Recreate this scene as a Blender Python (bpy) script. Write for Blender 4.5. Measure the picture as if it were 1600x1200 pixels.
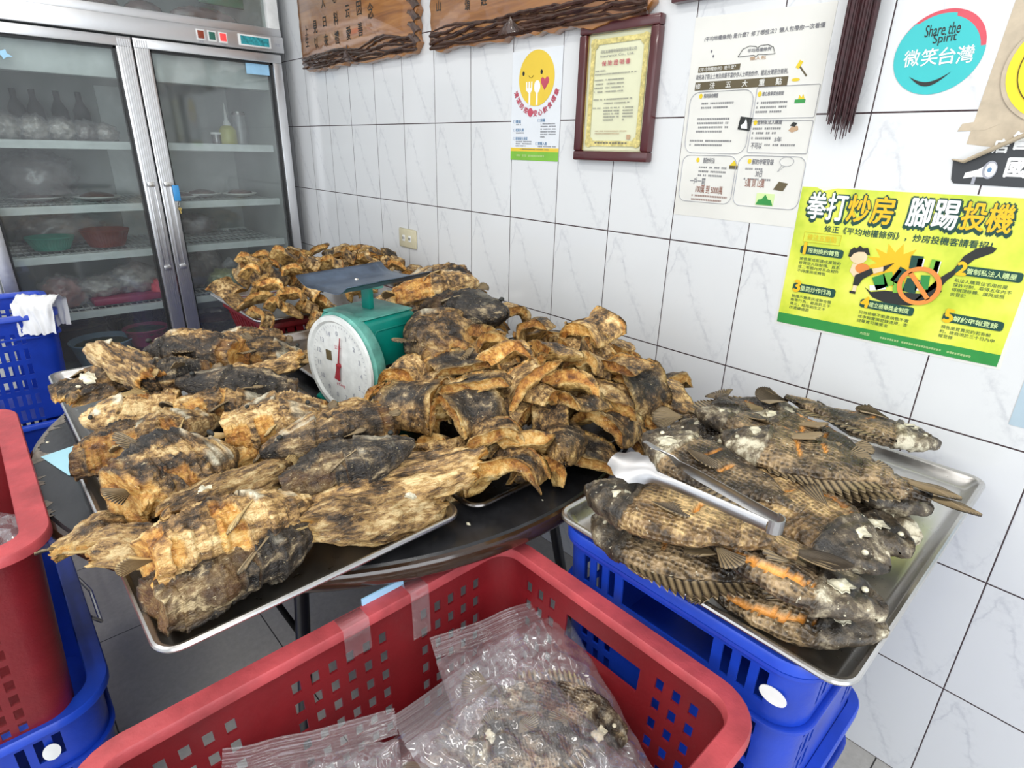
import bpy, bmesh, math, random
from mathutils import Vector, Matrix, noise as mn
import numpy as np

C = bpy.context.scene.collection
for o in list(bpy.data.objects):
    bpy.data.objects.remove(o)
SC = bpy.context.scene

# ---------------------------------------------------------------- camera
cam_d = bpy.data.cameras.new('camera')
cam_d.sensor_fit = 'HORIZONTAL'; cam_d.sensor_width = 36.0; cam_d.lens = 912.495 / 1600 * 36.0
cam_d.clip_start = 0.02
cam = bpy.data.objects.new('camera', cam_d); C.objects.link(cam)
RX = Vector((0.67418681, 0.73820922, 0.02278786)); RD = Vector((0.2895061, -0.23576135, -0.9276868)); RF = Vector((-0.67945446, 0.63203143, -0.37266326))
M = Matrix((( RX.x, -RD.x, -RF.x, 2.83766528), (RX.y, -RD.y, -RF.y, -1.31143283), (RX.z, -RD.z, -RF.z, 1.32570239), (0, 0, 0, 1)))
cam.matrix_world = M
SC.camera = cam

# ---------------------------------------------------------------- world, lights, exposure
w = bpy.data.worlds.new('world'); SC.world = w; w.use_nodes = True
bg = w.node_tree.nodes['Background']; bg.inputs[0].default_value = (0.86, 0.93, 1.0, 1); bg.inputs[1].default_value = 0.95
def area(name, loc, rot, sx, sy, power, col):
    l = bpy.data.lights.new(name, 'AREA'); l.shape = 'RECTANGLE'; l.size = sx; l.size_y = sy; l.energy = power; l.color = col
    o = bpy.data.objects.new(name, l); C.objects.link(o); o.location = loc; o.rotation_euler = rot; return o
area('ceiling_lamp_and_fill', (1.35, -1.15, 2.68), (0, 0, 0), 1.25, 0.16, 10, (1.0, 0.97, 0.92))
area('ceiling_lamp_and_fill', (3.1, -1.15, 2.68), (0, 0, 0), 1.25, 0.16, 9, (1.0, 0.97, 0.92))
area('ceiling_lamp_and_fill', (1.7, -2.5, 2.68), (0, 0, 0), 1.25, 0.16, 22, (1.0, 0.97, 0.92))  # added fill at ceiling height to brighten the floor, not a known lamp
area('ceiling_lamp_and_fill', (3.3, -2.3, 2.68), (0, 0, 0), 1.25, 0.16, 24, (1.0, 0.97, 0.92))  # second added fill, out of view, lifts the floor between the crates
area('shopfront_daylight', (5.2, -2.6, 1.5), (0, math.radians(84), 0), 2.4, 3.2, 105, (0.90, 0.95, 1.0))
area('side_daylight', (1.6, -4.1, 1.8), (math.radians(82), 0, 0), 3.2, 1.8, 30, (0.93, 0.96, 1.0))
SC.view_settings.view_transform = 'Standard'; SC.view_settings.look = 'None'
SC.view_settings.gamma = 1.0; SC.view_settings.use_curve_mapping = False
SC.view_settings.exposure = -0.16

# ---------------------------------------------------------------- materials
class NT:
    def __init__(s, name):
        s.m = bpy.data.materials.new(name); s.m.use_nodes = True; s.t = s.m.node_tree
        s.b = s.t.nodes['Principled BSDF']; s.out = s.t.nodes['Material Output']
    def n(s, kind, **kw):
        x = s.t.nodes.new(kind)
        for k, v in kw.items():
            if k.startswith('i_'):
                x.inputs[k[2:]].default_value = v
            else:
                setattr(x, k, v)
        return x
    def l(s, a, b): s.t.links.new(a, b)
    def math(s, op, a, b=None, clamp=False):
        x = s.t.nodes.new('ShaderNodeMath'); x.operation = op; x.use_clamp = clamp
        for i, q in enumerate((a, b)):
            if q is None: continue
            if isinstance(q, (int, float)): x.inputs[i].default_value = q
            else: s.l(q, x.inputs[i])
        return x.outputs[0]
    def mix(s, fac, a, b, mode='MIX'):
        x = s.t.nodes.new('ShaderNodeMix'); x.data_type = 'RGBA'; x.blend_type = mode
        for i, q in ((0, fac), (6, a), (7, b)):
            if isinstance(q, (int, float)): x.inputs[i].default_value = q
            elif isinstance(q, tuple): x.inputs[i].default_value = q if len(q) == 4 else q + (1,)
            else: s.l(q, x.inputs[i])
        return x.outputs[2]
    def ramp(s, fac, stops, interp='LINEAR'):
        x = s.t.nodes.new('ShaderNodeValToRGB'); e = x.color_ramp; e.interpolation = interp
        while len(e.elements) < len(stops): e.elements.new(0.5)
        for k, (p, c) in enumerate(stops):
            e.elements[k].position = p; e.elements[k].color = c if len(c) == 4 else tuple(c) + (1,)
        s.l(fac, x.inputs[0]); return x.outputs[0]
    def noise(s, vec, scale, detail=4, rough=0.6, dist=0.0):
        x = s.n('ShaderNodeTexNoise'); x.inputs['Scale'].default_value = scale; x.inputs['Detail'].default_value = detail
        x.inputs['Roughness'].default_value = rough; x.inputs['Distortion'].default_value = dist
        if vec is not None: s.l(vec, x.inputs['Vector'])
        return x.outputs[0]
    def bump(s, h, strength=0.5, dist=0.002):
        x = s.n('ShaderNodeBump'); x.inputs['Strength'].default_value = strength; x.inputs['Distance'].default_value = dist
        s.l(h, x.inputs['Height']); s.l(x.outputs[0], s.b.inputs['Normal'])

def plain(name, col, rough=0.5, metal=0.0, var=0.12, scale=12.0, bump=0.0, bscale=80.0, coat=0.0, trans=0.0, sub=0.0):
    k = NT(name); tc = k.n('ShaderNodeTexCoord').outputs['Object']
    f = k.noise(tc, scale, 3)
    dark = tuple(c * (1 - var) for c in col); lite = tuple(min(1, c * (1 + var)) for c in col)
    k.l(k.ramp(f, [(0.3, dark), (0.7, lite)]), k.b.inputs['Base Color'])
    k.b.inputs['Roughness'].default_value = rough; k.b.inputs['Metallic'].default_value = metal
    if coat: k.b.inputs['Coat Weight'].default_value = coat; k.b.inputs['Coat Roughness'].default_value = 0.08
    if trans: k.b.inputs['Transmission Weight'].default_value = trans
    if sub: k.b.inputs['Subsurface Weight'].default_value = sub; k.b.inputs['Subsurface Radius'].default_value = (0.02, 0.01, 0.006)
    if bump: k.bump(k.noise(tc, bscale, 4), bump, 0.002)
    return k.m

def tile_wall(name, horiz):
    k = NT(name); tc = k.n('ShaderNodeTexCoord').outputs['Object']
    s = k.n('ShaderNodeSeparateXYZ'); k.l(tc, s.inputs[0])
    u = k.math('DIVIDE', s.outputs[horiz], 0.2); v = k.math('DIVIDE', s.outputs[2], 0.280947)
    fu = k.math('FRACT', u); fv = k.math('FRACT', v)
    du = k.math('SUBTRACT', 0.5, k.math('ABSOLUTE', k.math('SUBTRACT', fu, 0.5)))
    dv = k.math('SUBTRACT', 0.5, k.math('ABSOLUTE', k.math('SUBTRACT', fv, 0.5)))
    mu = k.math('MULTIPLY', du, 0.2); mv = k.math('MULTIPLY', dv, 0.280947)
    d = k.math('MINIMUM', k.math('MULTIPLY', mu, 1.25), mv)
    line = k.math('LESS_THAN', d, 0.0016)
    cx = k.n('ShaderNodeCombineXYZ'); k.l(k.math('MULTIPLY', fu, 1.0), cx.inputs[0]); k.l(k.math('MULTIPLY', fv, 1.4), cx.inputs[1]); cx.inputs[2].default_value = 3.7
    g = k.ramp(k.math('ADD', fu, k.math('MULTIPLY', k.math('SUBTRACT', k.noise(cx.outputs[0], 6.0, 4, 0.6), 0.5), 0.16)),
               [(0.0, (0.62,) * 3), (0.14, (0.93,) * 3), (0.24, (0.86,) * 3), (0.42, (0.52,) * 3), (0.62, (0.27,) * 3), (0.80, (0.05,) * 3), (0.88, (0.06,) * 3), (1.0, (0.42,) * 3)])
    fvd = k.math('ADD', fv, k.math('MULTIPLY', k.math('SUBTRACT', k.noise(cx.outputs[0], 11.0, 4, 0.65), 0.5), 0.11))
    r1 = k.math('ABSOLUTE', k.math('SUBTRACT', fvd, g))
    vein = k.math('SUBTRACT', 1.0, k.math('MULTIPLY', r1, 22.0), True)
    halo = k.math('SUBTRACT', 1.0, k.math('MULTIPLY', r1, 5.0), True)
    gate = k.ramp(k.noise(cx.outputs[0], 3.6, 4, 0.6), [(0.36, (0, 0, 0)), (0.62, (1, 1, 1))])
    cloud = k.math('MULTIPLY', k.ramp(k.noise(cx.outputs[0], 13.0, 5, 0.7), [(0.48, (0, 0, 0)), (0.72, (1, 1, 1))]), halo)
    base = k.mix(k.math('MULTIPLY', cloud, 0.42), (0.715, 0.725, 0.73), (0.42, 0.43, 0.46))
    base = k.mix(k.math('MULTIPLY', k.math('MULTIPLY', vein, gate), 0.42), base, (0.42, 0.43, 0.47))
    # faint tone shift from tile to tile
    fl = k.n('ShaderNodeCombineXYZ'); k.l(k.math('FLOOR', u), fl.inputs[0]); k.l(k.math('FLOOR', v), fl.inputs[1])
    wn = k.n('ShaderNodeTexWhiteNoise'); k.l(fl.outputs[0], wn.inputs[0])
    base = k.mix(k.math('MULTIPLY', wn.outputs[0], 0.12), base, (0.63, 0.64, 0.66))
    grime = k.ramp(k.noise(tc, 90, 3), [(0.35, (0.035, 0.02, 0.025)), (0.7, (0.09, 0.06, 0.06))])
    k.l(k.mix(line, base, grime), k.b.inputs['Base Color'])
    k.l(k.math('ADD', k.math('MULTIPLY', line, 0.6), 0.13), k.b.inputs['Roughness'])
    k.b.inputs['Specular IOR Level'].default_value = 0.45
    h = k.math('MINIMUM', d, 0.004)
    k.bump(k.math('ADD', k.math('MULTIPLY', h, 200.0), k.math('MULTIPLY', k.noise(tc, 9, 2), 0.35)), 0.25, 0.0015)
    return k.m

def floor_mat():
    k = NT('floor_tile'); tc = k.n('ShaderNodeTexCoord').outputs['Object']
    s = k.n('ShaderNodeSeparateXYZ'); k.l(tc, s.inputs[0])
    ds = []
    for ax, off in ((0, -0.335), (1, 0.12)):
        f = k.math('FRACT', k.math('DIVIDE', k.math('ADD', s.outputs[ax], off + 40.0), 0.4))
        ds.append(k.math('SUBTRACT', 0.5, k.math('ABSOLUTE', k.math('SUBTRACT', f, 0.5))))
    d = k.math('MULTIPLY', k.math('MINIMUM', *ds), 0.4)
    line = k.math('LESS_THAN', d, 0.0016)
    base = k.ramp(k.noise(tc, 60, 5, 0.7), [(0.3, (0.44, 0.42, 0.39)), (0.7, (0.56, 0.535, 0.50))])
    base = k.mix(k.ramp(k.noise(tc, 3, 4), [(0.4, (0, 0, 0)), (0.75, (0.5, 0.5, 0.5))]), base, (0.27, 0.255, 0.235))
    k.l(k.mix(line, base, (0.03, 0.025, 0.022)), k.b.inputs['Base Color'])
    k.b.inputs['Roughness'].default_value = 0.38
    return k.m

def fried(name, dark=0.5, gold=1.0, char=0.1, streak=False):
    """skin / flesh / membrane regions come from the mesh's 'region' attribute"""
    k = NT(name); tc = k.n('ShaderNodeTexCoord').outputs['Object']
    oi = k.n('ShaderNodeObjectInfo')
    sh = k.n('ShaderNodeVectorMath'); sh.operation = 'SCALE'; cmb = k.n('ShaderNodeCombineXYZ')
    for i in range(3): k.l(oi.outputs['Random'], cmb.inputs[i])
    k.l(cmb.outputs[0], sh.inputs[0]); sh.inputs['Scale'].default_value = 7.0
    ad = k.n('ShaderNodeVectorMath'); ad.operation = 'ADD'; k.l(tc, ad.inputs[0]); k.l(sh.outputs[0], ad.inputs[1]); v = ad.outputs[0]
    if streak:
        mp = k.n('ShaderNodeMapping'); mp.inputs['Scale'].default_value = (0.42, 1.25, 1.25); k.l(v, mp.inputs[0]); v = mp.outputs[0]
    at = k.n('ShaderNodeVertexColor'); at.layer_name = 'region'
    sp = k.n('ShaderNodeSeparateColor'); k.l(at.outputs[0], sp.inputs[0]); skin, back, flesh = sp.outputs; bone = k.math('SUBTRACT', 1.0, at.outputs[1])
    nA = k.noise(v, 15 if streak else 22, 6, 0.66, 0.6); nB = k.noise(v, 75, 5, 0.7, 0.3); nC = k.noise(v, 9, 3, 0.5)
    nD = k.noise(v, 260, 3, 0.6)
    t = k.math('ADD', k.math('MULTIPLY', nA, 0.50), k.math('MULTIPLY', nB, 0.50))
    s0 = 0.535 - 0.075 * (1 - dark)
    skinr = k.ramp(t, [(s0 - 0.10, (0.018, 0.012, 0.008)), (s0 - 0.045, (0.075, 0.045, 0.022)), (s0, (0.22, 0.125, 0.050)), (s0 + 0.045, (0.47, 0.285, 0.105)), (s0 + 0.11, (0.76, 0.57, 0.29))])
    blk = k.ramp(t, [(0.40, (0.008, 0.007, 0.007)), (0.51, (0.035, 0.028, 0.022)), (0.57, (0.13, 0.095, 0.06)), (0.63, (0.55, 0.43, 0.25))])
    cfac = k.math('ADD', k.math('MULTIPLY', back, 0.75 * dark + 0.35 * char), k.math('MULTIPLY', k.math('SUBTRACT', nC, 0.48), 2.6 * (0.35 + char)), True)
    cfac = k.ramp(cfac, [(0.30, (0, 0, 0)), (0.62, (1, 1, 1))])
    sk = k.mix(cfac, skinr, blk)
    fl = k.ramp(t, [(0.38, (0.13, 0.045, 0.010)), (0.46, (0.40, 0.16, 0.030)), (0.53, (0.63, 0.33, 0.075)), (0.62, (0.84, 0.59, 0.24))])
    mem = k.ramp(t, [(0.40, (0.09, 0.045, 0.014)), (0.47, (0.34, 0.185, 0.05)), (0.54, (0.60, 0.38, 0.12)), (0.63, (0.80, 0.61, 0.29))])
    c = k.mix(skin, mem, sk); c = k.mix(flesh, c, fl)
    bn = k.ramp(t, [(0.38, (0.14, 0.10, 0.06)), (0.46, (0.48, 0.42, 0.29)), (0.54, (0.72, 0.67, 0.52)), (0.64, (0.84, 0.81, 0.70))])
    c = k.mix(bone, c, bn)
    cr = k.ramp(nD, [(0.655, (0, 0, 0)), (0.69, (1, 1, 1))])
    c = k.mix(k.math('MULTIPLY', cr, 0.6), c, (0.75, 0.62, 0.38))
    br = k.math('ADD', k.math('MULTIPLY', oi.outputs['Random'], 0.5), 0.78 * gold)
    hs = k.n('ShaderNodeHueSaturation'); hs.inputs['Saturation'].default_value = 1.0; k.l(br, hs.inputs['Value']); k.l(c, hs.inputs['Color'])
    k.l(hs.outputs[0], k.b.inputs['Base Color'])
    k.l(k.ramp(nB, [(0.3, (0.30,) * 3), (0.7, (0.62,) * 3)]), k.b.inputs['Roughness'])
    k.b.inputs['Specular IOR Level'].default_value = 0.55
    k.bump(k.math('ADD', k.math('MULTIPLY', nB, 1.0), k.math('MULTIPLY', nD, 0.5)), 1.0, 0.006)
    return k.m

def scaled_fish(name, base, lite, dots, shine=0.45, fcol=(0.78, 0.32, 0.05)):
    k = NT(name); tc = k.n('ShaderNodeTexCoord').outputs['Object']
    oi = k.n('ShaderNodeObjectInfo'); at = k.n('ShaderNodeVertexColor'); at.layer_name = 'region'
    sp = k.n('ShaderNodeSeparateColor'); k.l(at.outputs[0], sp.inputs[0]); scal, head, flesh = sp.outputs
    cmb = k.n('ShaderNodeCombineXYZ')
    for i in range(3): k.l(k.math('MULTIPLY', oi.outputs['Random'], 5.0), cmb.inputs[i])
    ad = k.n('ShaderNodeVectorMath'); ad.operation = 'ADD'; k.l(tc, ad.inputs[0]); k.l(cmb.outputs[0], ad.inputs[1]); v = ad.outputs[0]
    vo = k.n('ShaderNodeTexVoronoi'); vo.inputs['Scale'].default_value = 170; vo.inputs['Randomness'].default_value = 0.45; k.l(tc, vo.inputs['Vector'])
    cell = vo.outputs['Distance']
    n1 = k.noise(v, 16, 5, 0.65, 0.4); n2 = k.noise(v, 60, 5, 0.7); n3 = k.noise(v, 210, 3)
    t = k.math('ADD', k.math('MULTIPLY', n1, 0.65), k.math('MULTIPLY', n2, 0.35))
    body = k.ramp(t, [(0.41, tuple(c * 0.2 for c in base)), (0.485, base), (0.54, lite), (0.61, tuple(min(1, c * 1.9) for c in lite))])
    dm = k.ramp(cell, [(0.18, (1, 1, 1)), (0.48, (0, 0, 0))])
    body = k.mix(k.math('MULTIPLY', k.math('MULTIPLY', dm, scal), 0.72), body, dots)
    hd = k.ramp(t, [(0.42, (0.018, 0.014, 0.010)), (0.50, (0.085, 0.062, 0.038)), (0.55, (0.28, 0.23, 0.15)), (0.60, (0.68, 0.62, 0.46))])
    c = k.mix(head, body, hd)
    fl = k.ramp(t, [(0.38, tuple(c * 0.35 for c in fcol)), (0.5, fcol), (0.62, tuple(min(1, c * 1.25 + .05) for c in fcol))])
    c = k.mix(flesh, c, fl)
    k.l(k.mix(k.math('MULTIPLY', k.ramp(n3, [(0.66, (0, 0, 0)), (0.70, (1, 1, 1))]), 0.7), c, (0.75, 0.68, 0.5)), k.b.inputs['Base Color'])
    k.b.inputs['Roughness'].default_value = shine; k.b.inputs['Specular IOR Level'].default_value = 0.6
    k.bump(k.math('ADD', k.math('MULTIPLY', k.math('MULTIPLY', cell, scal), 1.0), k.math('ADD', k.math('MULTIPLY', n2, 0.5), k.math('MULTIPLY', n3, 0.3))), 1.0, 0.005)
    return k.m

def steel(name, col=(0.62, 0.61, 0.60), rough=0.28, dirt=0.3):
    k = NT(name); tc = k.n('ShaderNodeTexCoord').outputs['Object']
    n1 = k.noise(tc, 7, 5, 0.6); n2 = k.noise(tc, 70, 4)
    d = k.ramp(n1, [(0.45, (0, 0, 0)), (0.7, (1, 1, 1))])
    k.l(k.mix(k.math('MULTIPLY', d, dirt), col, (0.30, 0.25, 0.16)), k.b.inputs['Base Color'])
    k.b.inputs['Metallic'].default_value = 1.0
    k.l(k.math('ADD', k.math('MULTIPLY', n2, 0.22), rough - 0.08), k.b.inputs['Roughness'])
    k.bump(n2, 0.12, 0.001)
    return k.m

def film(name, tint=(0.96, 0.95, 0.97), haze=0.10, gloss=0.22, rough=0.07, scale=28):
    """thin clear plastic: transparent + glossy + a little milky scatter"""
    k = NT(name); t = k.t; t.nodes.remove(k.b); tc = k.n('ShaderNodeTexCoord').outputs['Object']
    tr = k.n('ShaderNodeBsdfTransparent'); tr.inputs[0].default_value = tint + (1,)
    gl = k.n('ShaderNodeBsdfGlossy'); gl.inputs['Roughness'].default_value = rough; gl.inputs[0].default_value = (1, 1, 1, 1)
    df = k.n('ShaderNodeBsdfDiffuse'); df.inputs[0].default_value = (0.85, 0.84, 0.87, 1)
    lw = k.n('ShaderNodeLayerWeight'); lw.inputs[0].default_value = 0.35
    if scale:
        bp = k.n('ShaderNodeBump'); bp.inputs['Strength'].default_value = 0.6; bp.inputs['Distance'].default_value = 0.004
        k.l(k.noise(tc, scale, 4, 0.6, 1.0), bp.inputs['Height'])
        for x in (gl, df): k.l(bp.outputs[0], x.inputs['Normal'])
        k.l(bp.outputs[0], lw.inputs['Normal'])
    m1 = k.n('ShaderNodeMixShader'); k.l(tr.outputs[0], m1.inputs[1]); k.l(df.outputs[0], m1.inputs[2])
    hz = k.math('ADD', k.math('MULTIPLY', k.noise(tc, 14, 4), haze * 1.2), haze * 0.4, True); k.l(hz, m1.inputs[0])
    m2 = k.n('ShaderNodeMixShader'); k.l(m1.outputs[0], m2.inputs[1]); k.l(gl.outputs[0], m2.inputs[2])
    k.l(k.math('ADD', k.math('MULTIPLY', lw.outputs['Facing'], gloss), 0.035, True), m2.inputs[0])
    k.l(m2.outputs[0], k.out.inputs[0])
    return k.m

MT = {}
def mats():
    M = MT
    M['wall'] = tile_wall('wall_tile', 0); M['wall_b'] = tile_wall('wall_tile_back', 1); M['floor'] = floor_mat()
    M['ceil'] = plain('ceiling_paint', (0.8, 0.8, 0.78), 0.8)
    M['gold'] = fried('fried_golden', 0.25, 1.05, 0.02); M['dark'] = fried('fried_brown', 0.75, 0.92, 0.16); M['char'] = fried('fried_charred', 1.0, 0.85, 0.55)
    M['goldS'] = fried('fried_golden_streaked', 0.2, 1.0, 0.0, True); M['darkS'] = fried('fried_brown_streaked', 0.65, 0.95, 0.10, True); M['charS'] = fried('fried_charred_streaked', 1.0, 0.85, 0.6, True)
    M['fin'] = fin_mat('fried_fin', (0.11, 0.065, 0.03), (0.62, 0.45, 0.2)); M['finD'] = fin_mat('dark_fin', (0.030, 0.021, 0.014), (0.30, 0.22, 0.12))
    M['bone'] = plain('pale_bone', (0.68, 0.63, 0.47), 0.4, var=0.45, scale=60, bump=0.6, bscale=160)
    M['til'] = scaled_fish('scaly_brown_skin', (0.085, 0.056, 0.030), (0.25, 0.17, 0.088), (0.018, 0.012, 0.008))
    M['tilgold'] = scaled_fish('scaly_golden_skin', (0.25, 0.15, 0.062), (0.52, 0.35, 0.155), (0.07, 0.038, 0.016))
    M['rawfish'] = scaled_fish('bagged_fish_skin', (0.13, 0.095, 0.06), (0.42, 0.33, 0.22), (0.08, 0.06, 0.045), 0.35, (0.30, 0.20, 0.12))
    M['pan'] = steel('tray_steel'); M['panD'] = steel('dark_tray_steel', (0.16, 0.15, 0.15), 0.22, 0.4); M['tong'] = steel('tongs_steel', (0.42, 0.42, 0.43), 0.34, 0.2)
    M['alu'] = steel('brushed_aluminium', (0.66, 0.66, 0.67), 0.34, 0.06); M['wire'] = steel('handle_wire', (0.6, 0.58, 0.54), 0.3, 0.2)
    M['red'] = plain('red_plastic', (0.19, 0.008, 0.012), 0.42, var=0.18, bump=0.25, bscale=140, scale=9)
    M['redrim'] = plain('pale_red_plastic_edge', (0.42, 0.060, 0.068), 0.5, var=0.28, bump=0.4, bscale=90, scale=14)  # rims get a paler, pinker red with stronger mottling
    M['blue'] = plain('blue_plastic', (0.008, 0.045, 0.42), 0.36, var=0.2, scale=8, bump=0.2, bscale=120)
    M['bluerim'] = plain('blue_plastic_edge', (0.012, 0.06, 0.50), 0.36, var=0.2, scale=8)
    M['tabletop'] = plain('black_laminate', (0.018, 0.018, 0.020), 0.27, var=0.5, scale=14, bump=0.15)
    M['worn'] = plain('worn_board_edge', (0.21, 0.185, 0.155), 0.7, var=0.4, scale=60, bump=0.5)
    M['band'] = plain('table_brown_band', (0.035, 0.018, 0.010), 0.15, coat=0.6)
    M['leg'] = plain('black_metal', (0.02, 0.02, 0.02), 0.35)
    M['green'] = plain('scale_green_enamel', (0.0, 0.20, 0.155), 0.38, var=0.16, scale=18, bump=0.1)
    M['greenw'] = plain('worn_green_enamel', (0.12, 0.36, 0.30), 0.45, var=0.35, scale=26)
    M['dial'] = plain('dial_white', (0.70, 0.72, 0.70), 0.35, var=0.10, scale=40); M['white'] = plain('white_plastic', (0.8, 0.8, 0.78), 0.4)
    M['needle'] = plain('needle_red', (0.30, 0.02, 0.03), 0.4); M['ink'] = plain('black_ink', (0.02, 0.022, 0.02), 0.6)
    M['platter'] = plain('blue_grey_platter', (0.085, 0.12, 0.175), 0.34, metal=0.35, var=0.28, scale=22)
    M['wood'] = wood_mat(); M['carve'] = plain('carved_dark_wood', (0.055, 0.024, 0.014), 0.28, var=0.5, scale=30, coat=0.5, bump=0.4, bscale=60)
    M['frame'] = plain('maroon_frame', (0.075, 0.010, 0.012), 0.3, coat=0.5); M['cream'] = plain('certificate_paper', (0.72, 0.72, 0.50), 0.35, var=0.05, scale=9)
    M['goldp'] = plain('gold_print', (0.62, 0.53, 0.20), 0.4, var=0.35, scale=120)
    M['paper'] = plain('aged_white_paper', (0.73, 0.72, 0.67), 0.45, var=0.05, scale=6, bump=0.2, bscale=14)
    M['pwhite'] = plain('white_poster_paper', (0.74, 0.77, 0.80), 0.3, var=0.03)
    M['grey'] = plain('grey_print', (0.16, 0.16, 0.18), 0.6); M['pgrey'] = plain('pale_grey_print', (0.36, 0.37, 0.42), 0.6); M['tan'] = plain('tan_print', (0.50, 0.33, 0.2), 0.6)
    M['brown'] = plain('brown_print', (0.30, 0.13, 0.09), 0.6); M['olive'] = plain('olive_bar_print', (0.11, 0.085, 0.04), 0.5)
    M['lime'] = plain('lime_print', (0.62, 0.78, 0.36), 0.5); M['yel'] = yellow_paper(); M['amber'] = plain('amber_print', (0.85, 0.50, 0.01), 0.45, var=0.04)
    M['gold2'] = plain('mustard_print', (0.74, 0.55, 0.02), 0.5, var=0.05); M['dkgreen'] = plain('dark_green_print', (0.008, 0.065, 0.045), 0.45); M['grn'] = plain('green_print', (0.03, 0.27, 0.055), 0.45)
    M['orange'] = plain('orange_print', (0.80, 0.26, 0.05), 0.45); M['skin'] = plain('peach_print', (0.88, 0.66, 0.42), 0.5); M['wht'] = plain('white_print', (0.86, 0.87, 0.86), 0.5, var=0.02)
    M['smile'] = plain('smile_yellow_print', (0.78, 0.55, 0.05), 0.4, var=0.03); M['rose'] = plain('rose_print', (0.50, 0.07, 0.11), 0.4); M['bluep'] = plain('blue_print', (0.12, 0.25, 0.42), 0.5)
    M['grn2'] = plain('light_green_print', (0.20, 0.48, 0.05), 0.4); M['turq'] = plain('turquoise_vinyl', (0.03, 0.49, 0.50), 0.35, var=0.03); M['pinkred'] = plain('pink_red_vinyl', (0.62, 0.07, 0.10), 0.4)
    M['yvin'] = plain('yellow_vinyl', (0.90, 0.72, 0.01), 0.35, var=0.02); M['tape'] = plain('brown_tape', (0.52, 0.43, 0.31), 0.35, var=0.12, scale=40)
    M['blackv'] = plain('black_sign_vinyl', (0.035, 0.038, 0.042), 0.4); M['bluepap'] = plain('pale_blue_card', (0.42, 0.53, 0.60), 0.5, var=0.06)
    M['cyanp'] = plain('pale_cyan_paper', (0.38, 0.66, 0.76), 0.5, var=0.04)
    M['maroon'] = plain('maroon_thread', (0.035, 0.006, 0.008), 0.6, var=0.4, scale=80); M['beige'] = plain('beige_plastic', (0.62, 0.57, 0.40), 0.4)
    M['glass'] = film('fridge_glass', (0.88, 0.91, 0.90), 0.035, 0.30, 0.05, 0); M['bag'] = film('clear_bag_film', (0.975, 0.965, 0.975), 0.09, 0.50, 0.10, 13)
    M['frint'] = plain('fridge_liner', (0.34, 0.36, 0.35), 0.45, var=0.08, scale=4); M['shelf'] = plain('shelf_white_metal', (0.62, 0.65, 0.65), 0.35)
    M['rubber'] = plain('black_gasket', (0.015, 0.015, 0.016), 0.5); M['cloth'] = plain('white_cloth', (0.80, 0.80, 0.80), 0.9, var=0.06, bump=0.4, bscale=220)
    M['grnbk'] = plain('green_basket', (0.03, 0.27, 0.20), 0.45); M['brbk'] = plain('brown_red_basket', (0.20, 0.028, 0.018), 0.45); M['pinkb'] = plain('magenta_basin', (0.34, 0.03, 0.10), 0.4)
    M['blueb'] = plain('blue_basin', (0.26, 0.40, 0.55), 0.4); M['herb'] = plain('dark_green_herbs', (0.03, 0.06, 0.012), 0.6, var=0.8, scale=60, bump=1.0, bscale=60)
    M['meat'] = plain('dark_meat', (0.10, 0.05, 0.04), 0.4, var=0.6, scale=30, bump=0.8); M['pale'] = plain('pale_food', (0.42, 0.36, 0.32), 0.45, var=0.5, scale=40, bump=0.8)
    M['redpk'] = plain('red_package', (0.40, 0.09, 0.07), 0.35, var=0.5, scale=30, bump=0.5); M['pinkpk'] = plain('pink_package', (0.75, 0.10, 0.14), 0.35, var=0.2); M['choy'] = plain('yellow_green_food', (0.38, 0.42, 0.16), 0.5, var=0.4, scale=70, bump=0.7)
    M['tealled'] = plain('teal_display', (0.02, 0.28, 0.32), 0.2, var=0.5, scale=60)
    k = NT('red_lamp'); k.b.inputs['Base Color'].default_value = (0.8, 0.02, 0.02, 1); k.b.inputs['Emission Color'].default_value = (1, 0.05, 0.05, 1); k.b.inputs['Emission Strength'].default_value = 1.5; M['redled'] = k.m
    M['brnled'] = plain('dull_red_lens', (0.28, 0.05, 0.02), 0.2); M['grnled'] = plain('dull_green_lens', (0.03, 0.15, 0.11), 0.2)
    M['bluetag'] = plain('blue_tag', (0.05, 0.30, 0.65), 0.4); M['brass'] = steel('brass', (0.6, 0.45, 0.15), 0.3, 0.1); M['oil'] = plain('oil_yellow', (0.50, 0.47, 0.10), 0.25)
    M['fishy'] = plain('sticker_lightblue', (0.35, 0.62, 0.85), 0.4); M['whtbag'] = film('milky_bag_film', (0.90, 0.90, 0.90), 0.22, 0.4, 0.12, 30)
    M['foilbag'] = plain('crinkled_purple_brown_pack', (0.13, 0.075, 0.07), 0.12, var=0.6, scale=18, bump=1.0, bscale=40, coat=0.8)
    M['gbag'] = plain('green_pack', (0.01, 0.13, 0.035), 0.2, var=0.5, scale=14, coat=0.5)

def fin_mat(name, a, b):
    k = NT(name); tc = k.n('ShaderNodeTexCoord').outputs['Object']; at = k.n('ShaderNodeVertexColor'); at.layer_name = 'region'
    sp = k.n('ShaderNodeSeparateColor'); k.l(at.outputs[0], sp.inputs[0])
    n1 = k.noise(tc, 40, 4)
    f = k.math('ADD', k.math('MULTIPLY', sp.outputs[0], 0.85), k.math('MULTIPLY', n1, 0.3), True)
    k.l(k.ramp(f, [(0.25, a), (0.85, b)]), k.b.inputs['Base Color']); k.b.inputs['Roughness'].default_value = 0.45
    return k.m

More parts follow.
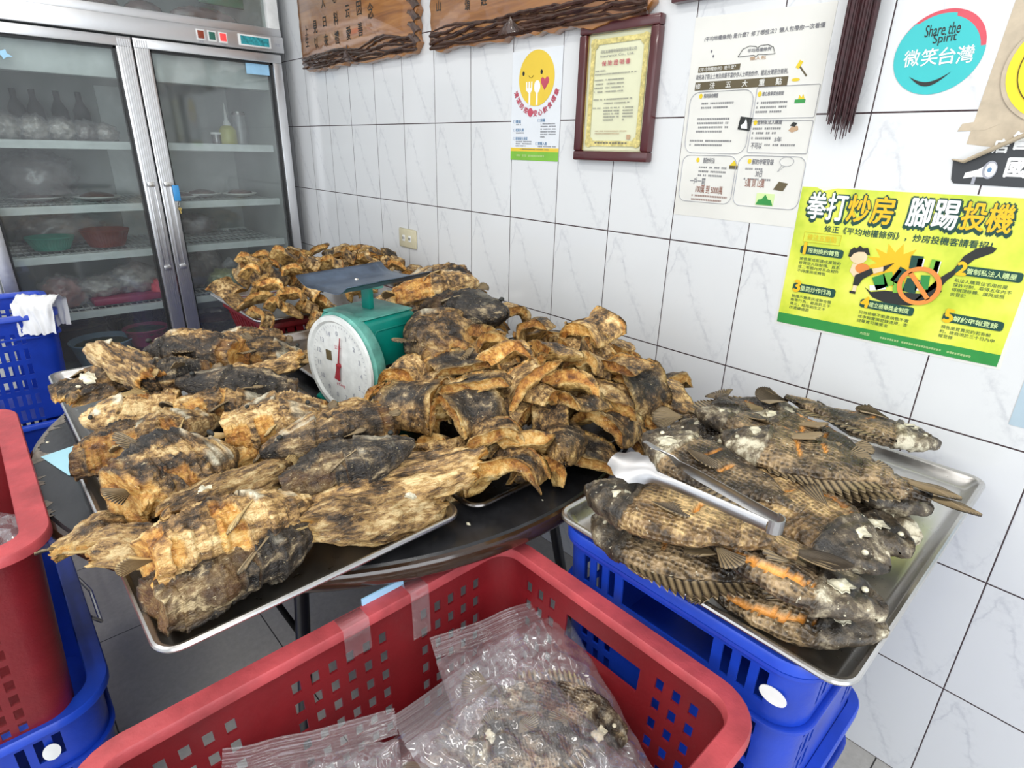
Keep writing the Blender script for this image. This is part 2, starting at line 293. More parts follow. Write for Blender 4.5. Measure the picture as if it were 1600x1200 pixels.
def wood_mat():
    k = NT('varnished_wood'); tc = k.n('ShaderNodeTexCoord').outputs['Object']
    mp = k.n('ShaderNodeMapping'); mp.inputs['Scale'].default_value = (1.2, 1, 14); k.l(tc, mp.inputs[0])
    f = k.noise(mp.outputs[0], 3.0, 5, 0.6, 0.8)
    k.l(k.ramp(f, [(0.3, (0.20, 0.070, 0.016)), (0.55, (0.34, 0.135, 0.028)), (0.75, (0.42, 0.19, 0.05))]), k.b.inputs['Base Color'])
    k.b.inputs['Roughness'].default_value = 0.3; k.b.inputs['Coat Weight'].default_value = 0.9; k.b.inputs['Coat Roughness'].default_value = 0.07
    return k.m

def yellow_paper():
    k = NT('lime_yellow_paper'); tc = k.n('ShaderNodeTexCoord').outputs['Object']
    f = k.noise(tc, 9, 4, 0.6); g = k.noise(tc, 55, 3)
    c = k.ramp(f, [(0.32, (0.46, 0.58, 0.035)), (0.5, (0.68, 0.74, 0.07)), (0.68, (0.80, 0.82, 0.13))])
    k.l(c, k.b.inputs['Base Color']); k.b.inputs['Roughness'].default_value = 0.33; k.bump(f, 0.3, 0.004)
    return k.m
mats()

# ---------------------------------------------------------------- geometry helpers
def link(name, me, parent=None, loc=None, rot=None, sc=None):
    o = bpy.data.objects.new(name, me); C.objects.link(o)
    if parent is not None: o.parent = parent
    if loc is not None: o.location = loc
    if rot is not None: o.rotation_euler = rot
    if sc is not None: o.scale = sc
    return o
def tag(o, label=None, cat=None, group=None, kind=None):
    if label: o['label'] = label
    if cat: o['category'] = cat
    if group: o['group'] = group
    if kind: o['kind'] = kind
    return o
def thing(name, label, cat, loc=(0, 0, 0), rz=0.0, group=None):
    return tag(link(name, None, None, loc, (0, 0, rz)), label, cat, group)
def mesh(name, V, F, mat, smooth=True, attr=None):
    me = bpy.data.meshes.new(name); me.from_pydata([tuple(map(float, v)) for v in V], [], [tuple(int(i) for i in f) for f in F])
    me.validate(); me.update()
    if mat is not None: me.materials.append(MT[mat] if isinstance(mat, str) else mat)
    if attr is not None:
        ca = me.color_attributes.new('region', 'FLOAT_COLOR', 'POINT')
        ca.data.foreach_set('color', np.asarray(attr, dtype=np.float32).ravel())
    if smooth: me.polygons.foreach_set('use_smooth', [True] * len(me.polygons))
    return me
class MB:
    """collects boxes, tubes, lathes, polygons into one mesh"""
    def __init__(s): s.V = []; s.F = []
    def add(s, V, F):
        b = len(s.V); s.V += [tuple(v) for v in V]; s.F += [tuple(i + b for i in f) for f in F]; return s
    def box(s, x0, x1, y0, y1, z0, z1, M=None):
        V = [Vector((x, y, z)) for z in (z0, z1) for y in (y0, y1) for x in (x0, x1)]
        if M is not None: V = [M @ v for v in V]
        return s.add(V, [(0, 2, 3, 1), (4, 5, 7, 6), (0, 1, 5, 4), (2, 6, 7, 3), (0, 4, 6, 2), (1, 3, 7, 5)])
    def tube(s, pts, r, n=8, closed=False, flat=None):
        pts = [Vector(p) for p in pts]; N = len(pts); V = []; F = []
        up = Vector((0, 0, 1)); prev = None
        for i, p in enumerate(pts):
            a = pts[(i - 1) % N] if (closed or i > 0) else p; b = pts[(i + 1) % N] if (closed or i < N - 1) else p
            d = (b - a).normalized()
            if prev is None:
                q = up if abs(d.dot(up)) < 0.9 else Vector((1, 0, 0)); u = d.cross(q).normalized()
            else:
                u = (prev - d * prev.dot(d)).normalized()
            prev = u; v = d.cross(u); rr = r[i] if isinstance(r, (list, tuple)) else r
            for k in range(n):
                t = 2 * math.pi * k / n; V.append(p + (u * math.cos(t) + v * math.sin(t) * (flat or 1)) * rr)
        for i in range(N if closed else N - 1):
            j = (i + 1) % N
            for k in range(n): F.append((i * n + k, i * n + (k + 1) % n, j * n + (k + 1) % n, j * n + k))
        if not closed: F.append(tuple(range(n))[::-1]); F.append(tuple((N - 1) * n + k for k in range(n)))
        return s.add(V, F)
    def lathe(s, prof, n=48, c=(0, 0), caps=True):
        V = []; F = []
        for r, z in prof:
            for k in range(n): t = 2 * math.pi * k / n; V.append((c[0] + r * math.cos(t), c[1] + r * math.sin(t), z))
        for i in range(len(prof) - 1):
            for k in range(n): F.append((i * n + k, i * n + (k + 1) % n, (i + 1) * n + (k + 1) % n, (i + 1) * n + k))
        if caps:
            if prof[0][0] > 1e-5: F.append(tuple(range(n))[::-1])
            if prof[-1][0] > 1e-5: F.append(tuple((len(prof) - 1) * n + k for k in range(n)))
        return s.add(V, F)
    def prism(s, poly, y0, y1):
        """polygon in (x,z) given a thickness along y"""
        n = len(poly)
        V = [(x, y0, z) for x, z in poly] + [(x, y1, z) for x, z in poly]
        F = [tuple(range(n)), tuple(range(2 * n - 1, n - 1, -1))] + [(i, i + n, (i + 1) % n + n, (i + 1) % n) for i in range(n)]
        return s.add(V, F)
    def build(s, name, mat, parent=None, smooth=False, bevel=0.0, **kw):
        me = mesh(name, s.V, s.F, mat, smooth)
        bm = bmesh.new(); bm.from_mesh(me); bmesh.ops.recalc_face_normals(bm, faces=bm.faces)
        if bevel: bmesh.ops.bevel(bm, geom=[e for e in bm.edges if e.is_manifold and e.calc_face_angle(0) > 0.6], offset=bevel, segments=2, profile=0.5, affect='EDGES')
        bm.to_mesh(me); bm.free()
        if smooth or bevel:
            me.polygons.foreach_set('use_smooth', [True] * len(me.polygons))
            try: me.set_sharp_from_angle(angle=math.radians(38))
            except Exception: pass
        return link(name, me, parent, **kw)
def fbm(p, o=4, seed=0.0):
    return mn.fractal(Vector((p[0] + seed, p[1] - seed * 0.7, p[2] + seed * 1.3)), 0.9, 2.1, o)
def rpoly(x0, x1, z0, z1, r, n=5):
    out = []
    for cx, cz, a in ((x1 - r, z1 - r, 0), (x0 + r, z1 - r, 90), (x0 + r, z0 + r, 180), (x1 - r, z0 + r, 270)):
        for k in range(n + 1): t = math.radians(a + 90 * k / n); out.append((cx + r * math.cos(t), cz + r * math.sin(t)))
    return out
def ell(cx, cz, rx, rz=None, n=32, a0=0, a1=360):
    rz = rz or rx; return [(cx + rx * math.cos(math.radians(a0 + (a1 - a0) * k / n)), cz + rz * math.sin(math.radians(a0 + (a1 - a0) * k / n))) for k in range(n + (0 if a1 - a0 == 360 else 1))]

# ---------------------------------------------------------------- placements (metres, measured from the photograph)
CHUNKS = [
  ('C', 0, 'dark', [1.962, -0.75, 0.868], [-3, -22, 123], 1.345, 'large grey scaly chunk with orange opening, leaning beside the green scale base'),
  ('C', 1, 'gold', [1.875, -0.704, 0.891], [7, 12, 23], 1.17, 'wide orange chunk lying against the right side of the green scale'),
  ('C', 2, 'dark', [1.866, -0.524, 0.93], [-37, 15, 94], 1.111, 'pale yellow steak with grey skin cap near the top of the heap'),
  ('C', 3, 'dark', [2.047, -0.666, 0.903], [-13, -12, 42], 1.111, 'squarish grey-skinned chunk in the middle left of the heap'),
  ('C', 1, 'gold', [1.773, -0.563, 0.906], [-25, 31, 69], 0.936, 'bright orange cube-like chunk behind the grey scaly ones'),
  ('C', 4, 'gold', [1.809, -0.367, 0.939], [-8, 2, 76], 0.936, 'tan curled chunk standing up at the back edge of the heap'),
  ('C', 2, 'gold', [2.002, -0.566, 0.929], [-27, -38, 41], 1.111, 'curved golden chunk with a yellow lobe under the pale yellow steak'),
  ('C', 5, 'gold', [2.047, -0.465, 0.931], [-17, -9, -15], 0.994, 'square tan chunk with dimpled face at the crest of the heap'),
  ('C', 6, 'gold', [2.014, -0.298, 0.926], [5, 1, -4], 1.345, 'biggest tan chunk rounded like a hood at the right crest of the heap'),
  ('C', 1, 'gold', [2.107, -0.42, 0.913], [-28, -14, 12], 0.994, 'deep orange fleshy chunk under the hood-shaped one'),
  ('C', 7, 'gold', [2.138, -0.516, 0.898], [-28, 1, 42], 1.111, 'folded yellow chunk with a round knob in the heap centre'),
  ('C', 3, 'gold', [2.107, -0.596, 0.904], [-16, -36, 83], 1.111, 'golden skin chunk with a raised pointed corner'),
  ('C', 1, 'gold', [2.14, -0.572, 0.893], [0, 32, 99], 0.819, 'narrow orange wedge between the pointed-corner chunk and the folded yellow one'),
  ('C', 8, 'gold', [2.186, -0.449, 0.867], [-2, 14, 36], 1.228, 'ragged orange-cream chunk on the right slope'),
  ('C', 0, 'dark', [2.186, -0.339, 0.863], [9, 33, -12], 1.228, 'brown chunk with dark lower skin near the right end of the heap'),
  ('C', 5, 'gold', [2.21, -0.267, 0.834], [-17, 11, -36], 1.111, 'fibrous striped orange chunk at the far right end of the heap'),
  ('C', 1, 'gold', [2.221, -0.354, 0.803], [-8, 0, 14], 0.877, 'small amber chunk tucked under the dark right-end skin'),
  ('C', 9, 'dark', [2.203, -0.583, 0.845], [-7, 17, 43], 1.17, 'long spindle-shaped tail piece covered in golden dots'),
  ('C', 6, 'dark', [2.087, -0.714, 0.878], [4, 20, -2], 1.17, 'twisting chunk with cream edge and orange middle'),
  ('C', 7, 'gold', [2.086, -0.792, 0.788], [-17, 21, -14], 1.228, 'double-lobed yellow chunk at the front left of the heap'),
  ('C', 4, 'gold', [2.158, -0.718, 0.852], [-6, -14, 59], 0.994, 'crescent-shaped tan rind in the front middle of the heap'),
  ('C', 4, 'gold', [2.201, -0.729, 0.809], [-10, -17, 35], 1.228, 'curled golden piece alone at the front edge of the tray'),
  ('C', 1, 'gold', [2.215, -0.653, 0.804], [-27, 21, 57], 0.936, 'orange block beside the curled piece at the front edge'),
  ('C', 3, 'dark', [2.22, -0.563, 0.8], [-2, 10, 34], 1.111, 'brown sheet-like chunk above the front tray rim'),
  ('C', 8, 'gold', [1.865, -0.798, 0.788], [-9, 8, 37], 1.053, 'ragged orange chunk in front of the scale dial'),
  ('C', 4, 'gold', [1.813, -0.796, 0.788], [-19, -15, 13], 0.76, 'small tan rind in front of the ragged orange chunk by the dial'),
  ('C', 0, 'dark', [2.216, -0.467, 0.831], [2, 6, 10], 1.17, 'black-skinned chunk with white flecks on the right slope'),
  ('C', 7, 'gold', [2.221, -0.394, 0.775], [1, 11, 2], 0.936, 'amber chunk sitting at the rim right of the spindle tail piece'),
  ('C', 1, 'gold', [1.965, -0.801, 0.788], [-30, 12, 85], 0.994, 'amber lump left of the double-lobed yellow chunk'),
  ('C', 6, 'dark', [1.924, -0.386, 0.937], [-7, -11, 29], 0.819, 'brown skin sliver at the back behind the square tan chunk'),
  ('C', 7, 'gold', [1.796, -0.411, 0.92], [4, -20, 37], 0.643, 'little yellow knob on the back edge beside the pale yellow steak'),
  ('C', 3, 'gold', [2.147, -0.368, 0.894], [-2, -13, 3], 1.053, 'brown-gold skin sheet right of the deep orange fleshy chunk'),
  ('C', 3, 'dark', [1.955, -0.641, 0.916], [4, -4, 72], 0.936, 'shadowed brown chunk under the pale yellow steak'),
  ('C', 5, 'dark', [2.191, -0.676, 0.842], [-43, -7, 41], 0.936, 'dark brown chunk behind the curled front piece'),
  ('C', 6, 'dark', [2.186, -0.53, 0.866], [-11, -21, 0], 1.053, 'dark folded skin between the ragged chunk and the spindle tail'),
  ('CF', 8, 'dark', [2.024, -0.324, 0.867], [-1, 19, -53], 0.96, None),
  ('CF', 3, 'gold', [2.128, -0.698, 0.827], [9, -24, 113], 0.86, None),
  ('CF', 6, 'dark', [2.064, -0.522, 0.894], [-51, -22, 136], 0.95, None),
  ('CF', 3, 'dark', [1.838, -0.764, 0.79], [-39, 25, -95], 0.87, None),
  ('CF', 3, 'dark', [2.151, -0.444, 0.838], [28, -18, 16], 0.87, None),
  ('CF', 1, 'gold', [1.925, -0.666, 0.88], [-22, 22, 128], 0.95, None),
  ('CF', 5, 'gold', [2.013, -0.344, 0.907], [1, 14, -19], 0.85, None),
  ('CF', 0, 'gold', [1.967, -0.66, 0.876], [-15, 24, 26], 0.8, None),
  ('CF', 0, 'gold', [2.085, -0.547, 0.867], [-55, 15, -88], 0.96, None),
  ('CF', 7, 'gold', [2.148, -0.694, 0.831], [5, -8, 88], 0.86, None),
  ('CF', 5, 'gold', [1.964, -0.414, 0.877], [-56, -3, -134], 0.85, None),
  ('CF', 4, 'gold', [1.982, -0.549, 0.903], [9, -25, -21], 0.97, None),
  ('CF', 4, 'gold', [1.905, -0.29, 0.873], [-40, 16, -156], 0.82, None),
  ('CF', 5, 'gold', [2.015, -0.215, 0.884], [-2, 11, 35], 0.84, None),
  ('CF', 5, 'dark', [2.157, -0.385, 0.827], [-44, 16, 108], 1.04, None),
  ('CF', 6, 'gold', [2.026, -0.296, 0.898], [-41, -27, 35], 0.87, None),
  ('CF', 8, 'gold', [1.96, -0.17, 0.827], [2, 14, -18], 0.92, None),
  ('CF', 6, 'gold', [1.899, -0.525, 0.905], [-38, 10, 75], 1.02, None),
  ('CF', 8, 'gold', [1.858, -0.472, 0.884], [-14, -26, 2], 0.97, None),
  ('CF', 4, 'gold', [2.039, -0.313, 0.885], [-27, 19, 173], 0.98, None),
  ('CF', 0, 'gold', [2.149, -0.563, 0.859], [10, 19, -52], 0.88, None),
  ('CF', 5, 'gold', [1.893, -0.593, 0.878], [-25, 11, -4], 0.98, None),
  ('CF', 7, 'gold', [2.101, -0.557, 0.848], [-18, 3, -108], 0.93, None),
  ('CF', 7, 'gold', [1.852, -0.267, 0.848], [28, -25, 163], 0.98, None),
  ('CF', 6, 'gold', [1.854, -0.301, 0.872], [19, 5, 146], 0.87, None),
  ('CF', 2, 'dark', [2.164, -0.649, 0.818], [27, -19, 143], 0.98, None),
  ('CF', 2, 'dark', [2.16, -0.182, 0.828], [-20, -19, 67], 0.85, None),
  ('CF', 1, 'gold', [1.803, -0.488, 0.877], [-34, -15, 11], 0.8, None),
  ('CF', 1, 'gold', [1.942, -0.599, 0.884], [10, -7, -162], 0.94, None),
  ('CF', 4, 'gold', [1.903, -0.589, 0.879], [-44, -4, 29], 1.0, None),
  ('CF', 6, 'gold', [2.031, -0.545, 0.9], [1, -18, -112], 0.95, None),
  ('CF', 1, 'gold', [1.922, -0.233, 0.893], [12, 28, 134], 0.93, None),
  ('CF', 6, 'gold', [1.912, -0.243, 0.867], [-32, 1, -31], 0.92, None),
  ('CF', 2, 'gold', [2.056, -0.537, 0.861], [16, -14, -26], 0.92, None),
  ('CF', 7, 'gold', [1.946, -0.575, 0.859], [-42, 0, -168], 0.83, None),
  ('CF', 2, 'gold', [2.023, -0.501, 0.897], [-59, 0, 92], 0.94, None),
  ('CF', 7, 'gold', [1.881, -0.483, 0.911], [-41, 16, -34], 0.87, None),
  ('CF', 1, 'dark', [2.018, -0.483, 0.88], [-44, -11, -36], 0.93, None),
  ('CF', 7, 'gold', [1.916, -0.588, 0.879], [-14, 13, 122], 0.83, None),
  ('CF', 1, 'gold', [1.791, -0.436, 0.858], [9, -18, -173], 0.91, None),
  ('CF', 7, 'gold', [2.093, -0.411, 0.863], [0, -5, 169], 1.01, None),
  ('CF', 1, 'gold', [1.864, -0.589, 0.859], [-60, 14, 41], 0.95, None),
  ('CF', 2, 'gold', [2.033, -0.484, 0.895], [28, 5, 74], 1.04, None),
  ('CF', 0, 'dark', [1.992, -0.512, 0.886], [-31, -13, -137], 1.0, None),
  ('CF', 1, 'gold', [2.039, -0.75, 0.808], [29, 1, -155], 0.83, None),
  ('CF', 1, 'gold', [1.836, -0.399, 0.864], [-43, -12, 44], 0.84, None),
  ('CF', 3, 'dark', [2.019, -0.519, 0.903], [11, -24, 158], 0.89, None),
  ('CF', 6, 'gold', [1.817, -0.731, 0.82], [-43, -30, 41], 0.82, None),
  ('CF', 5, 'dark', [2.047, -0.474, 0.891], [-43, 14, -30], 0.84, None),
  ('CF', 8, 'gold', [2.027, -0.464, 0.866], [19, -16, -46], 0.82, None),
  ('CF', 2, 'dark', [1.878, -0.27, 0.885], [-13, -1, 19], 0.84, None),
  ('CF', 0, 'dark', [2.057, -0.375, 0.901], [-45, 2, 124], 0.91, None),
  ('CF', 1, 'gold', [1.936, -0.49, 0.867], [-57, 4, 16], 0.81, None),
  ('CF', 3, 'gold', [1.847, -0.199, 0.841], [-46, -25, 160], 0.92, None),
  ('CF', 3, 'gold', [1.869, -0.348, 0.89], [-18, 29, 134], 0.98, None),
  ('CF', 5, 'gold', [2.089, -0.54, 0.859], [-23, 21, 143], 0.91, None),
  ('CF', 3, 'gold', [2.109, -0.457, 0.862], [-37, -5, -148], 0.82, None),
  ('CF', 7, 'gold', [1.802, -0.645, 0.874], [-16, -30, 38], 0.92, None),
  ('CF', 7, 'gold', [2.124, -0.396, 0.864], [-48, -18, -101], 0.96, None),
  ('CF', 7, 'dark', [1.817, -0.248, 0.84], [10, -14, -124], 0.87, None),
  ('CF', 7, 'dark', [1.851, -0.594, 0.886], [-16, 29, 8], 0.88, None),
  ('CF', 2, 'dark', [1.812, -0.752, 0.813], [25, -10, -31], 0.91, None),
  ('CF', 0, 'gold', [1.88, -0.174, 0.868], [-31, 12, -140], 0.95, None),
  ('CF', 2, 'gold', [2.132, -0.345, 0.845], [-14, -12, -146], 0.98, None),
  ('CF', 3, 'dark', [2.059, -0.668, 0.867], [22, 8, 40], 0.98, None),
  ('CF', 6, 'dark', [1.892, -0.49, 0.891], [-55, -28, 100], 1.01, None),
  ('CF', 1, 'dark', [2.104, -0.429, 0.847], [2, -25, 61], 0.81, None),
  ('CF', 0, 'dark', [1.881, -0.735, 0.835], [-28, 23, 28], 0.91, None),
  ('CF', 3, 'dark', [2.03, -0.244, 0.845], [29, 2, 147], 0.9, None),
  ('CF', 1, 'dark', [1.989, -0.715, 0.851], [9, 28, -98], 0.95, None),
  ('CF', 8, 'gold', [2.111, -0.637, 0.873], [2, -3, 112], 0.99, None),
  ('CF', 4, 'gold', [1.986, -0.686, 0.879], [-3, 27, -66], 0.94, None),
  ('CF', 4, 'gold', [1.842, -0.477, 0.867], [-20, -22, -114], 0.93, None),
  ('CF', 3, 'gold', [1.967, -0.35, 0.873], [-53, 1, 178], 0.86, None),
  ('CF', 1, 'dark', [2.054, -0.291, 0.854], [-7, 19, -20], 0.89, None),
  ('CF', 2, 'gold', [2.078, -0.765, 0.815], [-57, -2, -107], 1.0, None),
  ('CF', 6, 'gold', [2.036, -0.197, 0.841], [-47, 21, 15], 0.94, None),
  ('CF', 7, 'gold', [1.91, -0.583, 0.899], [-19, -12, -163], 0.82, None),
  ('B', 3, 'gold', [0.78, -0.706, 0.865], [-35, 9, -60], 0.9, 'pale golden chunk leaning on the left corner of the rear tray'),
  ('B', 6, 'gold', [0.837, -0.625, 0.918], [-35, 8, 20], 0.8, 'brownish curl on the left slope of the rear heap'),
  ('B', 4, 'gold', [0.643, -0.585, 0.929], [-35, 2, 10], 0.85, 'long pale strip at the upper left of the rear heap'),
  ('B', 0, 'dark', [0.769, -0.495, 0.949], [-35, -15, 20], 0.85, 'grey-brown rounded chunk topping the rear heap'),
  ('B', 1, 'gold', [0.894, -0.459, 0.946], [-35, -15, -10], 0.85, 'deep orange hollow chunk beside the grey-brown top one'),
  ('B', 4, 'gold', [0.928, -0.406, 0.941], [-35, -12, 15], 0.85, 'yellow twisted rind at the middle of the rear heap top'),
  ('B', 7, 'gold', [0.857, -0.308, 0.952], [-35, -14, 0], 0.85, 'highest golden curl against the white tiles'),
  ('B', 8, 'gold', [0.914, -0.263, 0.942], [-35, -11, 0], 0.8, 'orange-brown lump at the right end of the rear heap top'),
  ('B', 1, 'gold', [0.948, -0.237, 0.931], [-35, 11, 0], 0.6, 'small orange nub just above the far edge of the blue-grey weighing plate'),
  ('B', 7, 'gold', [0.958, -0.632, 0.897], [-35, -4, 60], 0.85, 'ochre chunk in the centre left of the rear heap'),
  ('B', 3, 'gold', [0.987, -0.692, 0.86], [-35, -2, 100], 0.8, 'pale upright sheet above the front left of the rear tray'),
  ('B', 6, 'dark', [0.925, -0.596, 0.919], [-35, 12, -20], 0.8, 'grey-brown rib on the face of the rear heap'),
  ('B', 2, 'gold', [1.016, -0.586, 0.881], [-35, -7, 40], 0.8, 'bright yellow disc-like chunk on the face of the rear heap'),
  ('B', 5, 'gold', [1.048, -0.615, 0.84], [-35, 15, 0], 0.75, 'orange-brown flake at the rear tray front edge'),
  ('B', 4, 'gold', [1.043, -0.704, 0.829], [-35, 15, 10], 0.8, 'amber flake lying flat at the rear tray front rim'),
  ('B', 4, 'gold', [1.015, -0.51, 0.892], [-35, 4, -40], 1.0, 'long orange strip hanging left of the weighing plate'),
  ('B', 0, 'dark', [1.058, -0.493, 0.823], [-35, -15, 20], 1.0, 'round grey chunk with crusty face under the weighing plate corner'),
  ('B', 1, 'gold', [1.051, -0.553, 0.842], [-35, -8, 0], 0.8, 'orange chunk left of the crusty round one'),
  ('B', 1, 'gold', [1.143, -0.556, 0.82], [-35, 1, -20], 0.85, 'reddish-orange chunk beneath the crusty round one'),
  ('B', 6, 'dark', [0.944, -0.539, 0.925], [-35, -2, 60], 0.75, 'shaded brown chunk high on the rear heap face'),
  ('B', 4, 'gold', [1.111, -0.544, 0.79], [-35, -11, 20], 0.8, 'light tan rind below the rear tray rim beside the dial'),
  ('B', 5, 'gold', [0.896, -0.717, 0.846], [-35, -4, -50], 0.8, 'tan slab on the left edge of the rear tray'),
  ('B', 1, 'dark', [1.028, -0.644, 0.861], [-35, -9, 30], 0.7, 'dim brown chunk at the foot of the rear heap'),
  ('B', 7, 'gold', [0.659, -0.533, 0.937], [-35, -5, 40], 0.8, 'cream-tipped chunk at the upper left crest of the rear heap'),
  ('BF', 1, 'gold', [0.737, -0.552, 0.93], [7, 8, -93], 0.83, None),
  ('BF', 6, 'dark', [0.649, -0.227, 0.876], [-18, -10, 48], 0.88, None),
  ('BF', 0, 'gold', [0.779, -0.406, 0.895], [8, 0, 71], 0.82, None),
  ('BF', 0, 'gold', [0.632, -0.2, 0.868], [-60, -28, 115], 0.75, None),
  ('BF', 3, 'gold', [0.879, -0.449, 0.889], [-25, 22, -78], 0.76, None),
  ('BF', 5, 'gold', [0.801, -0.227, 0.94], [-29, 22, 159], 0.87, None),
  ('BF', 5, 'gold', [0.938, -0.306, 0.878], [-42, 23, -58], 0.8, None),
  ('BF', 4, 'gold', [0.605, -0.548, 0.911], [-19, 0, 169], 0.79, None),
  ('BF', 6, 'dark', [0.809, -0.591, 0.921], [-47, 2, 129], 0.82, None),
  ('BF', 0, 'gold', [0.666, -0.43, 0.904], [5, -6, 76], 0.8, None),
  ('BF', 8, 'gold', [0.878, -0.424, 0.948], [-7, -7, 123], 0.7, None),
  ('BF', 1, 'dark', [0.906, -0.528, 0.897], [-49, 19, 2], 0.82, None),
  ('BF', 4, 'dark', [0.944, -0.132, 0.856], [-25, 29, -60], 0.71, None),
  ('BF', 5, 'gold', [0.899, -0.278, 0.906], [1, 3, -133], 0.88, None),
  ('BF', 6, 'dark', [0.688, -0.114, 0.861], [25, -6, 13], 0.74, None),
  ('BF', 6, 'gold', [0.858, -0.154, 0.896], [-47, 23, 172], 0.88, None),
  ('BF', 1, 'gold', [0.872, -0.109, 0.912], [-23, -11, -43], 0.86, None),
  ('BF', 6, 'gold', [0.622, -0.127, 0.909], [-32, 11, -148], 0.81, None),
  ('BF', 6, 'gold', [0.847, -0.294, 0.893], [-6, 0, 90], 0.82, None),
  ('BF', 5, 'gold', [0.69, -0.414, 0.947], [-7, -29, -104], 0.72, None),
  ('BF', 6, 'gold', [0.821, -0.314, 0.944], [-19, 8, -128], 0.83, None),
  ('BF', 7, 'gold', [0.873, -0.246, 0.946], [6, -26, -17], 0.74, None),
  ('BF', 7, 'dark', [0.782, -0.433, 0.944], [-60, -18, 164], 0.73, None),
  ('BF', 7, 'gold', [0.628, -0.558, 0.918], [-37, 15, 101], 0.89, None),
  ('BF', 5, 'dark', [0.846, -0.119, 0.925], [-52, -18, -75], 0.76, None),
  ('BF', 3, 'gold', [0.661, -0.159, 0.927], [9, -1, 12], 0.7, None),
  ('BF', 0, 'gold', [0.992, -0.12, 0.885], [-12, -9, -144], 0.8, None),
  ('BF', 1, 'gold', [0.974, -0.255, 0.92], [-15, 18, -80], 0.88, None),
  ('BF', 1, 'dark', [0.747, -0.483, 0.89], [-23, -4, -8], 0.89, None),
  ('BF', 6, 'gold', [0.616, -0.407, 0.918], [-26, 12, -143], 0.73, None),
  ('BF', 2, 'gold', [0.987, -0.341, 0.857], [-29, -25, 51], 0.77, None),
  ('BF', 5, 'dark', [0.922, -0.637, 0.895], [-58, -14, 107], 0.79, None),
  ('BF', 3, 'gold', [0.747, -0.361, 0.952], [-4, -30, 61], 0.8, None),
  ('BF', 8, 'dark', [0.982, -0.317, 0.86], [-54, -20, 21], 0.85, None),
  ('BF', 3, 'dark', [0.795, -0.176, 0.94], [-7, 19, 31], 0.86, None),
  ('BF', 0, 'gold', [0.928, -0.407, 0.881], [-17, -21, -25], 0.86, None),
  ('BF', 3, 'gold', [0.763, -0.115, 0.887], [-7, -18, -42], 0.73, None),
  ('BF', 2, 'gold', [0.739, -0.639, 0.911], [-51, -26, 171], 0.78, None),
  ('BF', 0, 'gold', [0.958, -0.162, 0.908], [-20, 8, 54], 0.73, None),
  ('BF', 0, 'gold', [0.687, -0.143, 0.928], [-6, -25, -44], 0.73, None),
  ('BF', 2, 'gold', [0.858, -0.46, 0.94], [6, 27, 179], 0.81, None),
  ('BF', 5, 'gold', [0.706, -0.583, 0.87], [-13, 28, 64], 0.81, None),
  ('BF', 4, 'dark', [0.772, -0.17, 0.931], [9, -30, 17], 0.73, None),
  ('BF', 0, 'gold', [0.787, -0.259, 0.95], [-7, -16, 78], 0.84, None),
  ('BF', 0, 'gold', [0.687, -0.474, 0.935], [-16, 19, -170], 0.81, None),
  ('BF', 5, 'gold', [0.77, -0.585, 0.931], [14, 29, 124], 0.89, None),
  ('BF', 1, 'gold', [0.995, -0.477, 0.899], [-53, 17, -72], 0.81, None),
  ('BF', 8, 'gold', [0.749, -0.141, 0.894], [-8, -22, 53], 0.77, None),
  ('BF', 7, 'dark', [0.793, -0.334, 0.945], [-53, 17, -135], 0.72, None),
  ('BF', 4, 'gold', [0.953, -0.438, 0.892], [1, 20, -107], 0.85, None),
  ('BF', 6, 'gold', [0.697, -0.192, 0.901], [20, 20, -55], 0.84, None),
  ('BF', 2, 'dark', [0.833, -0.167, 0.93], [-15, 5, -117], 0.7, None),
]
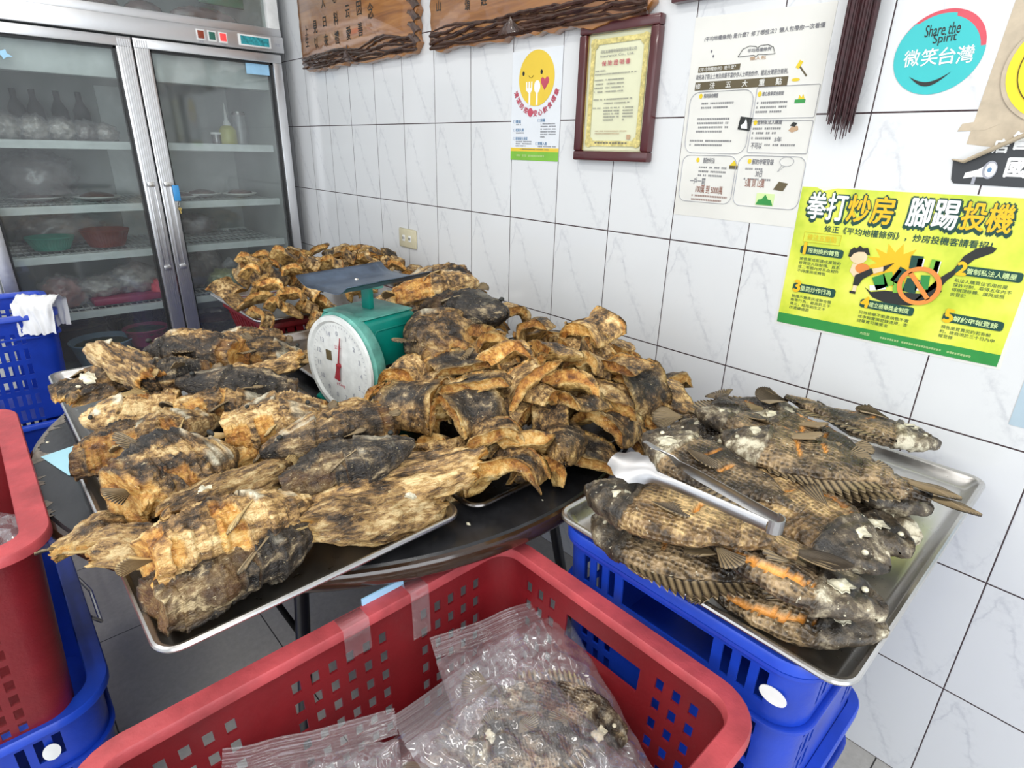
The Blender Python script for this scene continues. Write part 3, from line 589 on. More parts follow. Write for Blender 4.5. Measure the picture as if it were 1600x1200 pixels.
CARP = [
  (2, 'char', [2.129, -1.131, 0.812], 100.4, -0.0, 0.223, 0.12, 'black-charred fish half lying lowest, at the near left corner of the front tray'),
  (0, 'gold', [2.11, -1.132, 0.839], 98.5, -0.0, 0.215, 0.125, 'golden fish half with open jaw, on top of the black-charred one by the near corner'),
  (1, 'gold', [2.151, -0.944, 0.812], 83.7, -0.0, 0.21, 0.1, 'yellow fish half with fanned fin at the front right rim of the front tray'),
  (3, 'gold', [2.119, -0.893, 0.839], -105.3, -0.0, 0.239, 0.1, 'cream and pink fish half resting over the fanned-fin one'),
  (2, 'char', [2.091, -0.955, 0.869], 72.4, -0.0, 0.192, 0.095, 'fish half with jet-black back in the middle right of the front tray'),
  (4, 'dark', [1.99, -0.942, 0.874], -101.5, -0.0, 0.196, 0.095, 'brown fish half with white bony cheek behind the jet-black one'),
  (4, 'dark', [1.946, -1.153, 0.864], 111.7, -0.0, 0.168, 0.15, 'broad brown fish half with orange belly opening at the left of the front tray'),
  (1, 'gold', [2.041, -1.115, 0.869], -74.9, -0.0, 0.169, 0.075, 'long narrow golden strip pointing down to the left across the front tray'),
  (3, 'dark', [1.95, -1.245, 0.814], 110.1, -0.0, 0.087, 0.11, 'grey ruffled jaw piece jutting over the left rim of the front tray'),
  (2, 'dark', [1.722, -1.175, 0.824], 67.8, -0.0, 0.172, 0.12, 'dark snout piece with white cheek patch, far left corner of the front tray'),
  (4, 'gold', [1.892, -0.989, 0.869], 78.3, -0.0, 0.158, 0.105, 'pale head with white gill bones at the back of the front tray'),
  (0, 'gold', [1.725, -1.115, 0.834], 104.7, -0.0, 0.158, 0.1, 'mottled gold half between the two left snouts'),
  (1, 'gold', [2.049, -1.216, 0.834], 75.6, -0.0, 0.072, 0.09, 'frayed golden tail sticking out over the left rim above the near corner'),
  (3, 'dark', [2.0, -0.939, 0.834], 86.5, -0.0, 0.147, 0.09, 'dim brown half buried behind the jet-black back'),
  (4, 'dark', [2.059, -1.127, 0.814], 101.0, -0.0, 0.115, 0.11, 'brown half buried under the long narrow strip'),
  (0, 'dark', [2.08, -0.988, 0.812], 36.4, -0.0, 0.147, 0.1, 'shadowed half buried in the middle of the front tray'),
  (2, 'dark', [1.898, -1.031, 0.824], 108.4, -0.0, 0.104, 0.1, 'blackish half hidden in the centre of the front tray'),
  (1, 'dark', [1.37, -1.162, 0.849], -47.0, -0.0, 0.18, 0.15, 'ridged brown fish half at the far left corner of the left tray'),
  (3, 'gold', [1.406, -1.121, 0.889], -173.5, -0.0, 0.29, 0.08, 'curled strip with orange end standing up at the left tray back'),
  (4, 'dark', [1.425, -0.99, 0.874], -145.0, -0.0, 0.236, 0.15, 'tall tent-shaped fish half crowning the left tray'),
  (0, 'dark', [1.526, -1.065, 0.869], -108.0, -0.0, 0.152, 0.12, 'fish half with glowing orange belly under the tent-shaped one'),
  (1, 'gold', [1.585, -1.151, 0.834], -113.5, -0.0, 0.158, 0.11, 'golden flap with fin rays at the near left rim of the left tray'),
  (2, 'char', [1.647, -0.969, 0.864], -119.7, -0.0, 0.212, 0.1, 'glossy black-sided fish half at the right of the left tray'),
  (4, 'dark', [1.473, -0.847, 0.844], 80.0, -0.0, 0.19, 0.11, 'ridged half with dark domed head at the left tray far edge'),
  (3, 'gold', [1.599, -0.911, 0.874], -97.6, -0.0, 0.099, 0.08, 'small half with a pale oval bone plate behind the glossy black one'),
  (0, 'dark', [1.688, -1.002, 0.834], 64.7, -0.0, 0.187, 0.11, 'long brown half in the gap between the left and front trays'),
  (2, 'char', [1.381, -1.11, 0.824], -129.1, -0.0, 0.138, 0.1, 'charred strip wedged under the ridged left corner half'),
  (1, 'gold', [1.491, -0.743, 0.834], -128.7, -0.0, 0.102, 0.1, 'fin-rayed fragment directly left of the scale dial'),
  (4, 'dark', [1.246, -0.815, 0.824], -100.4, -0.0, 0.178, 0.1, 'low brown half beside the back rim of the left tray'),
  (1, 'gold', [1.832, -0.863, 0.834], -98.6, -0.0, 0.114, 0.1, 'golden half under the lower edge of the scale dial'),
  (0, 'dark', [1.831, -0.954, 0.864], -112.3, -0.0, 0.145, 0.1, 'half with flaky skin behind the pale white-boned head'),
  (3, 'gold', [1.482, -0.355, 0.95], 68.8, -0.0, 0.23, 0.15, 'curled jaw-shaped head topping the middle pile behind the scale'),
  (2, 'char', [1.736, -0.448, 0.955], 12.0, -0.0, 0.23, 0.15, 'black knobbly head with one white fleck on the middle pile'),
  (1, 'dark', [1.456, -0.307, 0.92], -95.0, -0.0, 0.23, 0.14, 'long flat brown side beneath the curled jaw-shaped head'),
  (0, 'dark', [1.794, -0.564, 0.92], 160.5, -0.0, 0.278, 0.17, 'big dark body with white gill bones right of the green scale'),
  (4, 'dark', [1.424, -0.327, 0.95], -82.8, -0.0, 0.23, 0.13, 'reddish brown peak at the far end of the middle pile'),
  (1, 'gold', [1.758, -0.56, 0.84], 168.3, -0.0, 0.23, 0.11, 'golden half squeezed between the scale and the big dark body'),
  (4, 'dark', [1.276, -0.311, 0.86], -99.5, -0.0, 0.23, 0.14, 'brown half hidden behind the scale column'),
  (2, 'dark', [1.549, -0.427, 0.87], 103.9, -0.0, 0.23, 0.15, 'dark half supporting the black knobbly head from below'),
  (0, 'dark', [1.601, -0.352, 0.86], -4.1, -0.0, 0.23, 0.13, 'brown half between the big dark body and the central heap'),
]
TILAPIA = [
  ([2.606, -0.647, 0.8], 15.8, -0.0, 0.3, 1, 'til', 'lowest whole fish with a spiny back along the near rim of the right tray'),
  ([2.569, -0.135, 0.86], 10.9, -0.0, 0.216, -1, 'til', 'whole fish with two orange slashes along the far edge of the right tray'),
  ([2.619, -0.392, 0.825], -2.4, -0.0, 0.215, -1, 'til', 'dark whole fish with a small orange slash, nose near the right rim'),
  ([2.452, -0.354, 0.825], -176.3, -0.0, 0.326, 1, 'til', 'whole fish buried at mid tray, head by the left rim'),
  ([2.537, -0.301, 0.86], -179.6, -0.0, 0.278, 1, 'til', 'whole fish whose broad brown tail fan reaches the far right rim'),
  ([2.392, -0.338, 0.84], -55.0, -0.0, 0.22, 1, 'til', 'fish with its tail raised at the far left of the right tray'),
  ([2.631, -0.556, 0.87], -11.3, -0.0, 0.199, -1, 'tilgold', 'fish with grey-white bony head in the right middle of the tray'),
  ([2.489, -0.564, 0.885], 178.4, -0.0, 0.248, -1, 'til', 'speckled fish with a golden belly slit, just behind the tongs'),
  ([2.652, -0.673, 0.865], 9.8, -0.0, 0.199, 1, 'til', 'whole fish with a long orange slit and white gill plate at the near right'),
  ([2.526, -0.724, 0.895], -160.2, -0.0, 0.209, -1, 'tilgold', 'pale golden fish lying under the tongs at the front left of the tray'),
  ([2.375, -0.207, 0.83], 50.5, -0.0, 0.228, 1, 'til', 'fish with raised dark fin at the far left of the right tray'),
  ([2.51, -0.688, 0.82], -163.5, -0.0, 0.204, 1, 'til', 'dark fish underneath the pale golden one at the near left corner'),
  ([2.581, -0.42, 0.885], -171.2, -0.0, 0.164, 1, 'til', 'fish on the right side whose tail nears the tray rim'),
  ([2.641, -0.357, 0.855], -7.2, -0.0, 0.167, -1, 'til', 'fish with nose near the right rim, below the two-slash one'),
  ([2.653, -0.448, 0.835], -13.3, -0.0, 0.16, 1, 'til', 'dark fish low at the right, under the bony-headed one'),
  ([2.462, -0.34, 0.865], -166.3, -0.0, 0.211, -1, 'til', 'scaly fish at the far left, above the buried mid tray fish'),
  ([2.561, -0.442, 0.9], -162.9, -0.0, 0.166, 1, 'til', 'fish on top at the far right, tail fan spread over the rim'),
  ([2.544, -0.429, 0.84], -22.1, -0.0, 0.242, 1, 'til', 'dim brown fish in the lower middle of the right tray'),
]
LAW_TEXT = [
  ('(平均地權條例) 是什麼？修了哪些法？懶人包帶你一次看懂', 2.027, 1.557, 2.284, 1.564, 'grey'),
  ('平均地權條例', 2.133, 1.526, 2.184, 1.532, 'grey'),
  ('懶人包', 2.141, 1.511, 2.176, 1.517, 'tan'),
  ('《平均地權條例》是什麼？', 2.025, 1.498, 2.119, 1.5, 'paper'),
  ('政府為了防止土地及房屋不當炒作人士哄抬炒作，穩定台灣居住條例。', 2.018, 1.483, 2.228, 1.485, 'grey'),
  ('修', 2.021, 1.463, 2.032, 1.474, 'paper'),
  ('法', 2.055, 1.463, 2.066, 1.474, 'paper'),
  ('五', 2.094, 1.462, 2.104, 1.474, 'paper'),
  ('大', 2.133, 1.462, 2.142, 1.473, 'paper'),
  ('重', 2.171, 1.462, 2.18, 1.474, 'paper'),
  ('點', 2.208, 1.462, 2.218, 1.474, 'paper'),
  ('限制換約轉售', 2.044, 1.443, 2.079, 1.452, 'grey'),
  ('重罰炒作行為', 2.064, 1.306, 2.093, 1.318, 'grey'),
  ('建立檢舉獎金制度', 2.181, 1.442, 2.227, 1.45, 'grey'),
  ('管制私法人購屋', 2.18, 1.387, 2.234, 1.396, 'grey'),
  ('解約申報登錄', 2.183, 1.307, 2.231, 1.319, 'grey'),
  ('5年', 2.224, 1.353, 2.239, 1.363, 'grey'),
  ('不可以', 2.174, 1.339, 2.199, 1.351, 'grey'),
  ('100萬 到 5000萬', 2.054, 1.24, 2.123, 1.258, 'brown'),
  ('一戶一罰', 2.036, 1.259, 2.076, 1.274, 'grey'),
  ('30日', 2.195, 1.282, 2.21, 1.295, 'grey'),
  ('5萬 到 15萬', 2.175, 1.26, 2.219, 1.278, 'brown'),
]
YEL_TEXT = [
  ('拳打', 2.32, 1.207, 2.395, 1.259, 'white'),
  ('炒房', 2.399, 1.208, 2.479, 1.258, 'amber'),
  ('腳踢', 2.504, 1.21, 2.581, 1.26, 'white'),
  ('投機', 2.587, 1.212, 2.659, 1.259, 'amber'),
  ('！', 2.669, 1.216, 2.669, 1.258, 'white'),
  ('修正《平均地權條例》，炒房投機客請看招！', 2.365, 1.184, 2.642, 1.195, 'ink'),
  ('修法五重點', 2.328, 1.159, 2.403, 1.179, 'gold'),
  ('限制換約轉售', 2.34, 1.137, 2.399, 1.142, 'lime'),
  ('重罰炒作行為', 2.347, 1.057, 2.405, 1.066, 'lime'),
  ('管制私法人購屋', 2.622, 1.138, 2.689, 1.145, 'lime'),
  ('建立檢舉獎金制度', 2.474, 1.049, 2.552, 1.056, 'lime'),
  ('解約申報登錄', 2.625, 1.052, 2.684, 1.059, 'lime'),
]

# ---------------------------------------------------------------- fried fish prototypes
def arch(name, seed, L, a, b, T0, T1, t, mat, end=(1, 1), ridge=0.0, amp=0.006, fine=0.0018, flare=0.12, nth=44, ny=18, carp=False, cut=0.12):
    """curved slab of fish: skin outside, flesh on the cut ends, membrane inside; axis along y"""
    rnd = random.Random(seed); k = 5; V = []; A = []
    loop = 2 * ny + 2 * k
    for i in range(nth + 1):
        f = i / nth; th = T0 + (T1 - T0) * f
        edge = min(f, 1 - f) / 0.12; edge = min(1, edge) ** 0.6
        tk = t * (0.30 + 0.70 * math.cos(max(-1.5, min(1.5, th * 0.75))) ** 2) * (0.25 + 0.75 * edge)
        yl = -L / 2 * (1 + cut * 1.3 * fbm((math.sin(th) * 1.7, math.cos(th) * 1.7, 3.1), 3, seed)); yr = L / 2 * (1 + cut * 1.3 * fbm((math.sin(th) * 1.7, 7.7, math.cos(th) * 1.7), 3, seed))
        for j in range(loop):
            if j < ny: s = j / (ny - 1); side = 1; q = 1.0; lobe = 0
            elif j < ny + k: s = 1; q = 1 - (j - ny + 1) / (k + 1); side = 0; lobe = 1
            elif j < 2 * ny + k: s = 1 - (j - ny - k) / (ny - 1); q = 0.0; side = -1; lobe = 0
            else: s = 0; q = (j - 2 * ny - k + 1) / (k + 1); side = 0; lobe = -1
            y = yl + (yr - yl) * s
            u = 2 * s - 1
            # width profile: end=(tail, head) factors, 1 keeps the end open, 0 closes it to a point
            e = end[0] if u < 0 else end[1]
            pr = (e + (1 - e) * max(0.0, 1 - abs(u) ** 2.2) ** 0.7) * (1 + flare * u * u * (1 if e > 0.6 else 0))
            if carp and u > .42: pr *= 1.10 if u > .46 else 1 + (u - .42) * 2.5
            pr *= 1 + 0.16 * fbm((u * 1.3, th * 0.8, 1.0), 2, seed + 5)
            bx = lambda v_: math.copysign(abs(v_) ** (.78 if not carp else 1.0), v_)
            ro = Vector((a * bx(math.sin(th)) * pr, y, b * bx(math.cos(th)) * pr)); n = Vector((math.sin(th) / a, 0, math.cos(th) / b)).normalized()
            ttk = tk * (0.25 + 0.75 * min(1, pr))
            p = ro - n * ttk * (1 - q)
            if lobe:
                p.y += lobe * (-(.0 if carp else .0085) * (1 - math.exp(-(1 - q) * 9)) + (ttk * .25 * math.sin(math.pi * q) if carp else .0) + .0065 * abs(mn.noise(Vector((th * 3.4 + seed, q * 2.5, 4)))) * math.sin(math.pi * q))
            sc = 14.0
            if ridge:
                nz = mn.fractal(Vector((p.x * 34 + seed, p.y * 9, p.z * 34)), 0.8, 2.1, 4); p += n * ridge * nz * (1 if side >= 0 else 0.6)
            nz = mn.fractal(Vector((p.x * sc + seed * 3.1, p.y * sc, p.z * sc)), 0.9, 2.0, 3); p += n * amp * nz
            p += Vector((mn.noise(p * 22 + Vector((seed, 0, 0))), mn.noise(p * 22 + Vector((0, seed, 9))), 0)) * amp * 0.5
            nz = mn.fractal(Vector((p.x * 75 + seed, p.y * 75, p.z * 75)), 0.7, 2.2, 3); p += n * fine * nz
            V.append(p)
            ew = min(1.0, min(s, 1 - s) / (.05 if carp else .16) , edge * 1.2) if side == 1 else 1
            skin = (0.25 + .75 * ew) if side == 1 else (0.10 if (side == 0 and q > 0.9) else 0.0)
            back = math.exp(-(th / 0.75) ** 2) if side == 1 else 0
            fl = (1.0 if side == 0 and q <= 0.85 else (0.55 if side == -1 and abs(th) < 0.9 and carp else 0.0)) * (0.25 + 0.75 * min(1.0, ttk / (t * 0.45)))
            A.append((skin, back, min(1, fl), 1))
    F = []
    for i in range(nth):
        for j in range(loop):
            jj = (j + 1) % loop; F.append((i * loop + j, (i + 1) * loop + j, (i + 1) * loop + jj, i * loop + jj))
    for base, rev in ((0, False), (nth * loop, True)):
        # close the free edges with quads across outer/inner runs
        for j in range(ny - 1):
            o1, o2 = base + j, base + j + 1; i1, i2 = base + (2 * ny + k - 1 - j), base + (2 * ny + k - 2 - j)
            F.append((o1, o2, i2, i1) if not rev else (o2, o1, i1, i2))
        F.append(tuple(base + ny - 1 + q for q in range(k + 2))); F.append(tuple(base + 2 * ny + k - 1 + q if base + 2 * ny + k - 1 + q < base + loop else base for q in range(k + 2)))
    wf, wa = (7.0, .016) if carp else (13.0, .009)
    V = [v + Vector((mn.noise(v * wf + Vector((seed, 3, 1))), mn.noise(v * wf + Vector((5, seed, 2))) * (.4 if carp else 1), mn.noise(v * wf + Vector((1, 8, seed))))) * wa for v in V]
    V = [v - Vector((0, 0, b * 0.45)) for v in V]
    if carp: V = [Vector((v.y, -v.x, v.z)) for v in V]
    return mesh(name, V, F, mat, True, A)

CH = [dict(L=.088, a=.046, b=.052, T0=-1.35, T1=1.35, t=.024), dict(L=.060, a=.036, b=.036, T0=-1.75, T1=1.75, t=.034),
      dict(L=.050, a=.054, b=.038, T0=-1.95, T1=1.95, t=.034, flare=.05), dict(L=.080, a=.056, b=.034, T0=-1.0, T1=1.15, t=.018, flare=.2),
      dict(L=.052, a=.044, b=.044, T0=-1.5, T1=1.6, t=.022, flare=.2), dict(L=.072, a=.064, b=.036, T0=-.9, T1=.95, t=.028),
      dict(L=.085, a=.042, b=.050, T0=-1.75, T1=1.15, t=.022, flare=.2), dict(L=.060, a=.046, b=.038, T0=-1.1, T1=1.85, t=.026, flare=.15),
      dict(L=.072, a=.048, b=.036, T0=-1.55, T1=1.3, t=.030, amp=.007), dict(L=.17, a=.034, b=.032, T0=-1.9, T1=1.9, t=.018, end=(.15, .35), amp=.003)]
CHM = {}
def chunk_mesh(v, m):
    if (v, m) not in CHM: CHM[(v, m)] = arch('fried_fish_chunk', 11 + v * 7 + (3 if m == 'dark' else 0), mat=m, **dict(CH[v], amp=CH[v].get('amp', .0042), cut=.06))
    return CHM[(v, m)]

def fan(name, R, a0, a1, mat, nr=11, th=.0012, ripple=.0016, jag=.12, seed=1, r0=.12, bend=.25):
    """fin: rays fanning out from the origin in the xy plane"""
    rnd = random.Random(seed); NA = nr * 4; NR = 8; top = []; A = []
    jags = [rnd.random() for _ in range(NA + 1)]
    for i in range(NA + 1):
        f = i / NA; a = math.radians(a0 + (a1 - a0) * f); rl = R * (0.82 + 0.18 * math.sin(math.pi * f)) * (1 - jag * (abs(math.sin(math.pi * f * nr)) < .5) * jags[i])
        for j in range(NR + 1):
            g = r0 + (1 - r0) * j / NR; r = rl * g
            z = ripple * math.cos(2 * math.pi * f * nr) * g + bend * R * g * g * math.sin(f * 3 + seed) * .5
            top.append(Vector((r * math.cos(a), r * math.sin(a), z))); A.append((0.5 + 0.5 * math.cos(2 * math.pi * f * nr), g, 0, 1))
    n = len(top); V = top + [v - Vector((0, 0, th)) for v in top]; F = []
    W = NR + 1
    for i in range(NA):
        for j in range(NR):
            q = (i * W + j, (i + 1) * W + j, (i + 1) * W + j + 1, i * W + j + 1); F.append(q); F.append(tuple(x + n for x in q[::-1]))
    for i in range(NA): F.append((i * W + NR, (i + 1) * W + NR, (i + 1) * W + NR + n, i * W + NR + n)); F.append((i * W, i * W + n, (i + 1) * W + n, (i + 1) * W))
    for j in range(NR): F.append((j, j + 1, j + 1 + n, j + n)); F.append((NA * W + j, NA * W + j + n, NA * W + j + 1 + n, NA * W + j + 1))
    return mesh(name, V, F, mat, True, A + A)

def plate(name, rx, ry, dome, mat, seed=1):
    """gill cover: small curved shield"""
    V = []; F = []; N = 20; Rr = 6
    for s in (1, -1):
        for r in range(Rr + 1):
            for k in range(N):
                t = 2 * math.pi * k / N; g = r / Rr; w = 1 + .45 * mn.noise(Vector((math.cos(t) * 1.9 + seed, math.sin(t) * 1.9, 0))) + .25 * mn.noise(Vector((math.cos(t) * 5 + seed, math.sin(t) * 5, 3)))
                x = rx * g * math.cos(t) * w; y = ry * g * math.sin(t) * w
                z = dome * (1 - g * g) + .0026 * mn.noise(Vector((x * 160, y * 160, seed))) - (0 if s > 0 else .0016)
                V.append((x, y, z))
    W = (Rr + 1) * N
    for s in (0, 1):
        for r in range(Rr):
            for k in range(N):
                q = (s * W + r * N + k, s * W + r * N + (k + 1) % N, s * W + (r + 1) * N + (k + 1) % N, s * W + (r + 1) * N + k); F.append(q if s == 1 else q[::-1])
    for k in range(N): F.append((Rr * N + k, Rr * N + (k + 1) % N, W + Rr * N + (k + 1) % N, W + Rr * N + k))
    return mesh(name, V, F, mat, True)

def ball(name, r, mat, sx=1, sy=1, sz=1, amp=0.0, freq=20, seed=0, sub=3):
    bm = bmesh.new(); bmesh.ops.create_icosphere(bm, subdivisions=sub, radius=1)
    for v in bm.verts:
        d = 1 + amp * mn.fractal(v.co * freq * .1 + Vector((seed, seed, 0)), 0.8, 2.1, 3); v.co = Vector((v.co.x * sx, v.co.y * sy, v.co.z * sz)) * r * d
    me = bpy.data.meshes.new(name); bm.to_mesh(me); bm.free(); me.materials.append(MT[mat]); me.polygons.foreach_set('use_smooth', [True] * len(me.polygons)); return me

# carp halves: unit length .24 (head +x), half width .055
CP = [dict(L=.225, a=.050, b=.046, T0=-1.55, T1=1.45, t=.022, end=(.62, .42), ridge=.0065, amp=.007, cut=.14),
      dict(L=.225, a=.050, b=.036, T0=-1.4, T1=1.7, t=.018, end=(.50, .35), ridge=.008, amp=.008, cut=.18),
      dict(L=.225, a=.048, b=.046, T0=-1.7, T1=1.7, t=.020, end=(.30, .45), ridge=.0045, amp=.007, cut=.12),
      dict(L=.225, a=.046, b=.040, T0=-1.8, T1=1.3, t=.020, end=(.65, .45), ridge=.008, amp=.010, cut=.18),
      dict(L=.225, a=.052, b=.056, T0=-1.4, T1=1.55, t=.022, end=(.75, .45), ridge=.009, amp=.008, cut=.14)]
def half_fish(mat, seed):
    """front half of a fried carp lying on its side: snout +x, back +y, cut open behind"""
    NX, NP = 110, 64; V = []; A = []; rnd = random.Random(seed); o1 = rnd.uniform(0, 9)
    for i in range(NX + 1):
        s = i / NX; x = .115 - s * .225
        pf = min(1, (s + .01) / .50) ** .62; fall = 1 - .30 * max(0, s - .55) ** 1.2 / .38
        up = .053 * pf * fall + .006 * mn.noise(Vector((s * 5, seed, 1))) * s; dn = -.047 * min(1, (s + .015) / .42) ** .55 * (1 - .22 * s) - .010 * mn.noise(Vector((s * 6, seed, 8))) * s
        wd = .040 * min(1, (s + .02) / .42) ** .6 * (1 - .35 * max(0, s - .45))
        yc = (up + dn) / 2; hy = (up - dn) / 2; bend = .012 * math.sin(s * 3.1 + seed) * s
        for k in range(NP):
            t = 2 * math.pi * k / NP; c, sn = math.cos(t), math.sin(t); yy = math.copysign(abs(c) ** .9, c)
            y = yc + hy * yy; z = wd * math.copysign(abs(sn) ** .85, sn); zz = z / max(wd, 1e-4)
            n = Vector((0, c, sn)); dz = 0; bone = 0; fl = 0
            ga = .40 + .055 * math.cos(yy * 1.5 + .3)                    # rear edge of the gill cover
            jag = mn.noise(Vector((x * 60, y * 60, seed)))
            if s < ga:
                dz += .0035 * (s / ga) ** 3
                if s > .17 and abs(yy + .12) < .62: bone = max(0, min(1, .10 + 2.4 * mn.noise(Vector((x * 30, y * 30, seed + 3.0))) + .30 * (s > ga - .04)))
                dz += .0005 * math.sin((ga - s) * 60 + jag * 2) * (abs(yy) < .8)     # plates of the cheek
            elif s < ga + .05: dz -= .0045 * (1 - (s - ga) / .05)
            ex, ey = (s - .155) / .030, (yy - .36) / .17; er = math.hypot(ex, ey)
            if er < 1.7: dz += (-.006 * (1 - er / .85) if er < .85 else .0028 * math.sin((er - .85) / .85 * math.pi)); bone = max(bone, .9 if .7 < er < 1.1 else bone)
            if s < .13 and abs(yy + .15 - s) < .20: dz -= .016 * (1 - s / .13)   # open mouth
            body = max(0, min(1, (s - ga - .02) / .08))
            dz += body * (.0075 * mn.fractal(Vector((x * 11, y * 42, seed + sn)), .8, 2.1, 4) + .006 * mn.fractal(Vector((x * 60, y * 60, seed)), .6, 2.1, 4))
            dz += (1 - body) * .0028 * mn.fractal(Vector((x * 70, y * 70, seed)), .8, 2.1, 3)
            if body and yy < -.42 + .35 * mn.noise(Vector((s * 8, seed, 2))) and zz > -.6 and mn.noise(Vector((x * 26, y * 22, seed + 6.0))) > -.12 and s > .55: fl = min(1, .55 + 1.5 * abs(jag)); dz -= .0045 + .004 * jag
            if s > .90: fl = max(fl, (s - .90) / .10 * (.5 + jag)); dz -= (s - .9) * .06 * (.5 + jag)
            q = Vector((x + (.010 * jag * (s > .93)), y, z + bend)) + n * dz
            q += Vector((0, mn.noise(Vector((x * 14, 3, seed))), mn.noise(Vector((x * 12, y * 12, seed + 1.0))))) * .006
            if seed % 3 == 2: fl *= .2; bone *= .35      # burnt ones show hardly any flesh
            V.append(q); A.append((1 if fl < .5 else .3, 1 if seed % 3 == 2 else (min(1, max(0, (yy - .0) * 1.5)) if sn > -.3 else 0), min(1, max(0, fl)), 1 - min(1, bone)))
    F = []
    for i in range(NX):
        for k in range(NP): kk = (k + 1) % NP; F.append((i * NP + k, i * NP + kk, (i + 1) * NP + kk, (i + 1) * NP + k))
    F.append(tuple(range(NP))[::-1]); cb = len(V)
    # recessed flesh on the cut end
    ring = [NX * NP + k for k in range(NP)]; ctr = sum((V[r_] for r_ in ring), Vector()) / NP
    prev = ring
    for f_ in (.82, .55, .28):
        cur = []
        for k, r_ in enumerate(ring):
            v = ctr + (V[r_] - ctr) * f_; v.x += .012 * (1 - f_) + .006 * mn.noise(v * 70); cur.append(len(V)); V.append(v); A.append((0, 0, 1, 1) if seed % 3 != 2 else (1, 1, .3, 1))
        for k in range(NP): kk = (k + 1) % NP; F.append((prev[k], prev[kk], cur[kk], cur[k]))
        prev = cur
    F.append(tuple(prev))
    me = mesh('carp_body', V, F, mat, True, A)
    bm = bmesh.new(); bm.from_mesh(me); bmesh.ops.recalc_face_normals(bm, faces=bm.faces); bm.to_mesh(me); bm.free(); return me
CPM = {}; PART = {}
def part(key, fn):
    if key not in PART: PART[key] = fn()
    return PART[key]
def make_carp(v, m, loc, yaw, pit, ln, w, label, seed, group):
    headed = v in (0, 2, 4) or seed % 5 == 1; key = (v, m, headed)
    if key not in CPM: CPM[key] = half_fish(m + 'S', v * 3 + {'gold': 0, 'dark': 1, 'char': 2}[m]) if headed else arch('carp_body', 101 + v * 13 + {'gold': 0, 'dark': 3, 'char': 5}[m], mat=m + 'S', carp=True, nth=64, ny=56, fine=.0022, **CP[v])
    o = tag(link('fried_fish_half', None, None, loc), label, 'fried fish', group)
    rnd = random.Random(seed)
    o.rotation_euler = (math.radians(rnd.uniform(-34, 34) * (.25 if m == 'char' else 1)), math.radians(pit + rnd.uniform(-8, 8)), math.radians(yaw))
    sx = max(ln, .15) * 1.12 / .235; o.scale = (sx, max(w, .085) / .104, .5 * (sx + w / .104))
    link('body', CPM[key], o)
    a, b = CP[v]['a'], CP[v]['b']; fm = 'finD' if m != 'gold' else 'fin'
    if headed:
        e = link('eye', part('eye2', lambda: ball('eye', .0052, 'ink', sz=.8)), o, (.080, .020, .027)); e['label'] = 'dark sunken eye'
        link('pectoral_fin', part(('pf2', fm), lambda: fan('pectoral_fin', .070, 158, 196, fm, seed=9, nr=13, jag=.3, ripple=.002)), o, (.024, -.020, .036), (math.radians(-14), math.radians(-16), math.radians(rnd.uniform(-10, 25))))
        link('dorsal_fin', part(('pd2', fm), lambda: fan('dorsal_fin', .050, 110, 160, fm, seed=4, nr=9, jag=.4)), o, (-.01, .046, .004), (math.radians(25), 0, math.radians(20)))
        if v != 2: link('tail_fin', part(('tf', fm), lambda: fan('tail_fin', .046, 158, 202, fm, nr=11, seed=5, jag=.3)), o, (-.095, 0, .004), (math.radians(10 * (v - 2)), math.radians(6), 0))
        return o
    g = link('gill_cover', part(('gill', v % 3), lambda: plate('gill_cover', .019, .012, .005, 'bone', v % 3)), o, (.058, .012 - .004 * v, b * .48), (math.radians(-12 + 6 * v), math.radians(14), math.radians(30 * v)))
    g['label'] = 'pale bony gill cover'
    e = link('eye', part('eye', lambda: ball('eye', .0040, 'bone', sz=.7, amp=.1)), o, (.088, .006, b * .30))
    link('pectoral_fin', part(('pf', fm), lambda: fan('pectoral_fin', .046, 160, 192, fm, seed=3)), o, (.035, -a * .72, b * .18), (math.radians(38), math.radians(-8), math.radians(8)))
    link('tail_fin', part(('tf', fm), lambda: fan('tail_fin', .046, 158, 202, fm, nr=11, seed=5, jag=.3)), o, (-.098, 0, b * .05), (math.radians(10 * (v - 2)), math.radians(6), 0))
    link('jaw', part(('jaw', m), lambda: arch('jaw', 300, .04, .020, .012, -1.5, 1.5, .006, m, end=(1, .3), carp=False, nth=24, ny=12)), o, (.104, 0, -.006), (0, math.radians(18), math.radians(-90)))
    return o

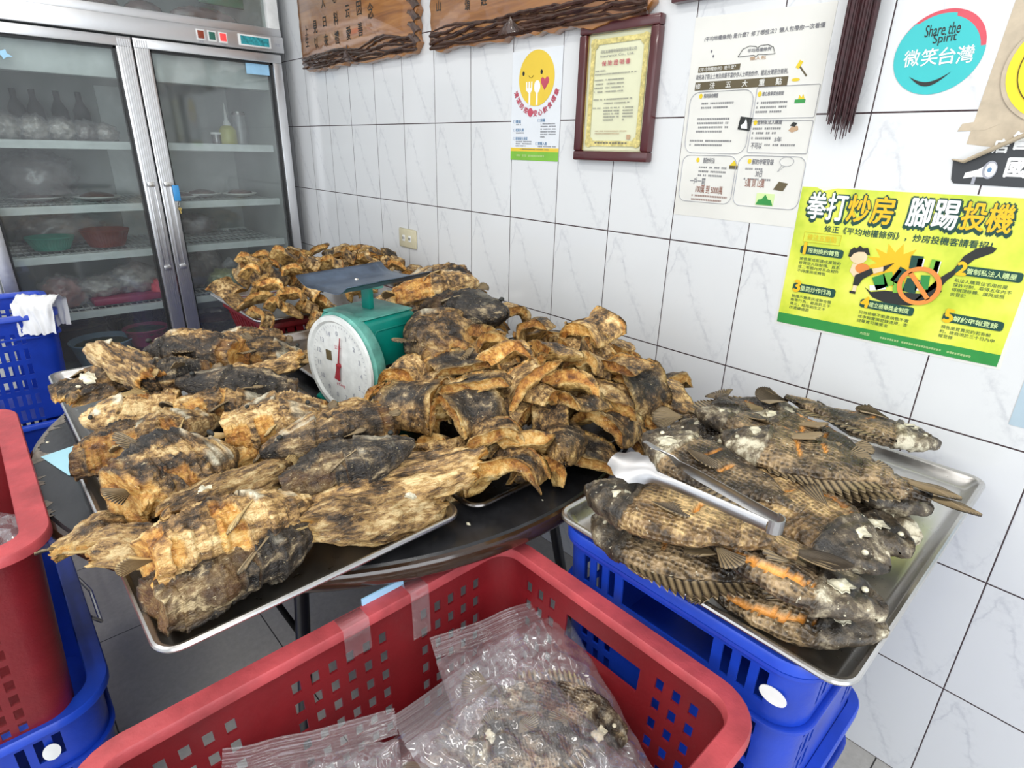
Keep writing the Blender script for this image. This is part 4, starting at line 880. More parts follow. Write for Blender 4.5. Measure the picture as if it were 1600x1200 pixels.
# whole tilapia lying on its side: head +x, back +y
def til_body(mat, seed):
    NX, NP = 100, 56; V = []; A = []
    for i in range(NX + 1):
        s = i / NX; x = .125 - s * .235
        up = .060 * max(0, math.sin(math.pi * min(1, (s + .012) ** .74))) ** .95; up = max(up, .013 * (s > .8)) + .004 * (s < .05) * s
        dn = -.052 * max(0, math.sin(math.pi * min(1, (s + .015) ** .80))) ** 1.0; dn = min(dn, -.012 * (s > .8))
        if s < .03: up *= s / .03 * .6 + .4; dn *= s / .03 * .6 + .4
        wd = .0185 * max(0, math.sin(math.pi * min(1, (s + .02) ** .66))) ** .9 + .004 * (s > .75)
        if s >= .995: wd = .003
        if s <= .005: wd = .004
        cy = (up + dn) / 2; hy = (up - dn) / 2
        for k in range(NP):
            t = 2 * math.pi * k / NP; c, sn = math.cos(t), math.sin(t)
            y = cy + hy * math.copysign(abs(c) ** .92, c); z = wd * math.copysign(abs(sn) ** .8, sn)
            side = 1 if sn >= 0 else -1; yy = (y - cy) / max(hy, 1e-4)
            fl = 0; dz = 0
            nzz = mn.noise(Vector((x * 170, y * 170, seed))) + .6 * mn.noise(Vector((x * 420, y * 420, seed)))
            for q, (sx, sl) in enumerate(((.42, .10), (.56, .08))):
                d = abs((s - sx) - yy * sl * .6) / .012 + .45 * nzz; r = abs(yy - (.15 if q == 0 else -.05)) / (.42 if q == 0 else .3)
                if d < 1 and r < 1 and (seed + q) % 3 != 0: fl = max(fl, min(1, 1.6 * (1 - max(d, r ** 2)))); dz -= .005 * (1 - d) * (1 - r * r)
            # long belly slit
            if .27 < s < .66 and abs(yy + .76 + .05 * nzz + .5 * (s - .45)) < .065 * (1 - ((s - .46) / .2) ** 2) + .01 and seed % 2 == 0: fl = max(fl, 1.0); dz -= .004
            hd = 1 if s < .25 + .035 * math.cos(yy * 1.6) else 0
            if hd and abs(s - (.235 + .03 * math.cos(yy * 1.6))) < .012: dz += .0022
            if not hd and s < .30: dz -= .0015
            if hd: dz += .0036 * mn.fractal(Vector((x * 70, y * 70, seed)), .8, 2, 4) - (.003 if (abs(s - .095) < .018 and abs(yy - .32) < .22) else 0)
            if s < .07 and abs(yy) < .28: dz -= .009 * (1 - s / .07)   # mouth notch
            p = Vector((x, y, z + dz * side))
            p.z += .012 * math.sin(s * 3 + seed) * s * (1 if seed % 2 else -1) * .8
            p += Vector((0, .004 * mn.noise(Vector((x * 45, seed, 1))) * (1 if abs(yy) > .6 else .5), 0.0045 * mn.fractal(Vector((x * 24, y * 24, seed * 2.0 + side)), .9, 2, 4)))
            V.append(p); A.append((0 if hd or fl > .3 else 1, hd, fl, 1))
    F = []
    for i in range(NX):
        for k in range(NP): kk = (k + 1) % NP; F.append((i * NP + k, i * NP + kk, (i + 1) * NP + kk, (i + 1) * NP + k))
    F.append(tuple(range(NP))[::-1]); F.append(tuple(NX * NP + k for k in range(NP)))
    me = mesh('body', V, F, mat, True, A)
    bm = bmesh.new(); bm.from_mesh(me); bmesh.ops.recalc_face_normals(bm, faces=bm.faces); bm.to_mesh(me); bm.free(); return me
def spiny(mat):
    """dorsal fin: webbed spines along the back"""
    N = 15; V = []; F = []; A = []
    for i in range(N * 4 + 1):
        f = i / (N * 4); x = .055 - f * .125; base = .058 * math.sin(math.pi * min(1, (.30 + f * .53) ** .74)) ** .95
        sp = math.cos(2 * math.pi * f * N) * .5 + .5; h = (.010 + .012 * math.sin(math.pi * f ** .8) + .008 * f) * (.62 + .38 * sp)
        for j in range(4):
            g = j / 3; V.append((x - g * h * .6, base + g * h - .002, .0012 + .0008 * sp + .003 * g * math.sin(f * 9))); A.append((sp, g, 0, 1))
    n = len(V); V += [(x, y, z - .0024) for x, y, z in V]; A += A
    for i in range(N * 4):
        for j in range(3):
            q = (i * 4 + j, (i + 1) * 4 + j, (i + 1) * 4 + j + 1, i * 4 + j + 1); F.append(q[::-1]); F.append(tuple(k + n for k in q))
        F.append((i * 4 + 3, (i + 1) * 4 + 3, (i + 1) * 4 + 3 + n, i * 4 + 3 + n)); F.append((i * 4, i * 4 + n, (i + 1) * 4 + n, (i + 1) * 4))
    F.append((0, 1, 2, 3, 3 + n, 2 + n, 1 + n, n)); e = N * 16; F.append((e + n, e + 1 + n, e + 2 + n, e + 3 + n, e + 3, e + 2, e + 1, e))
    return mesh('dorsal_fin', V, F, mat, True, A)
def make_tilapia(loc, rot, sc, m, label, seed, group, name='whole_fried_fish', cat='fish', lean=True):
    o = tag(link(name, None, None, loc, rot, (sc, sc, sc)), label, cat, group)
    fm = 'finD'
    link('body', part(('tb', m, seed % 6), lambda: til_body(m, seed % 6)), o)
    link('dorsal_fin', part(('df', fm), lambda: spiny(fm)), o)
    link('tail_fin', part(('ttf', fm), lambda: fan('tail_fin', .060, 149, 211, fm, nr=15, seed=2, bend=.3, r0=.1, jag=.35, ripple=.0022)), o, (-.100, .001, 0))
    up = 1 if abs(rot[0]) < 1.5 else -1
    for s in ((1, -1) if False else (up,)):
        link('pectoral_fin', part(('tpf', fm), lambda: fan('pectoral_fin', .056, 158, 198, fm, nr=9, seed=7)), o, (.052, -.006, .0165 * s), (0, math.radians(8 * s), math.radians(18)))
        g = link('gill_cover', part('tgc', lambda: plate('gill_cover', .011, .014, .003, 'bone', 4)), o, (.080, -.008, .0155 * s), (0 if s > 0 else math.pi, 0, 0)); g['label'] = 'whitish bony gill cover'
        link('eye', part('teye', lambda: ball('eye', .0036, 'bone', sz=.8)), o, (.101, .011, 0.0105 * s))
    link('anal_fin', part(('af', fm), lambda: fan('anal_fin', .040, 200, 248, fm, nr=8, seed=4)), o, (-.032, -.028, 0))
    return o

# ---------------------------------------------------------------- the setting
def struct(name, V0, V1, mat):
    o = MB().box(V0[0], V1[0], V0[1], V1[1], V0[2], V1[2]).build(name, mat); o['kind'] = 'structure'; return o
struct('floor', (-0.9, -4.2, -0.1), (5.2, 0.12, 0.0), 'floor')
struct('wall_right', (-0.9, 0.0, 0.0), (5.2, 0.12, 2.8), 'wall')
struct('wall_back', (-1.02, -4.2, 0.0), (-0.9, 0.12, 2.8), 'wall_b')
struct('ceiling', (-0.9, -4.2, 2.8), (5.2, 0.12, 2.9), 'ceil')

# ---------------------------------------------------------------- trays
def tray(name, label, x0, x1, y0, y1, zr, mat='pan', depth=.024, rz=0, r=.028, group=None):
    cx, cy = (x0 + x1) / 2, (y0 + y1) / 2; lx, ly = (x1 - x0) / 2, (y1 - y0) / 2
    t = thing(name, label, 'tray', (cx, cy, zr - depth), rz, group)
    def ring(inset, z, rr):
        return [(px, py, z) for px, py in rpoly(-lx + inset, lx - inset, -ly + inset, ly - inset, max(rr, .004), 7)]
    th = .0014
    prof = [(.0, depth - .005, r), (.001, depth - .001, r), (.004, depth, r), (.0075, depth - .001, r - .006), (.009, depth - .004, r - .008), (.021, .0035, r - .014), (.027, th, r - .016)]
    rings = [ring(*p) for p in prof]; V = [v for q in rings for v in q]; n = len(rings[0]); F = []
    for i in range(len(rings) - 1):
        for k in range(n): F.append((i * n + k, i * n + (k + 1) % n, (i + 1) * n + (k + 1) % n, (i + 1) * n + k))
    F.append(tuple((len(rings) - 1) * n + k for k in range(n)))
    # underside
    ub = len(V); und = [ring(.0, depth - .006, r), ring(.006, depth - .006, r), ring(.0085, depth - .006, r - .006), ring(.0215, .0022, r - .014), ring(.027, 0, r - .016)]
    V += [v for q in und for v in q]
    for i in range(len(und) - 1):
        for k in range(n): F.append((ub + i * n + (k + 1) % n, ub + i * n + k, ub + (i + 1) * n + k, ub + (i + 1) * n + (k + 1) % n))
    F.append(tuple(ub + 4 * n + k for k in range(n))[::-1])
    for k in range(n): F.append(((k + 1) % n, k, ub + k, ub + (k + 1) % n))
    # basin and rolled rim are separate parts
    me = mesh('basin', V, F, mat, True); me.set_sharp_from_angle(angle=math.radians(60)); link('basin', me, t)
    q = MB().tube([(x, y, depth - .003) for x, y, _ in ring(.002, 0, r)], .0042, 8, True).build('rim', mat, t, smooth=True)
    return t

# ---------------------------------------------------------------- round table
TC = (1.62, -.68)
tb = thing('round_table', 'round black folding table with worn chipped edge, carrying the fish trays', 'table', (TC[0], TC[1], 0))
MB().lathe([(.0, .728), (.640, .728), (.650, .733), (.650, .748), (.645, .7525), (.0, .7525)], 96).build('tabletop', 'tabletop', tb, smooth=True)
MB().lathe([(.650, .7500), (.657, .7490), (.661, .741), (.659, .726), (.652, .718), (.645, .716), (.645, .730), (.650, .7325)], 96, caps=False).build('edge_band', 'band', tb, smooth=True)
# chipped worn edge patches lying in the laminate
mb = MB(); V = []; F = []; K = 260
for k in range(K + 1):
    a = math.radians(172 + k * .42); q = mn.noise(Vector((k * .085, 2, 0))) + .5 * mn.noise(Vector((k * .33, 5, 0))) + .35 * mn.noise(Vector((k * .9, 9, 0)))
    d = .0025 + max(0, q + .12) * .040
    for r_ in (.6495, .6495 - d): V.append((r_ * math.cos(a), r_ * math.sin(a), .7529))
for k in range(K): F.append((2 * k, 2 * k + 2, 2 * k + 3, 2 * k + 1))
mb.add(V, F)
p = mb.build('chipped_edge', 'worn', tb); p['label'] = 'greyish bare wood where the black top has chipped off'
MB().lathe([(.58, .69), (.60, .69), (.60, .7285), (.58, .7285)], 64, caps=False).build('apron', 'leg', tb, smooth=True)
for sx in (1, -1):
    for sy in (1, -1):
        MB().tube([(sx * .30, sy * .30, .728), (sx * .40, sy * .40, .0)], .014, 10).build('leg', 'leg', tb, smooth=True)
MB().tube([(.335, .335, .45), (-.335, .335, .45), (-.335, -.335, .45), (.335, -.335, .45)], .009, 8, True).build('leg_brace', 'leg', tb, smooth=True)
o = MB().box(-.06, .06, -.045, .045, 0, .0008).build('paper_slip', 'cyanp'); o.location = (1.545, -1.245, .7533); o.rotation_euler = (0, 0, .25)
tag(o, 'pale blue paper slip on the black table under the left tray rims', 'paper')
rn = random.Random(8); crumbs = MB()
for k in range(60):
    a = rn.uniform(0, 6.28); r_ = rn.uniform(.45, .645); x, y = TC[0] + r_ * math.cos(a), TC[1] + r_ * math.sin(a)
    if y > -1.1 and x < 2.2: continue
    s = rn.uniform(.002, .006); crumbs.add([(x - s, y, .7527), (x, y - s * .6, .7527), (x + s, y, .7527), (x, y + s * .6, .7527), (x, y, .7527 + s * .5)], [(0, 1, 4), (1, 2, 4), (2, 3, 4), (3, 0, 4), (3, 2, 1, 0)])
tag(crumbs.build('batter_crumbs', 'bone'), 'loose batter crumbs scattered on the bare black table top', 'crumbs', kind='stuff')

tray('tray', 'steel tray at the far left of the round table holding ridged fish halves', 1.05, 1.62, -1.24, -.80, .7775)
tray('tray', 'steel tray of fish halves at the table front, near corner jutting over the floor', 1.555, 2.205, -1.262, -.822, .7805, depth=.026)
tray('tray', 'dark steel tray under the heap of golden chunks in the middle', 1.745, 2.205, -.80, -.12, .7775, 'panD')
tray('tray', 'steel tray behind the green scale holding big fish heads', 1.08, 1.54, -.74, -.07, .7775)
tray('tray', 'steel tray on the red basket by the fridge, heaped with small chunks', .55, 1.03, -.705, -.045, .815)
tray('tray', 'steel tray of whole fish on the blue crates by the tiled wall', 2.305, 2.75, -.715, -.035, .7845)

# ---------------------------------------------------------------- plastic crates
def crate(name, label, cx, cy, z0, z1, lx, ly, mat, rimmat, fx, fy, taper=.03, r=.045, th=.0035, rim=.016, bands=(), rz=0, handles=('x', -1, 1), flip=1, group=None, sticker=None, cat='crate', wirez=None, handlehole=False):
    """lx, ly: outer size at the rim; fx(u,z)/fy(u,z): is there a hole at u (m from the middle) and height z on the +-x / +-y walls"""
    t = thing(name, label, cat, (cx, cy, z0), rz, group); H = z1 - z0
    def br(size, z, fn):
        us = set([-size / 2 + r, size / 2 - r])
        for a, b in fn: us.add(a); us.add(b)
        us = sorted(u for u in us if -size / 2 + r <= u <= size / 2 - r); out = [us[0]]
        for u in us[1:]:
            if u - out[-1] > .0008: out.append(u)
        return out
    zs = sorted(set([0.0, H] + [q for rr in (fx['rows'] + fy['rows']) for q in rr[:2]] + [H - .012]))
    zz = [zs[0]]
    for z in zs[1:]:
        if z - zz[-1] > .0008: zz.append(z)
    zs = zz
    ux = br(ly, 0, fx['cols']); uy = br(lx, 0, fy['cols'])
    P = []  # (side, u, x, y at unit rim size, nx, ny)
    for s, (us, _) in enumerate(((uy, 0), (ux, 0), (uy, 0), (ux, 0))):
        L = us if s in (1, 2) else us
        if s == 0: seq = [(u, -ly / 2, 0, -1) for u in us]
        elif s == 1: seq = [(lx / 2, u, 1, 0) for u in us]
        elif s == 2: seq = [(u, ly / 2, 0, 1) for u in reversed(us)]
        else: seq = [(-lx / 2, u, -1, 0) for u in reversed(us)]
        for i, (x, y, nx, ny) in enumerate(seq): P.append((s, x, y, nx, ny, i < len(seq) - 1))
        c = ((lx / 2 - r, -ly / 2 + r, -90), (lx / 2 - r, ly / 2 - r, 0), (-lx / 2 + r, ly / 2 - r, 90), (-lx / 2 + r, -ly / 2 + r, 180))[s]
        for k in range(1, 7):
            a = math.radians(c[2] + 90 * k / 7); P.append((9, c[0] + r * math.cos(a), c[1] + r * math.sin(a), math.cos(a), math.sin(a), False))
    n = len(P); m = len(zs); V = []
    def sc(z): return 1 - taper * (1 - z / H)
    for inner in (0, 1):
        for z in zs:
            k = sc(z)
            for (s, x, y, nx, ny, _) in P: V.append((x * k - nx * th * inner, y * k - ny * th * inner, z))
    def hole(i, j):
        s, x, y, nx, ny, ok = P[i]
        if not ok: return False
        x2, y2 = P[(i + 1) % n][1:3]; zc = (zs[j] + zs[j + 1]) / 2
        f = fy if s in (0, 2) else fx; u = (x + x2) / 2 if s in (0, 2) else (y + y2) / 2
        cin = [q for q, (a, b) in enumerate(f['cols']) if a < u < b]
        if not cin: return False
        for rr in f['rows']:
            if rr[0] < zc < rr[1] and (len(rr) < 3 or cin[0] in rr[2]): return True
        return False
    Hh = [[hole(i, j) for j in range(m - 1)] for i in range(n)]; F = []; N = n * m
    for i in range(n):
        i2 = (i + 1) % n
        for j in range(m - 1):
            a, b, c, d = j * n + i, j * n + i2, (j + 1) * n + i2, (j + 1) * n + i
            if Hh[i][j]: continue
            F.append((a, b, c, d)); F.append((a + N, d + N, c + N, b + N))
            if Hh[i2][j]: F.append((b, b + N, c + N, c))
            if Hh[i - 1][j]: F.append((a, d, d + N, a + N))
            if j + 1 < m - 1 and Hh[i][j + 1]: F.append((d, c, c + N, d + N))
            if j > 0 and Hh[i][j - 1]: F.append((a, a + N, b + N, b))
            if j == m - 2: F.append((d, c, c + N, d + N))
    F.append(tuple(range(n))[::-1]); F.append(tuple(N + k for k in range(n)))
    for i in range(n): F.append((i, i + N, (i + 1) % n + N, (i + 1) % n))
    V += [(v[0], v[1], v[2] + .003) for v in V[N:N + n]]; F[-n - 1] = tuple(2 * N + k for k in range(n))
    me = mesh('basket_wall', V, F, mat, True); me.set_sharp_from_angle(angle=math.radians(35)); link('basket_wall', me, t)
    def ringed(zc, hz, out, inn, nm, mt):
        k = sc(zc); V = []; F = []
        for q, (o_, z) in enumerate(((out, zc - hz), (out, zc + hz * .7), (out - .002, zc + hz), (-inn + .002, zc + hz), (-inn, zc + hz * .7), (-inn, zc - hz))):
            for (s, x, y, nx, ny, _) in P: V.append((x * k + nx * o_, y * k + ny * o_, z))
        for q in range(6):
            for i in range(n): i2 = (i + 1) % n; q2 = (q + 1) % 6; F.append((q * n + i, q * n + i2, q2 * n + i2, q2 * n + i))
        me = mesh(nm, V, F, mt, True); me.set_sharp_from_angle(angle=math.radians(40)); return link(nm, me, t)
    ringed(H - .006, .008, rim * .55, rim * .45 + th, 'rim', rimmat)
    for b in bands: ringed(b * H, .003, .009, 0, 'rib', mat)
    ax, s1, s2 = handles
    for s in (s1, s2):
        if s == 0: continue
        zt = H - .028 if wirez is None else wirez
        if ax == 'x': pts = [(s * (lx / 2 - .002), -.075, zt), (s * (lx / 2 + .016), -.078, zt + .004), (s * (lx / 2 + .030), -.062, zt - .028), (s * (lx / 2 + .030), .062, zt - .028), (s * (lx / 2 + .016), .078, zt + .004), (s * (lx / 2 - .002), .075, zt)]
        else: pts = [(-.075, s * (ly / 2 - .002), zt), (-.078, s * (ly / 2 + .016), zt + .004), (-.062, s * (ly / 2 + .030), zt - .028), (.062, s * (ly / 2 + .030), zt - .028), (.078, s * (ly / 2 + .016), zt + .004), (.075, s * (ly / 2 - .002), zt)]
        h = MB().tube(pts, .0042, 8).build('wire_handle', 'wire', t, smooth=True); h['label'] = 'steel wire handle'
    if sticker:
        x, y, z, axis = sticker
        o = MB().lathe([(.0, 0), (.014, 0), (.014, .0012), (0, .0012)], 24).build('round_sticker', 'white', t)
        o.location = (x, y, z); o.rotation_euler = (math.radians(90), 0, 0) if axis == '-y' else (0, math.radians(90), 0); o.scale = (1.25, .9, 1); o['label'] = 'round white sticker'
    return t
def cols(groups, w, gap):
    out = []
    for c, k in groups:
        tot = k * w + (k - 1) * gap
        for i in range(k): a = c - tot / 2 + i * (w + gap); out.append((a, a + w))
    return out
# red crate in the foreground
rows = [(.315 - .050 - k * .0355 - .020, .315 - .050 - k * .0355) for k in range(6)]
c_long = cols([(-.213, 5), (-.005, 6), (.205, 6)], .0125, .0145)
cs = cols([(-.145, 4)], .0125, .0145) + [(-.072, .072)] + cols([(.145, 4)], .0125, .0145)
small = [0, 1, 2, 3, 5, 6, 7, 8]
rr = [(a, b, small) for a, b in rows] + [(.215, .258, [4])]
crate('red_crate', 'large red perforated crate in the foreground holding bags of fish', 2.4425, -1.052, .385, .70, .455, .625, 'red', 'redrim', dict(cols=c_long, rows=rows), dict(cols=cs, rows=rr), taper=.07, r=.05, rim=.026, handles=('y', 0, 1))
cr = [o for o in bpy.data.objects if o.name == 'red_crate'][0]
MB().tube([(.205, -.02, .26), (.246, -.02, .262), (.262, -.035, .245), (.268, -.10, .225), (.262, -.165, .245), (.246, -.18, .262), (.205, -.18, .26)], .0045, 8).build('wire_handle', 'wire', cr, smooth=True)
slot = cols([(-.17, 4), (.17, 4)], .013, .012); wide = [(-.085, .085)]
def bluepat(H, L):
    w = .013; c = cols([(-.15 * L / .45, 4), (.15 * L / .45, 4)], w, .012) + [(-.085 * L / .45, .085 * L / .45)]
    return dict(cols=c, rows=[(H - .085, H - .035)] + [(a, a + .038, [0, 1, 2, 3, 4, 5, 6, 7]) for a in [q for q in (H - .15, H - .20, H - .25, H - .30, H - .35) if q > .02]])
crate('blue_crate', 'blue crate directly under the tray of whole fish', 2.510, -.520, .46, .7595, .405, .355, 'blue', 'bluerim', bluepat(.2995, .355), bluepat(.2995, .405), taper=.05, bands=(.62, .94), handles=('y', 0, 0), sticker=(.163, -.1765, .235, '-y'))
crate('blue_crate', 'bottom blue crate by the wall, below the one carrying the tray', 2.510, -.520, .0, .459, .405, .355, 'blue', 'bluerim', bluepat(.459, .355), bluepat(.459, .405), taper=.04, bands=(.80, .5), handles=('y', 0, 0))
crate('blue_crate', 'blue crate hidden beneath the foreground red crate', 2.4425, -1.052, .0, .384, .44, .60, 'blue', 'bluerim', bluepat(.384, .62), bluepat(.384, .435), taper=.04, handles=('y', 0, 0))
# left side stacks
g5 = [(.36 - .055 - k * .052 - .036, .36 - .055 - k * .052) for k in range(6)]
gc = cols([(0, 14)], .013, .012); gcl = cols([(0, 19)], .013, .012)
crate('blue_crate', 'blue lattice crate with white cloth over its rim, beside the fridge', .275, -1.41, .44, .80, .39, .52, 'blue', 'bluerim', dict(cols=gc, rows=g5), dict(cols=cols([(0, 10)], .013, .012), rows=g5), taper=.08, bands=(.80,), handles=('y', 0, 1))
crate('blue_crate', 'lower blue lattice crate beneath the cloth-draped one', .275, -1.41, .0, .438, .42, .54, 'blue', 'bluerim', dict(cols=gc, rows=g5), dict(cols=cols([(0, 10)], .013, .012), rows=g5), taper=.06, bands=(.8,), handles=('y', 0, 1))
crate('blue_crate', 'low blue crate on the floor behind the left red crate', .78, -1.585, .0, .43, .56, .44, 'blue', 'bluerim', dict(cols=gc, rows=g5), dict(cols=gcl, rows=g5), taper=.05, handles=('x', 0, 0))
crate('blue_crate', 'blue crate on the floor that the left red crate is nested in', 1.46, -1.56, .0, .41, .68, .48, 'blue', 'bluerim', bluepat(.41, .45), bluepat(.41, .62), taper=.04, r=.07, rim=.03, bands=(.72,), handles=('y', 0, 1), sticker=(.343, .15, .345, '+x'))
g3 = [(.02 + k * .032, .02 + k * .032 + .021) for k in range(7)]
crate('red_crate', 'red crate at the left edge holding a clear plastic bag', 1.53, -1.552, .395, .768, .615, .43, 'red', 'redrim', dict(cols=cols([(-.06, 5), (.11, 3)], .013, .012), rows=g3), dict(cols=cols([(-.18, 5), (0, 5), (.18, 5)], .013, .012), rows=g3), taper=.11, r=.05, rim=.036, handles=('x', 0, 1))
# red basket under the rear tray, on a stand of crates
crate('red_basket', 'red plastic basket under the rear tray near the fridge', .79, -.375, .60, .7905, .42, .60, 'red', 'red', dict(cols=cols([(0, 16)], .008, .024), rows=[(.02, .17)]), dict(cols=cols([(0, 11)], .008, .024), rows=[(.02, .17)]), taper=.16, cat='basket', handles=('y', 0, 0))
crate('blue_crate', 'dark blue crate holding up the red basket near the fridge', .79, -.375, .0, .599, .44, .62, 'blue', 'bluerim', bluepat(.599, .5), bluepat(.599, .4), taper=.04, handles=('y', 0, 0))

# white cloth hanging over the blue crate corner
def cloth(name, cx, cy, z, lx, ly, label):
    V = []; F = []; N, Mn = 36, 30
    for s in (0, 1):
        for i in range(N + 1):
            for j in range(Mn + 1):
                u = i / N - .5; v = j / Mn - .5; d = abs(v) * ly
                x = u * lx * (1 - .3 * abs(v)); over = .055
                y = math.copysign(min(d, over), v); zz = z - max(0, d - over) * .95 + .022 * math.exp(-(v / .12) ** 2)
                zz += .009 * mn.fractal(Vector((u * 6, v * 7, 1)), .8, 2, 3); y += .012 * mn.noise(Vector((u * 9, v * 4, 7)))
                V.append((cx + x, cy + y, zz - s * .003))
    W = (N + 1) * (Mn + 1)
    for s in (0, 1):
        for i in range(N):
            for j in range(Mn):
                q = (s * W + i * (Mn + 1) + j, s * W + (i + 1) * (Mn + 1) + j, s * W + (i + 1) * (Mn + 1) + j + 1, s * W + i * (Mn + 1) + j + 1); F.append(q if s == 0 else q[::-1])
    return tag(link(name, mesh(name, V, F, 'cloth')), label, 'cloth')
cl = cloth('white_cloth', 0, 0, 0, .12, .30, 'white folded cloth draped over the rim of the blue lattice crate')
cl.location = (.44, -1.185, .832); cl.rotation_euler = (0, 0, math.radians(62))

# ---------------------------------------------------------------- the fish
GC = 'golden fish chunks in the central heap'; GB = 'small fish chunks in the rear heap'
random.seed(3)
for kind, v, m, loc, rot, s, lab in CHUNKS:
    o = link('fried_fish_chunk', chunk_mesh(v, m), None, loc, [math.radians(a) for a in rot], (s, s, s))
    grp = GC if kind[0] == 'C' else GB
    tag(o, lab or ('golden brown fish chunk filling the inside of the central heap' if kind == 'CF' else 'small fried fish chunk filling the rear heap on the red basket'), 'fried fish', grp if lab else grp + ', filling')
random.seed(9)
for i, (v, m, c, yaw, pit, ln, w_, lab) in enumerate(CARP):
    make_carp(v, m, c, yaw, pit, ln, w_, lab, i, 'fried fish halves on the round table')
for i, (c, yaw, pit, ln, fl, m, lab) in enumerate(TILAPIA):
    sc = max(ln, .285) / .250; y = math.radians(yaw); d = Vector((math.cos(y), math.sin(y), 0))
    hp = Vector(c) + d * ln / 2; ctr = hp - d * .125 * sc * .98
    if d.x < -.5: ctr = ctr * .35 + Vector(c) * .65
    rr_ = random.Random(i)
    make_tilapia(ctr, (math.radians(rr_.uniform(-14, 14) + (0 if fl > 0 else 180)), math.radians(rr_.uniform(-4, 4)), y), sc, m, lab, i, 'whole fried fish on the right tray')

# ---------------------------------------------------------------- spring scale
SCX, SCY = 1.632, -.655
sc_ = thing('weighing_scale', 'green enamel spring scale with round white dial and blue-grey plate, between the trays', 'scale', (SCX, SCY, .7535), math.radians(10))
def loft(rects, name, mat, parent, bevel=.006):
    """stack of rectangles (hx, hy, z)"""
    mb = MB(); V = []
    for hx, hy, z in rects: V += [(-hx, -hy, z), (hx, -hy, z), (hx, hy, z), (-hx, hy, z)]
    F = [(3, 2, 1, 0)] + [(i * 4 + k, i * 4 + (k + 1) % 4, i * 4 + 4 + (k + 1) % 4, i * 4 + 4 + k) for i in range(len(rects) - 1) for k in range(4)] + [tuple((len(rects) - 1) * 4 + k for k in range(4))]
    mb.add(V, F); return mb.build(name, mat, parent, smooth=True, bevel=bevel)
loft([(.092, .105, 0), (.092, .105, .012), (.083, .095, .018), (.080, .076, .085), (.080, .076, .205), (.076, .072, .215)], 'housing', 'green', sc_, .007)
MB().box(-.070, .070, -.076, .076, .2152, .2205).build('top_plate', 'greenw', sc_, bevel=.004)
# embossed frame and black label on the right face
MB().tube([(.0805, -.066, .075), (.0805, .066, .075), (.0805, .066, .165), (.0805, .045, .190), (.0805, -.045, .190), (.0805, -.066, .165)], .0022, 6, True).build('embossed_frame', 'green', sc_, smooth=True)
p = MB().box(.0795, .0818, -.052, .010, .083, .104).build('label_plate', 'ink', sc_); p['label'] = 'small black label with pale lettering'
MB().lathe([(.118, 0), (.121, .004), (.121, .026), (.114, .032), (.104, .034), (.104, .028)], 64, caps=True).build('dial_case', 'greenw', sc_, smooth=True, loc=(.012, -.066, .108), rot=(math.radians(90), 0, 0))
d = MB().lathe([(.100, .0325), (.1135, .0325), (.1165, .0345), (.1145, .040), (.1045, .0405), (.0985, .0345)], 64, caps=False).build('dial_rim', 'dial', sc_, smooth=True, loc=(.012, -.066, .108), rot=(math.radians(90), 0, 0))
face = MB().lathe([(.0, .0352), (.1035, .0352)], 64, caps=False).build('dial_face', 'dial', sc_, loc=(.012, -.066, .108), rot=(math.radians(90), 0, 0))
def text_mesh(s, size=1.0, off=0.0):
    cu = bpy.data.curves.new('txt', 'FONT'); cu.body = s; cu.size = size; cu.offset = off; cu.align_x = 'LEFT'; cu.resolution_u = 3
    o = bpy.data.objects.new('txt', cu); C.objects.link(o); dg = bpy.context.evaluated_depsgraph_get(); dg.update()
    me = bpy.data.meshes.new_from_object(o.evaluated_get(dg)); bpy.data.objects.remove(o); bpy.data.curves.remove(cu); return me
def fit_text(name, s, x0, z0, x1, z1, mat, y, parent=None, off=0.0, keep=False, rot=0.0):
    """lettering filling the box x0..x1, z0..z1 on a surface facing -y"""
    me = text_mesh(s, 1.0, 0.0)
    if not len(me.vertices): return None
    co = np.empty(len(me.vertices) * 3); me.vertices.foreach_get('co', co); co = co.reshape(-1, 3)
    lo, hi = co.min(0), co.max(0); w = max(hi[0] - lo[0], 1e-4); h = max(hi[1] - lo[1], 1e-4)
    kx = (x1 - x0) / w; kz = (z1 - z0) / h
    if keep: kx = kz = min(kx, kz)
    X = (co[:, 0] - (lo[0] + hi[0]) / 2) * kx; Z = (co[:, 1] - (lo[1] + hi[1]) / 2) * kz
    c_, s_ = math.cos(rot), math.sin(rot); X, Z = X * c_ - Z * s_, X * s_ + Z * c_
    out = np.stack([X + (x0 + x1) / 2, np.full(len(X), y), Z + (z0 + z1) / 2], 1); me.vertices.foreach_set('co', out.ravel()); me.update()
    me.name = name; me.materials.clear(); me.materials.append(MT[mat])
    if off:   # bold: the same strokes again, a little to each side
        bm = bmesh.new(); bm.from_mesh(me); q = off * .9 * abs(kx)
        for k, (dx, dz) in enumerate(((q, 0), (-q, 0), (0, q), (0, -q))):
            d = bmesh.ops.duplicate(bm, geom=[f for f in bm.faces][:len(me.polygons)])['geom']
            for v in d:
                if isinstance(v, bmesh.types.BMVert): v.co += Vector((dx, -.00004 * (k + 1), dz))
        bm.to_mesh(me); bm.free()
    return link(name, me, parent)
fr = thing('tmp', None, None)
bpy.data.objects.remove(fr)
YF = -.066 - .0362
mb = MB()
for k in range(60):
    a = math.radians(k * 6); L_ = .009 if k % 5 == 0 else .004; w_ = .0006
    c, s = math.cos(a), math.sin(a); r1, r2 = .094, .094 - L_
    mb.add([(.012 + r1 * c - w_ * s, YF, .108 + r1 * s + w_ * c), (.012 + r1 * c + w_ * s, YF, .108 + r1 * s - w_ * c), (.012 + r2 * c + w_ * s, YF, .108 + r2 * s - w_ * c), (.012 + r2 * c - w_ * s, YF, .108 + r2 * s + w_ * c)], [(0, 1, 2, 3)])
